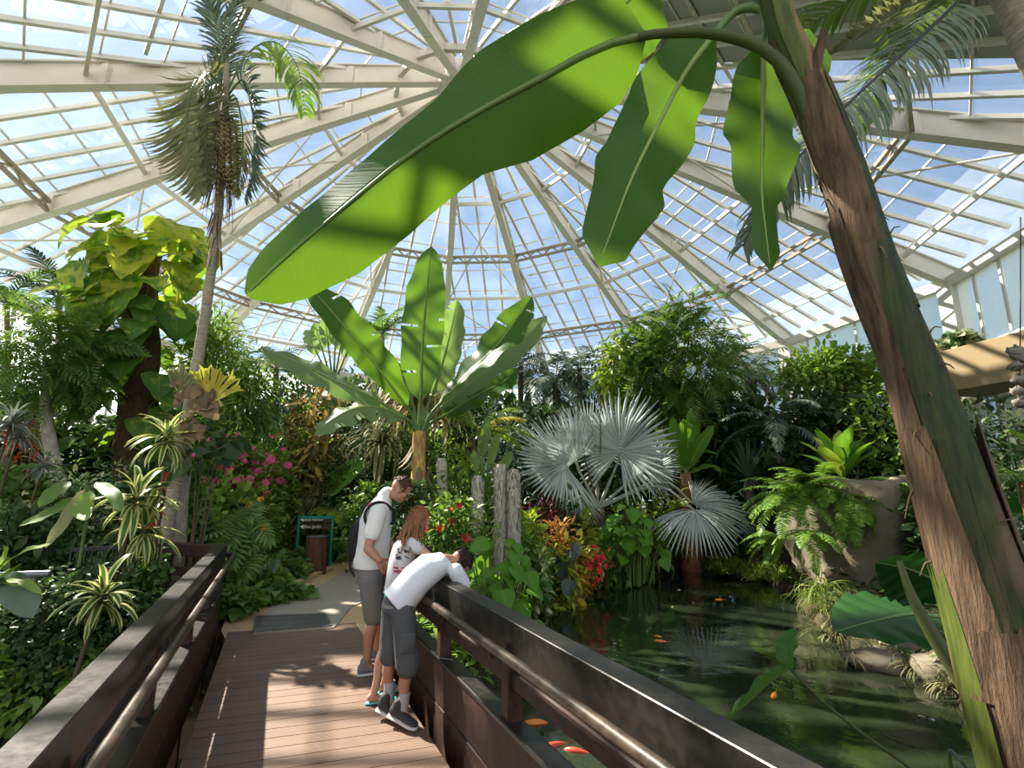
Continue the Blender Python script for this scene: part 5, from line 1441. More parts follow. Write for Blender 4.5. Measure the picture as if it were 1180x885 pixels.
def fern(label, c, n, L, mat='fernm', el=(-30, 60), az=(0, 360), nm='fern'):
    root = thing(nm, label, 'fern', c)
    for k in range(n):
        a_ = rng.uniform(*az); e = rng.uniform(*el)
        mb = frond(arc([0, 0, 0], a_, e, L * rng.uniform(.7, 1.1), 75), 30, L * .20, .030, (80, 65), .5, start=.08, r=.008, lift=.05); mb.build('frond', [M[mat], M['petiole']], root)
    return root
fp = lambda u, v, d: W(u, v, d)
fern('sword fern spilling left over the planter rock to the water', fp(918, 572, 10.6), 20, 1.25, az=(120, 300), el=(-30, 50))
fern('sword fern on top of the planter rock, left of the birdnest fern', fp(945, 560, 10.7), 18, 1.1, az=(100, 330), el=(-25, 60))
fern('sword fern hanging over the front of the planter rock', fp(978, 572, 10.35), 14, 1.0, az=(210, 330), el=(-50, 15))
fern('sword fern on the right rim of the planter rock behind the banana trunk', fp(1040, 558, 10.6), 13, .9, az=(190, 380), el=(-45, 30))
fern('low fern at the water on the left foot of the planter rock', fp(900, 622, 11.2), 14, .9, az=(100, 330), el=(-10, 50), mat='fernm')
fern('hanging fern low on the left side of the planter rock', fp(930, 612, 10.0), 10, .8, az=(150, 290), el=(-40, 20))
fern('sword fern behind the birdnest fern at the middle of the planter rim', fp(1000, 555, 10.5), 14, .8, az=(180, 360), el=(-40, 45))
fern('sword fern drooping right of the planter middle, in front of the trunk shadow', fp(1022, 560, 10.4), 12, .75, az=(200, 360), el=(-55, 30))
fern('pale sword fern at the upper left of the planter rim', fp(928, 560, 10.9), 14, .9, az=(100, 300), el=(-10, 60))
c = fp(972, 552, 11.2); root = thing('birdnest_fern', 'birdnest fern with upright yellow-green paddle leaves on top of the planter rock', 'fern', c)
for k in range(15):
    a_ = k * 2.4; e = math.radians(84 - 42 * k / 15); L = 1.3 - .25 * (k / 15)
    D = np.array([math.cos(a_) * math.cos(e), math.sin(a_) * math.cos(e), math.sin(e)])
    mb = MB(); place(mb, T_PADDLE, [[0, 0, 0]], D, [-math.cos(a_), -math.sin(a_), .4], np.array([[L * 1.1, L, L]])); mb.build('leaf', M['taro_bright' if k % 3 else 'lime'], root)
bush('trailing_plant', 'straw-like trailing growth down the left foot of the planter rock', 'plant', 945, 655, 50, 9.7, T_GRASS, .35, 300, M['grass'], 8, hang=1.2, base=[*G(952, 715, -.6)[:2], -.55])
# ---- right bank
def stone(label, c, r, s=(1, 1, .6)):
    mb = MB(); ball(mb, (0, 0, 0), 1, nu=18, nv=12)
    V = mb.V[0]; k = 1 + .12 * np.sin(V @ [3.1, 1.2, 2.0] + r * 9) + .08 * np.sin(V @ [6.3, -4.2, 5.0])
    mb.V[0] = V * k[:, None] * r * np.array(s)
    o = mb.build('stone', M['rock']); o.location = tuple(c); return tag(o, label, 'stone')
stone('flat stone block at the water below the planter rock', G(985, 702, -.55) + [.1, .2, .1], .42, (1.2, .8, .55))
stone('rounded stone on the right bank under the large dark taro leaf', G(1085, 768, -.55) + [.1, .3, .1], .45, (1.2, .9, .7))
stone('low stone at the water right of the mossy grass', G(1040, 772, -.55) + [0, .3, 0], .35, (1.4, .9, .5))
stone('mossy stone half hidden under the trunk of the leaning banana plant', G(1120, 790, -.55) + [.2, .3, .05], .5, (1.1, .9, .6))
for (u, v, lab) in ((1000, 762, 'ragged grass tuft on the right bank under the large dark leaf'), (1050, 772, 'ragged grass tuft right of the first one on the right bank'), (965, 735, 'ragged grass tuft at the foot of the planter rock'), (1105, 790, 'ragged grass tuft beside the leaning banana trunk')):
    b = G(u, v, -.52) + [.1, .25, 0]; root = thing('grass_tuft', lab, 'grass', b)
    mb = MB()
    for k in range(4): rosette(mb, [rng.normal(0, .18), rng.normal(0, .1), 0], 50, .36, T_GRASS, (0, 75), wide=1.5)
    mb.build('blades', M['olive'], root)
on_stalks('elephant_ear', 'elephant ear with upright leaf behind the trunk under the balcony', 'taro', 1118, 478, 60, 7.6, 6, .75, 'taro', hang=(35, 75))
on_stalks('elephant_ear', 'elephant ear with a sunlit leaf at the right edge under the balcony', 'taro', 1165, 495, 70, 6.8, 9, .62, 'taro_bright', hang=(15, 60))
on_stalks('elephant_ear', 'low dark elephant ear right of the leaning trunk', 'taro', 1135, 540, 90, 7.2, 12, .7, 'taro', hang=(10, 50))
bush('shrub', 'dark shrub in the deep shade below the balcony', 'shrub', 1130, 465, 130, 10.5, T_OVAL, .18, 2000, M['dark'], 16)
bush('shrub', 'white-flecked shrub at the right edge below the balcony', 'shrub', 1172, 468, 44, 8.6, T_OVAL, .14, 600, M['varieg'], 10, zbot=.5)
bush('shrub', 'small-leaved shrub around the blue tub at the right edge', 'shrub', 1150, 600, 80, 6.2, T_HEART, .14, 700, M['bluegreen'], 12)
bush('shrub', 'green shrub right of the planter rock seen past the trunk', 'shrub', 1080, 505, 70, 12.0, T_OVAL, .16, 1200, M['mid'], 14)
bush('balcony_plant', 'cream-variegated potted plant on the balcony edge', 'plant', 1104, 388, 38, 11.6, T_HEART, .22, 150, M['varieg'], 9, base=[*(W(1104, 404, 11.6))], stems=3)
b = W(1162, 640, 7.4); root = thing('blue_tub', 'blue plastic tub among the plants at the right edge', 'tub', [b[0], b[1], LZ(b[0], b[1])])
zt_ = W(1162, 577, 7.4)[2] - root.location[2]; rw = 22 * PXM(7.4)
M['blue'] = solid('blue_plastic', (.01, .17, .52), .4, .5, var=.1)
mb = MB(); lathe(mb, [(rw * .86, -.02), (rw * .95, zt_ * .5), (rw, zt_ - .04)], (0, 0, 0), 24); mb.build('tub_body', M['blue'], root)
mb = MB(); lathe(mb, [(rw, zt_ - .05), (rw * 1.08, zt_ - .04), (rw * 1.08, zt_), (rw * .95, zt_)], (0, 0, 0), 24); mb.build('rim', M['blue'], root)
palm('small_palm', 'small fibrous palm trunk at the right edge in front of the blue tub', 1182, 555, 6.4, 6, .9, 'mid', .35, tr=.09, el=(10, 60), tmat='fibre')
# hanging weathered wood
d = 5.0; q0 = W(1176, 378, d); root = thing('hanging_driftwood', 'hanging string of weathered wood pieces in front of the balcony at the right edge', 'ornament', W(1174, 395, d))
ol = root.location
mb = MB()
for k, (u, v, s) in enumerate(((1172, 405, .10), (1176, 411, .09), (1170, 423, .07), (1177, 437, .08), (1173, 450, .07), (1178, 464, .08))):
    ball(mb, W(u, v, d), (s * 1.2, s * .7, s * .55), nu=10, nv=7)
mb.V = [v + .012 * rng.standard_normal(v.shape) for v in mb.V]; mb.build('wood_pieces', solid('weathered_wood', (.22, .20, .17), .85, .2, var=.5, scale=9), root, ol)
mb = MB(); tube(mb, [W(1176, 250, d), W(1176, 330, d), W(1175, 470, d)], .006, 5, n=6); mb.build('cord', M['stem'], root, ol)

# ---- leaning banana plant in front (its trunk crosses the right side)
TR = [W(1232, 960, 1.95), W(1194, 860, 1.95), W(1152, 730, 1.98), W(1108, 600, 2.02), W(1058, 440, 2.08), W(1005, 310, 2.14), W(970, 200, 2.2), W(935, 110, 2.26), W(905, 45, 2.3), W(885, -20, 2.32)]
bb = np.array([TR[0][0] + .12, 1.9, -.5])
root = thing('banana_plant', 'leaning banana plant with a brown peeling trunk in the right foreground', 'banana plant', bb)
RT = [.21, .205, .185, .155, .13, .102, .098, .095, .088, .06]
mb = MB(); P = np.array([bb - [0, 0, .15]] + TR[1:]) - bb
P = spline(P, 44); tube(mb, P, [.23] + RT[1:], 26, jit=.018)
o = mb.build('trunk', M['bananatrunk'], root)
# peeling sheaths: long curved strips lying on the trunk
def sheath(t0, t1, az0, az1, lift, mat, tip=.04, nm='peeling_sheath', jag=.02):
    n = 16; tt = np.linspace(t0, t1, n); s = np.linspace(0, 1, len(P))
    C = np.stack([np.interp(tt, s, P[:, k]) for k in range(3)], 1); R = np.interp(tt, np.linspace(0, 1, 10), [.23] + RT[1:])
    T, X, Y = frames(C, (0, -1, 0))
    m = 9; V = []
    for i in range(n):
        f = i / (n - 1)
        az = np.radians(40 + np.linspace(az0 + 12 * f ** 3, az1 - 12 * f ** 3, m)) + rng.normal(0, .015)
        r = R[i] + .006 + lift * f ** 2.5
        V.append(C[i] + r * (np.cos(az)[:, None] * X[i] + np.sin(az)[:, None] * Y[i]) + T[i] * (jag * rng.standard_normal(m) * (i == n - 1))[:, None])
    V = np.array(V); V2 = V - .004 * nrm(V - C[:, None])
    mb = MB(); U = np.stack([np.broadcast_to(np.linspace(0, 1, m)[None], (n, m)), np.broadcast_to(tt[:, None], (n, m))], -1)
    mb.add(V.reshape(-1, 3), grid_faces(n, m), U); mb.add(V2.reshape(-1, 3), grid_faces(n, m)[:, ::-1], U)
    mb.build(nm, M[mat], root)
M['sheathbrown'] = bark('dry_sheath', (.035, .02, .012), (.17, .105, .06), (8, 8, 1.0), .8, .9)
M['sheathgreen'] = bark('green_sheath', (.03, .05, .008), (.10, .12, .02), (9, 9, 1.2), .55, .3, (.22, .13, .05), .64)
M['sheathdark'] = bark('dark_sheath', (.010, .016, .004), (.045, .06, .014), (9, 9, .8), .6, .6, (.12, .075, .045), .60)
for (t0, t1, a0, a1, lf, mt) in ((0, .40, 120, 182, .004, 'sheathgreen'), (0, .36, 58, 122, .02, 'sheathbrown'), (0, .33, -40, 60, .03, 'sheathbrown'), (.05, .46, 52, 80, .002, 'sheathdark'), (.25, .50, -40, 30, .022, 'sheathbrown'), (.30, .50, 88, 150, .02, 'sheathbrown'),
                                 (.33, .66, 28, 106, .004, 'sheathdark'), (.34, .70, 106, 196, .012, 'sheathbrown'), (.55, .76, 60, 150, .015, 'sheathbrown'), (.62, .86, 40, 130, .012, 'sheathbrown'), (.60, .85, -40, 45, .006, 'sheathdark'), (.74, .92, 110, 205, .010, 'sheathbrown'), (.80, .99, -20, 100, .003, 'sheathgreen')):
    sheath(t0, t1, a0, a1, lf, mt)
mb = MB()
for k in range(24):
    t = rng.uniform(.1, .8); az = rng.uniform(0, 2 * PI)
    C = np.array([np.interp(t, np.linspace(0, 1, len(P)), P[:, k_]) for k_ in range(3)]); r = np.interp(t, np.linspace(0, 1, 10), [.23] + RT[1:])
    p0 = C + r * np.array([math.cos(az), math.sin(az), 0]); q = p0 + np.array([math.cos(az) * .05, math.sin(az) * .05, rng.uniform(-.12, .08)])
    tube(mb, [p0, (p0 + q) / 2 + [0, 0, .02], q], [.006, .004, .002], 4, n=4, caps=False)
mb.build('fibres', M['deadfrond'], root)['kind'] = 'stuff'
# cut stubs of old leaf stalks
mb = MB(); a_ = W(938, 70, 2.2) - bb; tube(mb, [W(934, 115, 2.24) - bb, W(938, 85, 2.2) - bb, W(949, 36, 2.16) - bb], [.035, .03, .016], 10, n=6); mb.build('old_leaf_stub', M['sheathbrown'], root)
top_ = W(893, 20, 2.3)
def fleaf(pts, w, N, wr=None, pet=None, **k):
    banana_leaf(root, bb, [W(*p) for p in pts], w, N, mat='banana_front', pet=pet, wr=wr, **k)
# 1 the huge leaf reaching left
fleaf([(745, 40, 2.25), (690, 55, 2.25), (620, 92, 2.25), (545, 132, 2.25), (470, 180, 2.28), (400, 236, 2.32), (335, 292, 2.38), (284, 340, 2.45)], .27, (-.05, .75, .65), wr=.34, fold=[[.2, .2, .3, .6, 1.3, 1.8, 1.8, 1.4, .8], -.08], wave=.02, nl=90, nw=6, tears=0, petr=.028, midmat='petiole', wfreq=9,
      prof=[(0, .02), (.03, .55), (.08, .85), (.2, .98), (.33, 1), (.45, .8), (.55, .85), (.66, .9), (.8, .85), (.92, .62), (.97, .42), (1, .08)],
      pet=[W(958, 200, 2.24), W(936, 140, 2.23), W(908, 84, 2.22), W(875, 54, 2.22), W(815, 38, 2.23)])
# 2 leaf hanging at the middle right
fleaf([(825, 38, 2.45), (792, 80, 2.42), (760, 140, 2.36), (728, 205, 2.3), (705, 265, 2.26), (690, 306, 2.24)], .23, (-.25, .85, .45), wr=.25, fold=[.18, .12], wave=.035, nl=46, nw=5, petr=.024, tears=0, wfreq=11,
      prof=[(0, .05), (.05, .5), (.2, .85), (.3, .95), (.5, 1.0), (.62, .85), (.7, .95), (.85, .7), (.93, .55), (1, .05)],
      pet=[W(900, 40, 2.34), W(880, 12, 2.38), W(850, 12, 2.42)])
# 3 leaf hanging straight down
fleaf([(880, 55, 2.5), (879, 110, 2.48), (878, 170, 2.44), (878, 225, 2.4), (882, 262, 2.38), (888, 312, 2.36)], .20, (.0, .95, .3), wr=.24, fold=[.2, .25], wave=.04, nl=40, nw=4, petr=.02, tears=0, wfreq=12,
      prof=[(0, .2), (.08, .7), (.25, .95), (.42, 1), (.55, .85), (.68, .6), (.74, .3), (.84, .35), (.93, .3), (1, .02)], pet=[W(900, 30, 2.36), W(886, 22, 2.45)])
# 4 leaf above the huge one, cut by the top of the frame
fleaf([(760, -30, 2.7), (735, -10, 2.65), (705, 20, 2.6), (672, 48, 2.6)], .34, (-.1, .8, .6), wr=.34, fold=.1, wave=.03, nl=26, petr=.02, pet=[W(890, -10, 2.34), W(850, -60, 2.5), W(800, -60, 2.65)])
# 5, 6 upright leaves leaving the frame at the top
fleaf([(868, -70, 2.3), (850, -180, 2.3), (840, -330, 2.4)], .3, (.3, -.9, .2), fold=.5, nl=18, petr=.03, pet=[W(900, 30, 2.31), W(882, -20, 2.3)])
fleaf([(905, -60, 2.4), (930, -190, 2.6), (960, -330, 2.8)], .3, (-.3, -.9, .3), fold=.5, nl=18, petr=.03, pet=[W(905, 40, 2.31), W(903, -10, 2.35)])
# 7 small leaf behind the trunk top
fleaf([(918, 62, 2.55), (930, 50, 2.6), (940, 75, 2.62), (938, 110, 2.6)], .1, (0, .9, .4), nl=14, petr=.012, pet=[W(905, 50, 2.35)])
# dry twisted tip on leaf 3 is part of the blade; big dark taro in front of the bank
d = 4.1; b = np.array([*W(1150, 557, d)[:2], -.55]); root = thing('giant_taro', 'giant taro with two large dark ribbed leaves over the right bank', 'taro', b)
st = W(1135, 835, d - .4)
def tl(pts, wl, wr, N, mat, pet, fold=.1, wave=.05):
    v, f, uv, Pm = leaf3d([W(*p) for p in pts], [(0, .12), (.1, .62), (.35, 1), (.65, .72), (.9, .28), (1, .02)] if False else wscale([(0, .35), (.12, .8), (.35, 1), (.65, .74), (.9, .3), (1, .02)], wl), wscale([(0, .35), (.12, .8), (.35, 1), (.65, .74), (.9, .3), (1, .02)], wr), N, 60, 6, fold, wave * .6, 0, 20, rag=.012)
    o = MB().add(v, f, uv).build('leaf', M[mat], root, b)
    mb = MB(); tube(mb, Pm, [.016, .010, .003], 6, n=12); mb.build('midrib', M['petiole'], o, b)
    mb = MB(); tube(mb, pet, [.045, .032, .02], 8, n=14); mb.build('stalk', M['petiole_dark'], o, b)
M['taro_dark'] = leafmat('dark_ribbed_leaf', (.013, .060, .009), (.028, .095, .018), .2, .45, .3, veins=26)
tl([(1088, 712, 4.2), (1050, 708, 4.1), (1005, 716, 3.95), (963, 728, 3.85)], .44, .46, (-.1, -.35, .95), 'taro_dark', [st, W(1108, 760, 4.1), W(1085, 722, 4.2)], [.0, -.25])
tl([(1100, 690, 3.7), (1075, 668, 3.7), (1045, 655, 3.7), (1010, 648, 3.7)], .30, .38, (.05, .55, .8), 'taro_dark', [st, W(1120, 760, 3.6), W(1100, 690, 3.7)], [.1, .1])
mb = MB(); tube(mb, [W(1150, 900, 3.0), W(1118, 800, 3.05), W(1080, 740, 3.1), W(1052, 690, 3.15), W(1036, 646, 3.2)], [.07, .055, .045, .032, .015], 10, n=18); 
b3 = np.array([W(1150, 900, 3.0)[0], 3.0, -.62]); mb.build('x', M['petiole_dark'], None).name = 'leaf_stalk'
o = bpy.data.objects['leaf_stalk']; tag(o, 'thick olive leaf stalk curving up beside the leaning banana trunk', 'stalk')
# the leaf over the water seen edge-on with its long stalk
d = 3.4; b = np.array([*W(1108, 960, 2.85)[:2], -.75]); root = thing('giant_taro', 'taro leaf curling on a long thin stalk above the water, lower right', 'taro', b)
v, f, uv, Pm = leaf3d([W(912, 772, 3.3), W(896, 780, 3.32), W(868, 805, 3.36), W(836, 832, 3.4)], wscale([(0, .5), (.2, .95), (.5, 1), (.8, .6), (1, .03)], .15), wscale([(0, .5), (.2, .95), (.5, 1), (.8, .6), (1, .03)], .10), (-.75, .2, .6), 34, 5, [.7, .3], .018, 0, 9, rag=.0)
o = MB().add(v, f, uv).build('leaf', M['taro'], root, b)
v, f, uv, Pm = leaf3d([W(912, 772, 3.3), W(912, 755, 3.32), W(914, 738, 3.36), W(916, 724, 3.4)], wscale([(0, .5), (.3, 1), (.7, .8), (1, .1)], .10), wscale([(0, .5), (.3, 1), (.7, .8), (1, .1)], .09), (-.5, .1, .8), 24, 4, [.8, .5], .015, 0, 9, rag=.0)
MB().add(v, f, uv).build('leaf_lobe', M['taro'], o, b)
mb = MB(); tube(mb, [b, W(1108, 960, 2.85), W(1082, 912, 2.88), W(1050, 885, 2.95), W(1000, 850, 3.1), W(945, 806, 3.25), W(912, 772, 3.3)], [.018, .014, .012, .010, .008], 8, n=18); mb.build('stalk', M['petiole_dark'], o, b)
on_stalks('water_plant', 'small dark-leaved plant at the bottom edge right of the long thin stalk', 'plant', 1045, 842, 60, 3.3, 6, .20, 'taro_grey', base=[*W(1045, 557, 3.3)[:2], -.62], hang=(10, 50))
on_stalks('water_plant', 'tiny plant at the bottom edge beside the leaning banana trunk', 'plant', 1128, 848, 40, 3.1, 5, .12, 'mid', base=[*W(1128, 557, 3.1)[:2], -.62], hang=(10, 50))
# ---- palm whose long frond hangs behind the banana trunk (its own trunk stands outside on the right)
d = 4.2; pb = np.array([4.9, 3.4, -.5]); root = thing('overhanging_palm', 'palm with a long grey-green frond hanging behind the banana trunk, upper right', 'palm', pb)
ct = np.array([4.3, 3.6, 6.3])
mb = MB(); tube(mb, [[0, 0, -.2], (ct - pb) * [.3, .3, .5], ct - pb], [.2, .17, .14], 12, n=10, jit=.03); mb.build('trunk', M['palmtrunk'], root)
def of(pts, ll, n, m_, w=.045, N=(0, -1, .5), **k):
    P = [ct] + [W(*p) for p in pts]
    mb = frond([p - pb for p in P], n, ll, w, N=N, start=.3, np_=30, r=.022, **k); mb.build('frond', [M[m_], M['rubber_black'] if m_ == 'frondgrey' else M['petiole']], root)
M['frondgrey'] = leafmat('hanging_frond', (.12, .16, .11), (.22, .27, .19), .22, .4, .4)
of([(1140, -40, 3.4), (1095, 10, 3.2), (1040, 62, 3.05), (985, 112, 2.95), (935, 165, 2.85), (893, 215, 2.8), (866, 262, 2.78), (856, 284, 2.78)], .46, 110, 'frondgrey', w=.026, ang=(80, 30), droop=.9, prof=((0, .5), (.3, .9), (.55, 1), (.8, .75), (1, .3)), N=(-.2, -.8, .6), lift=-.05)
of([(1180, -60, 3.6), (1120, -20, 3.6), (1040, 10, 3.6), (960, 60, 3.6)], .40, 60, 'olive', ang=(70, 25), droop=1.0, N=(0, -.2, 1))
for az in (20, 80, 300, 340, 130): 
    mb = frond(arc(ct - pb, az, 35, 2.6, 80), 44, .45, .04); mb.build('frond', [M['mid'], M['petiole']], root)

# ------------------------------------------------------------------ far screen of shrubs under the glass wall
FAR = [(-40, 440, 120, 10.5, 'mid', 'shrub at the left glass wall beyond the frame edge'), (40, 478, 100, 11.5, 'mid', 'leafy shrub behind the slim palm trunk'), (120, 480, 110, 12.5, 'dark', 'dark shrub behind the pale trunk of the feathery tree'), (320, 440, 70, 15.5, 'bluegreen', 'bluish shrub right of the bamboo, far back'),
       (345, 425, 60, 16.5, 'mid', 'small-leaved shrub under the paddle-leaved palm'), (395, 440, 60, 16, 'mid', 'feathery green shrub behind the glossy dark shrub'), (430, 425, 80, 17, 'bluegreen', 'shaded shrub behind the left banana leaves'), (500, 430, 90, 17.5, 'dark', 'dark shrub far behind the banana plant'),
       (560, 435, 90, 17.5, 'dark', 'dark shrub far behind the yellow frond'), (590, 480, 90, 14.5, 'bluegreen', 'greyish shrub behind the moss columns, far back'), (470, 480, 80, 14.5, 'mid', 'green shrub between banana stem and far shrubs'), (420, 490, 70, 13.5, 'dark', 'dark shrub behind the small straw-coloured plant'),
       (820, 440, 80, 19, 'dark', 'dark shrub behind the broad feathery tree'), (1040, 440, 110, 12.2, 'bright', 'sunlit shrub by the glass wall above the creeper'), (300, 480, 80, 13.6, 'mid', 'mixed green shrub below the bamboo growth'), (340, 500, 70, 12.6, 'bright', 'bright shrub left of the narrow orange leaves'),
       (660, 520, 90, 15, 'dark', 'dark shrub behind the silver fan palm stem'), (240, 540, 70, 11.6, 'dark', 'dark shrub right of the tall palm foot'), (1090, 560, 80, 9.5, 'dark', 'dark shrub behind the leaning banana trunk'), (800, 520, 80, 16.5, 'dark', 'dark shrub behind the young banana leaves')]
for (u, vt, w, d, mt, lab) in FAR:
    bush('shrub', lab, 'shrub', u, vt, w * 1.15, d, T_OVAL, .2, 1500, M[mt], 16)
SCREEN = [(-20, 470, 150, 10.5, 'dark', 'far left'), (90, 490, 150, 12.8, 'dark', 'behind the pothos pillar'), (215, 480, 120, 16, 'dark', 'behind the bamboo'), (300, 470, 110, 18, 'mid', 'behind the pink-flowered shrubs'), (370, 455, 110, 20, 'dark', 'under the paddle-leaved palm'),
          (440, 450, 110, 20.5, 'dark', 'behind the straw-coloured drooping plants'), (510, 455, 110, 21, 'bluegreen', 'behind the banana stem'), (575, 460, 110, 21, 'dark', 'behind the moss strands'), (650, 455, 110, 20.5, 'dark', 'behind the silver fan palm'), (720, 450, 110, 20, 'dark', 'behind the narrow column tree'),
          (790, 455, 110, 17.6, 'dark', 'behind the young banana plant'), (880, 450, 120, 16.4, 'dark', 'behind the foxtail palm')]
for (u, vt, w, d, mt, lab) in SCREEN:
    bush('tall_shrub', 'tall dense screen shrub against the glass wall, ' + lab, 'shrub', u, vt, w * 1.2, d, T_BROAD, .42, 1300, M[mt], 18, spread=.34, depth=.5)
palm('feather_palm', 'bluish feather palm right of the bamboo', 318, 425, 15.0, 10, 1.6, 'bluegreen', .42, tr=.1, el=(-20, 70), tmat='darktrunk')
palm('feather_palm', 'upright feather palm seen between the banana leaves', 441, 385, 15.6, 8, 1.3, 'mid', .38, tr=.07, el=(20, 80), droop=50)
# paddle-leaved traveller palm
d = 16.5; b = spot(382, d); root = thing('traveller_palm', 'paddle-leaved fan-shaped palm far back above the left banana leaves', 'palm', b); hb_ = W(384, 445, d)
for (u, v) in ((352, 380), (362, 372), (374, 364), (388, 362), (398, 372), (408, 385)):
    q = W(u, v, d); P = [hb_ * .45 + q * .55, hb_ * .2 + q * .8, q]
    banana_leaf(root, b, P, .24, (.1, -1, .1), 'banana_pale', pet=[hb_], petr=.03, fold=.2, tears=3, nl=14, nw=3, wave=.03)
mb = MB(); tube(mb, [b, hb_], .15, 8, n=4); mb.build('trunk', M['palmtrunk'], root, b)

# ------------------------------------------------------------------ uncountable low growth on the beds
def carpet(name, label, n, region, mat, T, size, hmax=.35, seed=1):
    r = np.random.default_rng(seed); x0, x1, y0, y1 = region
    P = np.c_[r.uniform(x0, x1, n * 3), r.uniform(y0, y1, n * 3)]
    ok = (poly_dist(P, POND) > .12) & (poly_dist(P, PATH) > .12)
    L_, R_2 = on_left(0, 0, -.1), on_right(0, 0, -.3)
    dl = (P[:, 0] - L_[0]) * DA[1] - (P[:, 1] - L_[1]) * DA[0]; dr = (P[:, 0] - R_2[0]) * DR[1] - (P[:, 1] - R_2[1]) * DR[0]
    ok &= ~((dl > 0) & (dr < 0) & (P[:, 1] < 6.7))
    ok &= np.hypot(P[:, 0] - HUB[0], P[:, 1] - HUB[1]) < 12.5
    P = P[ok][:n]; z = land_z(P)
    hh = hmax * r.random(len(P)) ** 1.5 * (.4 + .6 * np.sin(P[:, 0] * 2.1) ** 2 * np.cos(P[:, 1] * 1.7) ** 2 + .3)
    p = np.c_[P, z + hh]
    D = nrm(np.c_[r.standard_normal((len(P), 2)), r.uniform(-.3, .6, len(P))])
    mb = MB(); place(mb, T, p, D, np.array([0, 0, 1.]) + r.standard_normal((len(P), 3)) * .35, size * r.uniform(.6, 1.3, len(P)))
    o = mb.build(name, M[mat]); tag(o, label, 'undergrowth', kind='stuff')
carpet('undergrowth', 'low green undergrowth on the beds left of the bridge and path', 9000, (-9, -2.6, 5.0, 11), 'mid', T_HEART, .13, .4, 1)
carpet('undergrowth', 'low green undergrowth on the far middle beds', 9000, (-7, 4, 10.5, 20), 'mid', T_OVAL, .17, .45, 2)
carpet('undergrowth', 'low undergrowth between the bridge and the near pond edge', 5000, (-3, 2, 4.6, 11), 'bright', T_OVAL, .12, .35, 3)
carpet('undergrowth', 'dark undergrowth on the banks right of the pond', 8000, (3, 10.5, 4, 20), 'dark', T_OVAL, .16, .4, 4)
# ------------------------------------------------------------------ fish and floating leaves
M['koi'] = solid('orange_fish', (.75, .22, .02), .35, .5, var=.25, scale=20)
M['koired'] = solid('red_fish', (.60, .07, .03), .35, .5, var=.4, scale=16)
def fish(label, u, v, az, L, mat):
    c = G(u, v, ZW - .0); c[2] = ZW - .004
    root = thing('koi', label, 'fish', c, None, math.radians(az))
    t_ = np.linspace(0, 1, 14); r = L * .13 * np.sin(PI * np.clip(t_ * .97 + .03, 0, 1)) ** .7 * (1 - .45 * t_)
    mb = MB(); tube(mb, np.c_[L * (.5 - t_ * .85), .03 * L * np.sin(t_ * 4), 0 * t_], np.maximum(r, .004), 12, squash=1.15); mb.build('body', M[mat], root)
    mb = MB(); q = np.array([-L * .35, .03 * L * math.sin(4), 0])
    mb.add([q, q + [-.2 * L, .02 * L, .10 * L], q + [-.13 * L, .02 * L, 0], q + [-.2 * L, .02 * L, -.10 * L], q + [0, .01 * L, 0], q + [-.13 * L, .035 * L, 0]], [[0, 1, 2, 3], [4, 3, 5, 1]]); mb.build('tail_fin', M[mat], root)
    for s in (-1, 1):
        mb = MB(); q = np.array([L * .2, s * L * .09, 0]); place(mb, leaf_t(OVAL, 4, 3, .1, .2), [q], [-.6, s, -.1], [0, 0, 1], L * .2); mb.build('side_fin', M[mat], root)
fish('orange koi lying level at the surface behind the second right railing post', 610, 834, 5, .36, 'koi')
fish('orange koi seen above the middle rail, pointing away', 647, 804, 70, .30, 'koi')
fish('dark red koi under the railing nearest the bottom edge', 642, 858, 200, .30, 'koired')
fish('dark red koi beside the other red one, a little nearer', 668, 866, 160, .28, 'koired')
for (u, v, s, lab) in ((830, 691, .10, 'small orange fish far out in the middle of the pond'), (757, 733, .08, 'small orange fish left of the fan leaf reflection'), (868, 668, .09, 'small orange fish close to the grass mounds'), (763, 739, .1, 'small red fish beside the small orange one'), (892, 800, .12, 'reddish fish by the curling taro leaf'), (955, 650 + 40, .08, 'tiny orange fish off the planter rock')):
    fish(lab, u, v, rng.uniform(0, 360), s * 2.2, 'koi')
for k, (u, v) in enumerate(((840, 688), (800, 695), (905, 672), (1057, 826), (1078, 832), (1118, 833), (780, 680), (775, 700))):
    c = G(u, v, ZW); mb = MB(); place(mb, T_OVAL, [[0, 0, .008]], [math.cos(k * 2), math.sin(k * 2), 0], [0, 0, 1], .10)
    o = mb.build('floating_leaf', M['straw' if k % 2 else 'paleflower']); o.location = tuple(c)
    tag(o, 'small pale fallen leaf floating on the green pond', 'leaf', 'fallen leaves floating on the pond')
# ================================================================== people
M['skin'] = solid('skin', (.52, .29, .20), .5, .4, var=.06, scale=5)
M['skin_tan'] = solid('tanned_skin', (.40, .20, .125), .5, .4, var=.08, scale=5)
M['cloth_white'] = solid('white_shirt_cloth', (.72, .71, .68), .85, .2, var=.05, scale=6, bump=.25, bscale=14)
M['cloth_bluewhite'] = solid('pale_tshirt_cloth', (.66, .68, .72), .85, .2, var=.05, scale=6, bump=.25, bscale=14)
M['cloth_grey'] = solid('grey_shorts_cloth', (.17, .165, .155), .9, .2, var=.2, scale=9, bump=.35, bscale=18)
M['cloth_dark'] = solid('charcoal_shorts_cloth', (.085, .09, .095), .9, .2, var=.25, scale=9, bump=.35, bscale=18)
M['hair_brown'] = bark('brown_hair', (.035, .018, .010), (.11, .055, .03), (30, 30, 8), .5, .5)
M['hair_red'] = bark('auburn_hair', (.10, .038, .015), (.34, .155, .07), (30, 30, 3), .42, .6)
M['hair_dark'] = bark('dark_hair', (.010, .006, .004), (.045, .024, .014), (30, 30, 8), .45, .5)
M['black'] = solid('black_fabric', (.018, .017, .022), .8, .2, var=.3, scale=9)
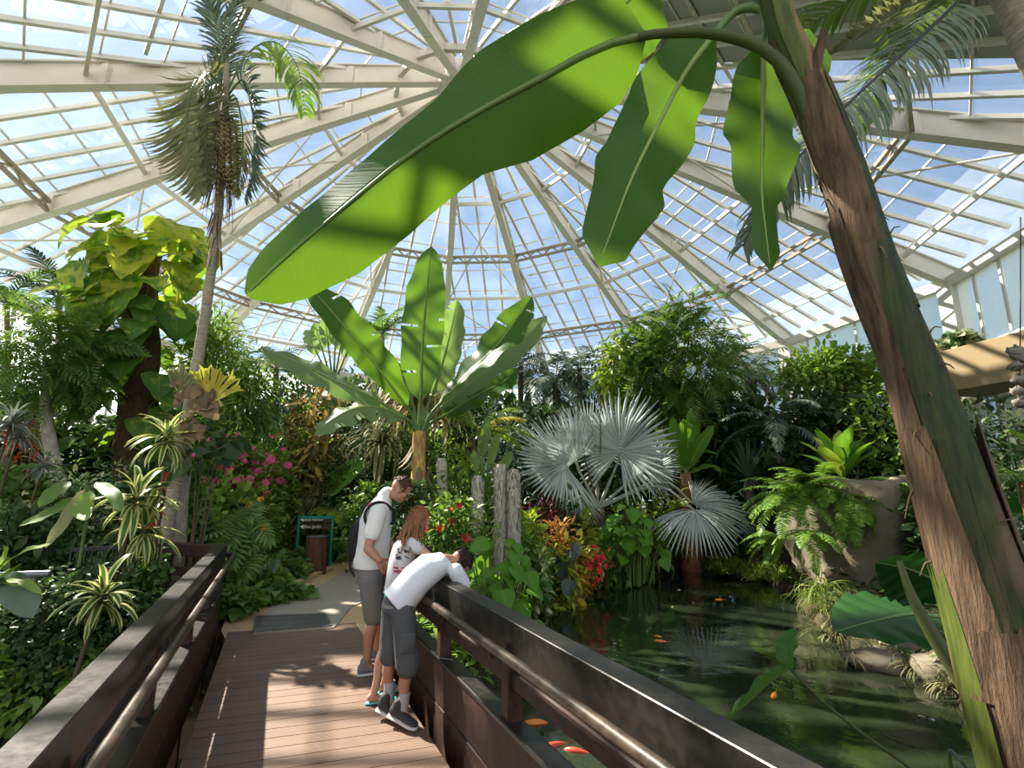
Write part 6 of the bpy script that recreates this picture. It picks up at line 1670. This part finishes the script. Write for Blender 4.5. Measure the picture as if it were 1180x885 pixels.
M['sole'] = solid('pale_sole', (.62, .60, .57), .6, .3)
M['shoe_grey'] = solid('grey_canvas_shoe', (.20, .20, .23), .8, .2, var=.2)
M['shoe_dark'] = solid('dark_sneaker', (.045, .045, .05), .7, .3, var=.3)
M['sock'] = solid('grey_sock', (.36, .36, .37), .9, .1, var=.15, scale=20)
M['turquoise'] = solid('turquoise_rubber', (.10, .52, .54), .5, .4)
M['turqcloth'] = solid('turquoise_cloth', (.06, .36, .38), .85, .2)
M['printdark'] = solid('dark_print', (.05, .04, .05), .85, .2)
M['printred'] = solid('red_print', (.36, .06, .08), .85, .2)
M['lens'] = solid('glasses_frame', (.02, .02, .02), .3, .6)
def V3(*a): return np.array(a, float)
def loft(mb, C, A, B, ns=24, pw=1.0):
    "closed rings: centres C, half axes A and B (vectors)"
    C, A, B = (np.asarray(x, float) for x in (C, A, B))
    a = np.linspace(0, 2 * PI, ns, endpoint=False)
    V = C[:, None] + np.cos(a)[None, :, None] * A[:, None] + np.sin(a)[None, :, None] * B[:, None]
    L = len(C); i = np.arange(L - 1)[:, None] * ns; j = np.arange(ns)[None]; k = (j + 1) % ns
    V = V.reshape(-1, 3)
    mb.add(V, np.stack([i + j, i + k, i + ns + k, i + ns + j], -1).reshape(-1, 4))
    mb.F.append((np.arange(ns)[::-1][None] + mb.n - L * ns, 0)); mb.F.append((np.arange(ns)[None] + mb.n - ns, 0))
    return mb
def limb(mb, pts, rad, n=18, ns=16):
    P = spline(pts, n) if len(pts) > 2 else np.linspace(pts[0], pts[1], n)
    r = np.interp(np.linspace(0, 1, n), np.linspace(0, 1, len(rad)), rad)
    tube(mb, P, r, ns)
    ball(mb, P[0], r[0] * .98, nu=ns, nv=10); ball(mb, P[-1], r[-1] * .98, nu=ns, nv=10)
    return mb
def fuse(mb, name, mat, parent, origin, voxel=.007, smooth=6):
    "joins overlapping volumes into one continuous surface"
    o = mb.build('tmp', M[mat] if isinstance(mat, str) else mat, None, origin)
    m = o.modifiers.new('r', 'REMESH'); m.mode = 'VOXEL'; m.voxel_size = voxel; m.use_smooth_shade = True
    s = o.modifiers.new('s', 'SMOOTH'); s.factor = .5; s.iterations = smooth
    dg = bpy.context.evaluated_depsgraph_get(); dg.update()
    me = bpy.data.meshes.new_from_object(o.evaluated_get(dg)); me.name = name
    me.materials.clear(); me.materials.append(M[mat] if isinstance(mat, str) else mat)
    bpy.data.objects.remove(o)
    r = bpy.data.objects.new(name, me); COL.objects.link(r)
    if parent is not None: r.parent = parent
    return r
def hand(mb, wrist, D, N, T, s=1.0, curl=.5, spread=.12):
    "D fingers' direction, N out of the palm, T thumb side"
    D = nrm(D); N = nrm(N - D * (np.asarray(N, float) @ D)); T = nrm(T - D * (np.asarray(T, float) @ D) - N * (np.asarray(T, float) @ N))
    w = np.asarray(wrist, float)
    ball(mb, w + D * .045 * s, (1, 1, 1), np.stack([T * .040 * s, D * .055 * s, N * .016 * s], 1), nu=14, nv=10)
    for k, (off, L) in enumerate(((.030, .070), (.011, .080), (-.009, .075), (-.028, .058))):
        p = w + D * .082 * s + T * off * s; a = curl * .5; d = nrm(D + T * spread * (off / .03))
        pts = [p - d * .02 * s]
        for seg in (.45, .32, .25):
            dd = d * math.cos(a) + N * math.sin(a); p = p + dd * L * seg * s; pts.append(p); a += curl
        limb(mb, pts, [.0095 * s, .0088 * s, .008 * s, .0068 * s], 9, 8)
    p = w + D * .022 * s + T * .034 * s; d = nrm(D * .6 + T * .75 + N * .25)
    limb(mb, [p - d * .01 * s, p + d * .032 * s, p + nrm(D + T * .3 + N * .4) * .06 * s], [.012 * s, .0105 * s, .008 * s], 8, 8)
def head(mb, c, U, Fd, s=1.0):
    "head about c, U towards the crown, Fd where the face looks"
    U = nrm(U); Fd = nrm(Fd - U * (np.asarray(Fd, float) @ U)); S = np.cross(U, Fd)
    R = np.stack([S, Fd, U], 1)
    def e(o, r, **k): ball(mb, c + R @ (np.array(o) * s), (1, 1, 1), R @ np.diag(np.array(r) * s), **k)
    e((0, -.008, .022), (.076, .097, .090), nu=22, nv=14)          # skull
    e((0, .018, -.040), (.060, .072, .075), nu=18, nv=12)          # face and jaw
    e((0, .060, -.088), (.030, .026, .024))                        # chin
    e((0, .088, .006), (.050, .014, .012))                         # brow
    e((0, .098, -.030), (.012, .020, .022)); e((0, .106, -.040), (.015, .015, .011))  # nose
    e((0, .082, -.066), (.024, .012, .007)); e((0, .081, -.075), (.021, .012, .007))  # lips
    for x in (-1, 1):
        e((x * .077, -.006, -.018), (.010, .022, .034)); e((x * .048, .062, -.025), (.022, .022, .022))
    return R
def eyes(c, R, s, root, o):
    mb = MB()
    for x in (-1, 1): ball(mb, c + R @ (np.array((x * .031, .086, -.012)) * s), .011 * s, nu=10, nv=8)
    mb.build('eyes', M['lens'], root, o)
def hair_cap(c, R, s, keep, mat, root, o, thick=.010, name='hair', rough=.004, extra=None):
    nu, nv = 40, 26
    th = np.linspace(0, PI, nv); a = np.linspace(0, 2 * PI, nu, endpoint=False)
    d = np.stack([np.sin(th)[:, None] * np.cos(a), np.sin(th)[:, None] * np.sin(a), np.broadcast_to(np.cos(th)[:, None], (nv, nu))], -1).reshape(-1, 3)
    V = d * (np.array((.076, .099, .092)) + thick) + np.array((0, -.010, .022))
    V = V + d * rough * rng.standard_normal((len(V), 1))
    kp = keep(V)
    i = np.arange(nv - 1)[:, None] * nu; j = np.arange(nu)[None]; k = (j + 1) % nu
    F = np.stack([i + j, i + nu + j, i + nu + k, i + k], -1).reshape(-1, 4)
    F = F[kp[F].all(1)]
    Vi = V - d * (thick + .012)
    mb = MB(); W_ = lambda v: c + (v * s) @ R.T
    mb.add(W_(V), F); mb.add(W_(Vi), F[:, ::-1])
    # tufts along the surface
    idx = np.where(kp)[0]; idx = idx[rng.integers(0, len(idx), 420)]
    dd = d[idx] * .35 + np.array([0, -.5, -.8]) * .6 + rng.standard_normal((420, 3)) * .25
    place(mb, leaf_t([(0, .12), (.5, .10), (1, .01)], 3, 2, 0, .6), W_(V[idx] - d[idx] * .004), dd @ R.T, d[idx] @ R.T, .034 * s)
    if extra: extra(mb)
    return mb.build(name, M[mat], root, o)
def shoe(name, toe, heel, up, mat, root, o, w=.046, h=.075, collar=.11, solem='sole'):
    toe, heel, up = V3(*toe), V3(*heel), nrm(up)
    d = nrm(toe - heel); L = np.linalg.norm(toe - heel); sd = np.cross(d, up); u = np.cross(sd, d)
    t = np.array([0, .06, .2, .42, .65, .85, .96, 1.0])
    ww = np.array([.55, .80, .86, .82, 1.0, .98, .7, .3]) * w
    hh = np.array([.9, 1.05, 1.05, .9, .62, .48, .36, .2]) * h
    mb = MB(); loft(mb, [heel + d * L * k + u * (.02 + g / 2) for k, g in zip(t, hh)], [sd * q for q in ww], [u * g / 2 for g in hh], 20)
    P = heel + d * L * .22 + u * (h + .01); limb(mb, [P, P + u * (collar - h)], [.043, .040], 6, 16)
    b = fuse(mb, name, mat, root, o, .006, 3)
    mb = MB(); loft(mb, [heel + d * (L * k * 1.03 - .006) + u * .012 for k in t], [sd * (q + .006) for q in ww], [u * .014 for q in ww], 20)
    mb.build('sole', M[solem], b, o)
    return b
# ---------------------------------------------------------------- man
d = 5.0; mo = W(424, 775, d); mo[2] = 0
man = thing('person', 'man in white shirt and grey shorts looking down, hand at his hip, beside the girl', 'person', mo)
Fm = nrm(V3(.93, .36, 0)); Rm = nrm(V3(.36, -.93, 0)); Z = V3(0, 0, 1)
def mw(u, v, f=0, r=0): return W(u, v, d) + Fm * f + Rm * r
hipc = mw(429, 662, 0, -.06); 
mb = MB()
Cs = [mw(428, 668, 0, -.06), mw(428, 650, 0, -.06), mw(430, 625, 0, -.06), mw(433, 600, 0, -.06), mw(438, 584, 0, -.06), mw(443, 574, 0, -.06)]
loft(mb, Cs, [Fm * .115, Fm * .12, Fm * .12, Fm * .125, Fm * .095, Fm * .06], [Rm * .165, Rm * .16, Rm * .165, Rm * .185, Rm * .16, Rm * .07], 24)
hc = mw(463, 564, 0, -.06)
limb(mb, [mw(441, 580, 0, -.06), mw(449, 571, 0, -.06), mw(457, 567, 0, -.06)], [.062, .058, .056])
Um = nrm(.62 * Fm + .78 * Z - .0 * Rm); Fh = nrm(.80 * Fm - .60 * Z + .12 * Rm)
Rh = head(mb, hc, Um, Fh, 1.03)
for sd, (sh, el, wr) in ((1, (mw(434, 591, 0, .13), mw(424, 629, -.02, .23), mw(433.5, 641, .0, .27))), (-1, (mw(440, 590, .02, -.24), mw(447, 625, .02, -.28), mw(452, 652, .12, -.20)))):
    limb(mb, [sh, (sh + el) / 2 + Rm * sd * .01, el], [.058, .054, .043], 14); limb(mb, [el, (el + wr) / 2, wr], [.045, .042, .029], 14)
    if sd > 0: hand(mb, wr - nrm(wr - el) * .01, nrm(V3(.1, 0, -.7) + Fm * .35 - Rm * .1), -Rm, Fm + Z * .8, 1.05, .25)
    else: hand(mb, wr, nrm(Fm * .8 - Z * .5), -Z, -Rm, 1.0, .3)
an_r = G(421.5, 766, .09); an_l = W(433, 750, 5.35)
an_l[2] = .09
kn_r = mw(427, 712, .03, .02); kn_l = mw(436, 712, .06, -.2)
hp_r = mw(427, 665, 0, .05); hp_l = mw(431, 665, 0, -.17)
for hp, kn, an in ((hp_r, kn_r, an_r), (hp_l, kn_l, an_l)):
    limb(mb, [hp, (hp + kn) / 2, kn], [.088, .078, .058], 16); cm = kn * .65 + an * .35 - Fm * .018
    limb(mb, [kn, cm, kn * .25 + an * .75, an], [.056, .060, .042, .037], 18)
    limb(mb, [an, an + Fm * .08 - Z * .05, an + Fm * .15 - Z * .065], [.04, .034, .026], 10)
fuse(mb, 'body', 'skin_tan', man, mo, .0065, 5); eyes(hc, Rh, 1.03, man, mo)
hair_cap(hc, Rh, 1.03, lambda V: (V[:, 2] > .018 - .30 * (V[:, 1] + .02)) & ~((V[:, 1] > .045) & (V[:, 2] < .075)), 'hair_brown', man, mo, .008)
mb = MB()
for x in (-1, 1):
    a = np.linspace(0, 2 * PI, 15); q = [hc + Rh @ (np.array((x * .034 + .026 * math.cos(k), .104, -.014 + .018 * math.sin(k))) * 1.03) for k in a]; tube(mb, q, .0022, 5, caps=False)
    tube(mb, [hc + Rh @ (np.array(p) * 1.03) for p in ((x * .06, .102, -.01), (x * .080, .05, -.004), (x * .083, -.005, 0))], .0025, 5)
mb.build('glasses', M['lens'], man, mo)
# shirt
mb = MB()
Cs = [mw(428.5, 655, .0, -.06), mw(428, 645, .0, -.06), mw(430, 622, .01, -.06), mw(433, 600, .005, -.06), mw(437, 586, 0, -.06), mw(442, 575, 0, -.06), mw(444.5, 571, 0, -.06)]
loft(mb, Cs, [Fm * .168, Fm * .165, Fm * .160, Fm * .152, Fm * .125, Fm * .085, Fm * .068], [Rm * .20, Rm * .195, Rm * .195, Rm * .215, Rm * .20, Rm * .10, Rm * .074], 28)
for sd, sh, el in ((1, mw(434, 590, 0, .125), mw(424, 629, -.02, .23)), (-1, mw(440, 590, .02, -.24), mw(447, 625, .02, -.28))):
    limb(mb, [sh, sh * .4 + el * .6], [.083, .080], 12)
limb(mb, [mw(443, 574, 0, -.06), mw(447, 569, 0, -.06)], [.072, .070], 6)
sh_ = fuse(mb, 'shirt', 'cloth_white', man, mo, .009, 6)
# shirt back print: a few blocks of dark and red marks between the shoulder blades
def on_back(u, v): return W(u, v, d)
mb1, mb2 = MB(), MB()
for k, (u, v, w_, h_, red) in enumerate(((424, 573, .05, .012, 0), (430, 571, .03, .02, 0), (421, 582, .025, .035, 1), (425, 580, .02, .03, 1), (420, 588, .03, .02, 0), (426, 588, .035, .014, 0), (423, 593, .02, .012, 0))):
    c = mw(u + 3, v, 0, 0); n_ = nrm(-Fm * .5 + Rm * .8 + Z * .2)
    c0 = mw(431, v + 6, 0, -.06); q = c0 + nrm(c - c0) * .01
    # push to the shirt surface
    ok, loc, nn, _ = sh_.ray_cast(Vector(c + n_ * .5 - mo), Vector(-n_))
    if ok:
        loc = np.array(loc) + mo; nn = np.array(nn); t1 = nrm(np.cross(nn, Z)); t2 = np.cross(t1, nn)
        box(mb2 if red else mb1, loc + nn * .001, (w_, h_, .004), np.stack([t1, t2, nn], 1))
if mb1.n: mb1.build('print', M['printdark'], sh_, mo, smooth=False)['kind'] = 'stuff'
if mb2.n: mb2.build('red_print', M['printred'], sh_, mo, smooth=False)['kind'] = 'stuff'
# shorts
mb = MB()
loft(mb, [mw(428, 648, 0, -.06), mw(428, 660, 0, -.06), mw(428, 672, 0, -.06)], [Fm * .138, Fm * .145, Fm * .14], [Rm * .185, Rm * .19, Rm * .18], 24)
for hp, kn in ((hp_r, kn_r), (hp_l, kn_l)): limb(mb, [hp, (hp + kn) / 2, kn + (hp - kn) * .06], [.115, .108, .098], 14)
fuse(mb, 'shorts', 'cloth_grey', man, mo, .009, 5)
shoe('shoe', an_r - [0, 0, .09] + Fm * .20 - Rm * .0, an_r - [0, 0, .09] - Fm * .07, Z, 'shoe_grey', man, mo)
shoe('shoe', an_l - [0, 0, .09] + Fm * .20, an_l - [0, 0, .09] - Fm * .07, Z, 'shoe_grey', man, mo)
# backpack on his back
bpk = thing('backpack', 'dark backpack worn on the back of the man in the white shirt', 'backpack', mw(414, 625, -.06, -.08))
bo_ = bpk.location
mb = MB(); loft(mb, [mw(416, 650, -.04, -.10), mw(415, 640, -.05, -.10), mw(415.5, 622, -.05, -.10), mw(418, 606, -.035, -.10), mw(422, 596, -.02, -.10)], [Fm * .03, Fm * .058, Fm * .064, Fm * .055, Fm * .03], [Rm * .10, Rm * .14, Rm * .145, Rm * .12, Rm * .06], 20)
fuse(mb, 'bag_body', 'black', bpk, bo_, .012, 4)
mb = MB()
for r in (.085, -.2):
    c = mw(435, 594, 0, r); tube(mb, [c + (Fm * math.cos(k) + Z * math.sin(k)) * (.128 if k > .3 else .15) for k in np.radians([215, 190, 165, 140, 115, 90, 65, 40, 15, -10, -35])], .016, 6, n=18)
mb.build('shoulder_strap', M['black'], bpk, bo_)
mb = MB(); tube(mb, [mw(411, 645, -.06, .0), mw(410, 655, -.05, .0), mw(412, 664, -.03, .02)], .010, 6, n=8); mb.build('hanging_strap', M['black'], bpk, bo_)
# ---------------------------------------------------------------- girl
d = 4.5; go_ = G(432, 808, 0)
girl = thing('person', 'girl with long auburn hair leaning on the railing between man and boy', 'person', go_)
Fg = nrm(V3(.90, .43, 0)); Rg = nrm(V3(.43, -.90, 0))
def gw(u, v, f=0, r=0): return W(u + max(0, min(9, (v - 600) * .12)) * (1 if v < 700 else max(0, 1 - (v - 700) / 30)), v, d) + Fg * f + Rg * r
gc = -.05
mb = MB()
loft(mb, [gw(450, 686, 0, gc), gw(453, 668, 0, gc), gw(459, 645, 0, gc), gw(466, 626, 0, gc), gw(471, 618, 0, gc)], [Fg * .085, Fg * .08, Fg * .085, Fg * .075, Fg * .045], [Rg * .13, Rg * .115, Rg * .13, Rg * .125, Rg * .05], 22)
limb(mb, [gw(470, 622, 0, gc), gw(477, 612, 0, gc), gw(480, 606, 0, gc)], [.048, .044, .044])
ghc = gw(484, 600, .01, gc); Ug = nrm(.40 * Fg + .90 * Z); Fgh = nrm(.85 * Fg - .45 * Z - .15 * Rg)
Rgh = head(mb, ghc, Ug, Fgh, .95)
for sd, sh, el, wr in ((1, gw(469, 625, 0, .07), gw(484, 640, .02, .10), gw(493, 657, .10, -.02)), (-1, gw(472, 622, 0, -.17), gw(486, 640, .05, -.2), gw(494, 656, .1, -.2))):
    limb(mb, [sh, el], [.043, .034], 12); limb(mb, [el, wr], [.034, .024], 12); hand(mb, wr, Fg + Rg * -.2, -Z, -Rg * sd, .85, .35)
gan_r = G(430.5, 800, .07); gan_l = W(442, 789, 4.55); gan_l[2] = .07
gkn_r = gw(441, 742, .02, .05); gkn_l = gw(450, 738, .05, -.12); ghp_r = gw(449, 690, 0, .03); ghp_l = gw(452, 690, 0, -.13)
for hp, kn, an in ((ghp_r, gkn_r, gan_r), (ghp_l, gkn_l, gan_l)):
    limb(mb, [hp, (hp + kn) / 2, kn], [.075, .064, .046], 14); limb(mb, [kn, kn * .65 + an * .35 - Fg * .012, kn * .25 + an * .75, an], [.045, .048, .034, .030], 16)
    limb(mb, [an - Z * .02 - Fg * .02, an + Fg * .06 - Z * .045, an + Fg * .12 - Z * .052], [.032, .03, .026], 10)
    for k in range(5): limb(mb, [an + Fg * .12 - Z * .05 + Rg * (.022 - .011 * k), an + Fg * (.155 - .006 * k) - Z * .054 + Rg * (.024 - .012 * k)], [.009, .008], 4, 8)
fuse(mb, 'body', 'skin', girl, go_, .0062, 5); eyes(ghc, Rgh, .95, girl, go_)
def strands(mb):
    Wp = lambda x, y, z: ghc + Rgh @ (np.array((x, y, z)) * .95)
    for k in range(150):
        a = rng.uniform(.12 * PI, .88 * PI); x = math.cos(a) * .085; y = -math.sin(a) * .095
        if rng.random() < .3: y += rng.uniform(0, .07)
        p0 = Wp(x * .8, y * .8, .06 + rng.normal(0, .02)); p1 = Wp(x * 1.12, y * 1.12, -.02)
        dr = rng.uniform(.13, .30); back = rng.uniform(.0, .09)
        p2 = p1 - Z * dr * .5 - Fg * back * .5 + Rg * rng.normal(.01, .02); p3 = p1 - Z * dr - Fg * back + Rg * rng.normal(.01, .035)
        tube(mb, [p0, p1, p2, p3], [.008, .011, .009, .003], 5, n=9, caps=False)
hair_cap(ghc, Rgh, .95, lambda V: (V[:, 2] > -.06) & ~((V[:, 1] > .035) & (V[:, 2] < .078)), 'hair_red', girl, go_, .012, extra=strands)
mb = MB()
loft(mb, [gw(450, 682, 0, gc), gw(452, 670, 0, gc), gw(459, 645, 0, gc), gw(465, 628, 0, gc), gw(470, 619, 0, gc)], [Fg * .108, Fg * .105, Fg * .105, Fg * .095, Fg * .06], [Rg * .145, Rg * .135, Rg * .145, Rg * .145, Rg * .075], 24)
for sh, el in ((gw(469, 625, 0, .07), gw(484, 640, .02, .10)), (gw(472, 622, 0, -.17), gw(486, 640, .05, -.2))): limb(mb, [sh, sh * .62 + el * .38], [.056, .054], 8)
M['girlshirt'] = solid('printed_tshirt_cloth', (.50, .49, .50), .85, .2, var=.2, scale=14)
gs = fuse(mb, 'tshirt', 'girlshirt', girl, go_, .008, 5)
mb1, mb2 = MB(), MB()
for k in range(16):
    u, v = rng.uniform(455, 468), rng.uniform(626, 644); red = False
    if k > 10: u, v, red = rng.uniform(452, 462), rng.uniform(653, 660), True
    n_ = nrm(Rg * .8 - Fg * .4 + Z * .1); c = gw(u, v)
    ok, loc, nn, _ = gs.ray_cast(Vector(c + n_ * .5 - go_), Vector(-n_))
    if ok:
        loc = np.array(loc) + go_; nn = np.array(nn); t1 = nrm(np.cross(nn, Z)); t2 = np.cross(t1, nn)
        a = rng.uniform(-.6, .6) if not red else .1; q1 = t1 * math.cos(a) + t2 * math.sin(a); q2 = np.cross(nn, q1)
        box(mb2 if red else mb1, loc + nn * .001, (rng.uniform(.02, .05), rng.uniform(.008, .018), .004), np.stack([q1, q2, nn], 1))
if mb1.n: mb1.build('print', M['printdark'], gs, go_, smooth=False)['kind'] = 'stuff'
if mb2.n: mb2.build('red_print', M['printred'], gs, go_, smooth=False)['kind'] = 'stuff'
mb = MB()
loft(mb, [gw(450, 680, 0, gc), gw(450, 690, 0, gc), gw(449, 700, 0, gc)], [Fg * .10, Fg * .105, Fg * .10], [Rg * .14, Rg * .145, Rg * .135], 20)
for hp, kn in ((ghp_r, gkn_r), (ghp_l, gkn_l)): limb(mb, [hp, hp * .5 + kn * .5], [.085, .078], 10)
fuse(mb, 'shorts', 'turqcloth', girl, go_, .008, 5)
for an in (gan_r, gan_l):
    mb = MB(); t = np.linspace(0, 1, 9); a0 = an - Z * .058 - Fg * .06
    loft(mb, [a0 + Fg * .245 * k for k in t], [Rg * w_ for w_ in (.012, .034, .037, .034, .036, .044, .046, .038, .012)], [Z * .010] * 9, 14)
    fo = mb.build('flip_flop', M['turquoise'], girl, go_)
    mb = MB(); c = an - Z * .048 + Fg * .13
    for s_ in (-1, 1): tube(mb, [c, c - Fg * .05 + Z * .035 + Rg * s_ * .022, c - Fg * .10 + Rg * s_ * .042 - Z * .002], .006, 6, n=8)
    mb.build('toe_strap', M['turquoise'], fo, go_)
# ---------------------------------------------------------------- boy
d = 4.0; yo = G(458, 836, 0)
boy = thing('person', 'boy in pale t-shirt and charcoal shorts bent far over the railing on tiptoe', 'person', yo)
Fb = nrm(V3(.92, .39, 0)); Rb = nrm(V3(.39, -.92, 0))
def yw(u, v, f=0, r=0, dd=None): return W(u, v, dd or d) + Fb * f + Rb * r
hip = yw(461, 694, 0, -.05); che = W(497, 660, 4.08); nek = W(514, 643, 4.12)
ax = nrm(nek - hip); nb = nrm(np.cross(Rb, ax)); nb = nb if nb[2] > 0 else -nb       # nb: out of the back
mb = MB()
C_ = [hip - ax * .05, hip, hip * .6 + nek * .4 + nb * .035, hip * .25 + nek * .75 + nb * .03, nek - ax * .05, nek]
loft(mb, C_, [nb * .09, nb * .095, nb * .085, nb * .082, nb * .06, nb * .04], [Rb * .13, Rb * .13, Rb * .12, Rb * .135, Rb * .12, Rb * .05], 22)
bhc = W(529, 649, 4.17); Ub = nrm(ax * .9 - Z * .35); Fbh = nrm(-Z * .85 + Fb * .25)
limb(mb, [nek - ax * .02, (nek + bhc) / 2], [.046, .044]); Rbh = head(mb, bhc, Ub, Fbh, .93)
bsh_r, bsh_l = W(527, 661, 4.04), W(510, 648, 4.32)
bel_r, bel_l = W(541, 688, 4.16), W(530, 682, 4.42)
bwr_r, bwr_l = W(520, 702, 4.20), W(511, 690, 4.26)
for sh, el, wr in ((bsh_r, bel_r, bwr_r), (bsh_l, bel_l, bwr_l)):
    limb(mb, [sh, el], [.040, .033], 12); limb(mb, [el, wr], [.033, .024], 12); hand(mb, wr, nrm(wr - el), nrm(V3(-.3, -.3, -.8)), Fb, .8, .55)
ban_l, ban_r = W(448.5, 806, 4.12), W(464, 817, 3.97)
bkn_l, bkn_r = yw(449, 762, .02, -.10), yw(466, 770, .02, .03)
bhp_l, bhp_r = yw(457, 700, 0, -.12), yw(464, 704, 0, .02)
for hp, kn, an in ((bhp_r, bkn_r, ban_r), (bhp_l, bkn_l, ban_l)):
    limb(mb, [hp, (hp + kn) / 2, kn], [.074, .062, .044], 14); limb(mb, [kn, kn * .65 + an * .35 - Fb * .012, kn * .25 + an * .75, an], [.043, .045, .034, .031], 16)
    ft = nrm(V3(.95, -.28, 0)); limb(mb, [an, an + ft * .05 - Z * .05, an + ft * .07 - Z * .06], [.031, .024, .014], 10)
fuse(mb, 'body', 'skin_tan', boy, yo, .0062, 5); eyes(bhc, Rbh, .93, boy, yo)
hair_cap(bhc, Rbh, .93, lambda V: (V[:, 2] > .0 - .35 * (V[:, 1] + .03)) & ~((V[:, 1] > .045) & (V[:, 2] < .075)), 'hair_dark', boy, yo, .012)
mb = MB()
C_ = [hip - ax * .045, hip + ax * .02, hip * .6 + nek * .4 + nb * .030, hip * .25 + nek * .75 + nb * .028, nek - ax * .05, nek + ax * .0]
loft(mb, C_, [nb * .128, nb * .128, nb * .124, nb * .118, nb * .092, nb * .062], [Rb * .155, Rb * .15, Rb * .145, Rb * .155, Rb * .14, Rb * .07], 24)
for sh, el in ((bsh_r, bel_r), (bsh_l, bel_l)): limb(mb, [sh * .85 + nek * .15, sh * .55 + el * .45], [.062, .062], 10)
fuse(mb, 'tshirt', 'cloth_bluewhite', boy, yo, .008, 5)
mb = MB()
loft(mb, [hip + ax * .05 - Z * .01, hip - Z * .02, yw(461, 706, 0, -.05)], [nrm(nb * .5 + -Fb) * .112, Fb * .125, Fb * .12], [Rb * .145, Rb * .15, Rb * .145], 20)
for hp, kn in ((bhp_r, bkn_r), (bhp_l, bkn_l)): limb(mb, [hp, (hp + kn) / 2, kn + (hp - kn) * .05], [.092, .088, .088], 14)
sho = fuse(mb, 'shorts', 'cloth_dark', boy, yo, .008, 5)
mb = MB(); c = (bhp_r + bkn_r) / 2 + Rb * .085; beam(mb, c + Z * .07 - Fb * .0, c - Z * .07, .11, .02, Rb, bev=.006); mb.build('cargo_pocket', M['cloth_dark'], sho, yo)
for kn, an, toe_, heel_ in ((bkn_r, ban_r, None, None), (bkn_l, ban_l, None, None)):
    top = kn * .42 + an * .58
    mb = MB(); tube(mb, [top, (top + an) / 2, an + (an - top) * .05], [.041, .040, .039], 16, n=8, jit=.015); mb.build('sock', M['sock'], boy, yo)
shoe('sneaker', G(480, 842, .01), G(449, 826, .055), Z, 'shoe_dark', boy, yo, .042, .07, .10)
shoe('sneaker', G(455, 829, .01), G(435, 819, .05), Z, 'shoe_dark', boy, yo, .042, .07, .10)
# ------------------------------------------------------------------ repeats of one kind share a group
from collections import defaultdict
kinds = defaultdict(list)
for o in COL.objects:
    if o.parent is None and o.get('category') and not o.get('kind') and not o.get('group'):
        kinds[o.name.split('.')[0]].append(o)
PLACE = {'koi': 'koi swimming in the pond', 'person': 'family on the footbridge', 'moss_strand': 'grey moss columns beside the banana plant', 'stone': 'stones on the right bank', 'fern': 'sword ferns on the planter rock', 'dracaena': 'striped dracaenas left of the bridge',
         'staghorn_fern': 'staghorn ferns on the tall palm trunk', 'bridge_railing': 'railings of the footbridge', 'return_railing': 'short railings at the end of the footbridge', 'tall_shrub': 'screen shrubs against the glass wall', 'groundcover_plant': 'low leafy groundcover by the bridge', 'ivy': 'ivy left of the bridge'}
for k, os_ in kinds.items():
    if len(os_) > 1:
        for o in os_: o['group'] = PLACE.get(k, k.replace('_', ' ') + 's in the planted beds')
# ================================================================== light and camera
wd = bpy.data.worlds.new('sky'); SC.world = wd; wd.use_nodes = True
nt = wd.node_tree; nt.nodes.clear(); t = NT(nt)
out = nt.nodes.new('ShaderNodeOutputWorld'); bg = nt.nodes.new('ShaderNodeBackground')
sk = nt.nodes.new('ShaderNodeTexSky'); sk.sky_type = 'NISHITA'; sk.sun_disc = False
SUN = nrm(np.array([-.85, .58, .95]))
sk.sun_elevation = math.asin(SUN[2]); sk.sun_rotation = math.atan2(SUN[0], SUN[1])
sk.air_density = 1.0; sk.dust_density = .6; sk.ozone_density = 1.2
co = t.coord('Generated')
n = t.noise(co, 2.2, 6, .6)
cl = t.ramp(n, [(.46, (0, 0, 0)), (.75, (1, 1, 1))])
c = t.mix(1.0, sk.outputs[0], (.60, .79, 1.0), 'MULTIPLY')
c = t.mix(.42, c, (3.3, 4.7, 6.4))
c = t.mix(t.math('MULTIPLY', cl, .14), c, (6.5, 6.9, 7.4))
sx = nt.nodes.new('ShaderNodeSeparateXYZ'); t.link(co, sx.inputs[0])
bank = t.ramp(t.math('ADD', t.math('MULTIPLY', sx.outputs[1], -.5), .5), [(.58, (0, 0, 0)), (.9, (1, 1, 1))])   # unseen bright cloud bank behind the camera, added as fill light
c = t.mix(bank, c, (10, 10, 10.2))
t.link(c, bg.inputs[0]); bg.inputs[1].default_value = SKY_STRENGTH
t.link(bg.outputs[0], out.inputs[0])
sl = bpy.data.lights.new('sun', 'SUN'); sl.energy = SUN_STRENGTH; sl.angle = math.radians(.7); sl.color = (1, .915, .78)
so_ = bpy.data.objects.new('sun', sl); COL.objects.link(so_)
so_.rotation_euler = Vector((-SUN[0], -SUN[1], -SUN[2])).to_track_quat('-Z', 'Y').to_euler()
so_.location = tuple(SUN * 40)
cd = bpy.data.cameras.new('camera'); cam = bpy.data.objects.new('camera', cd); COL.objects.link(cam)
cam.location = (0, 0, EYE); cam.rotation_euler = (PI / 2 + PIT, 0, 0)
cd.sensor_fit = 'HORIZONTAL'; cd.sensor_width = 36; cd.lens = FPX / 1180 * 36; cd.clip_start = .05; cd.clip_end = 2000
SC.camera = cam
vs = SC.view_settings; vs.view_transform = 'Standard'; vs.look = 'None'; vs.exposure = EXPOSURE; vs.gamma = 1; vs.use_curve_mapping = False
cy = SC.cycles
cy.max_bounces = 7; cy.diffuse_bounces = 3; cy.glossy_bounces = 3; cy.transmission_bounces = 4; cy.transparent_max_bounces = 14
cy.caustics_reflective = False; cy.caustics_refractive = False
cy.sample_clamp_indirect = 4
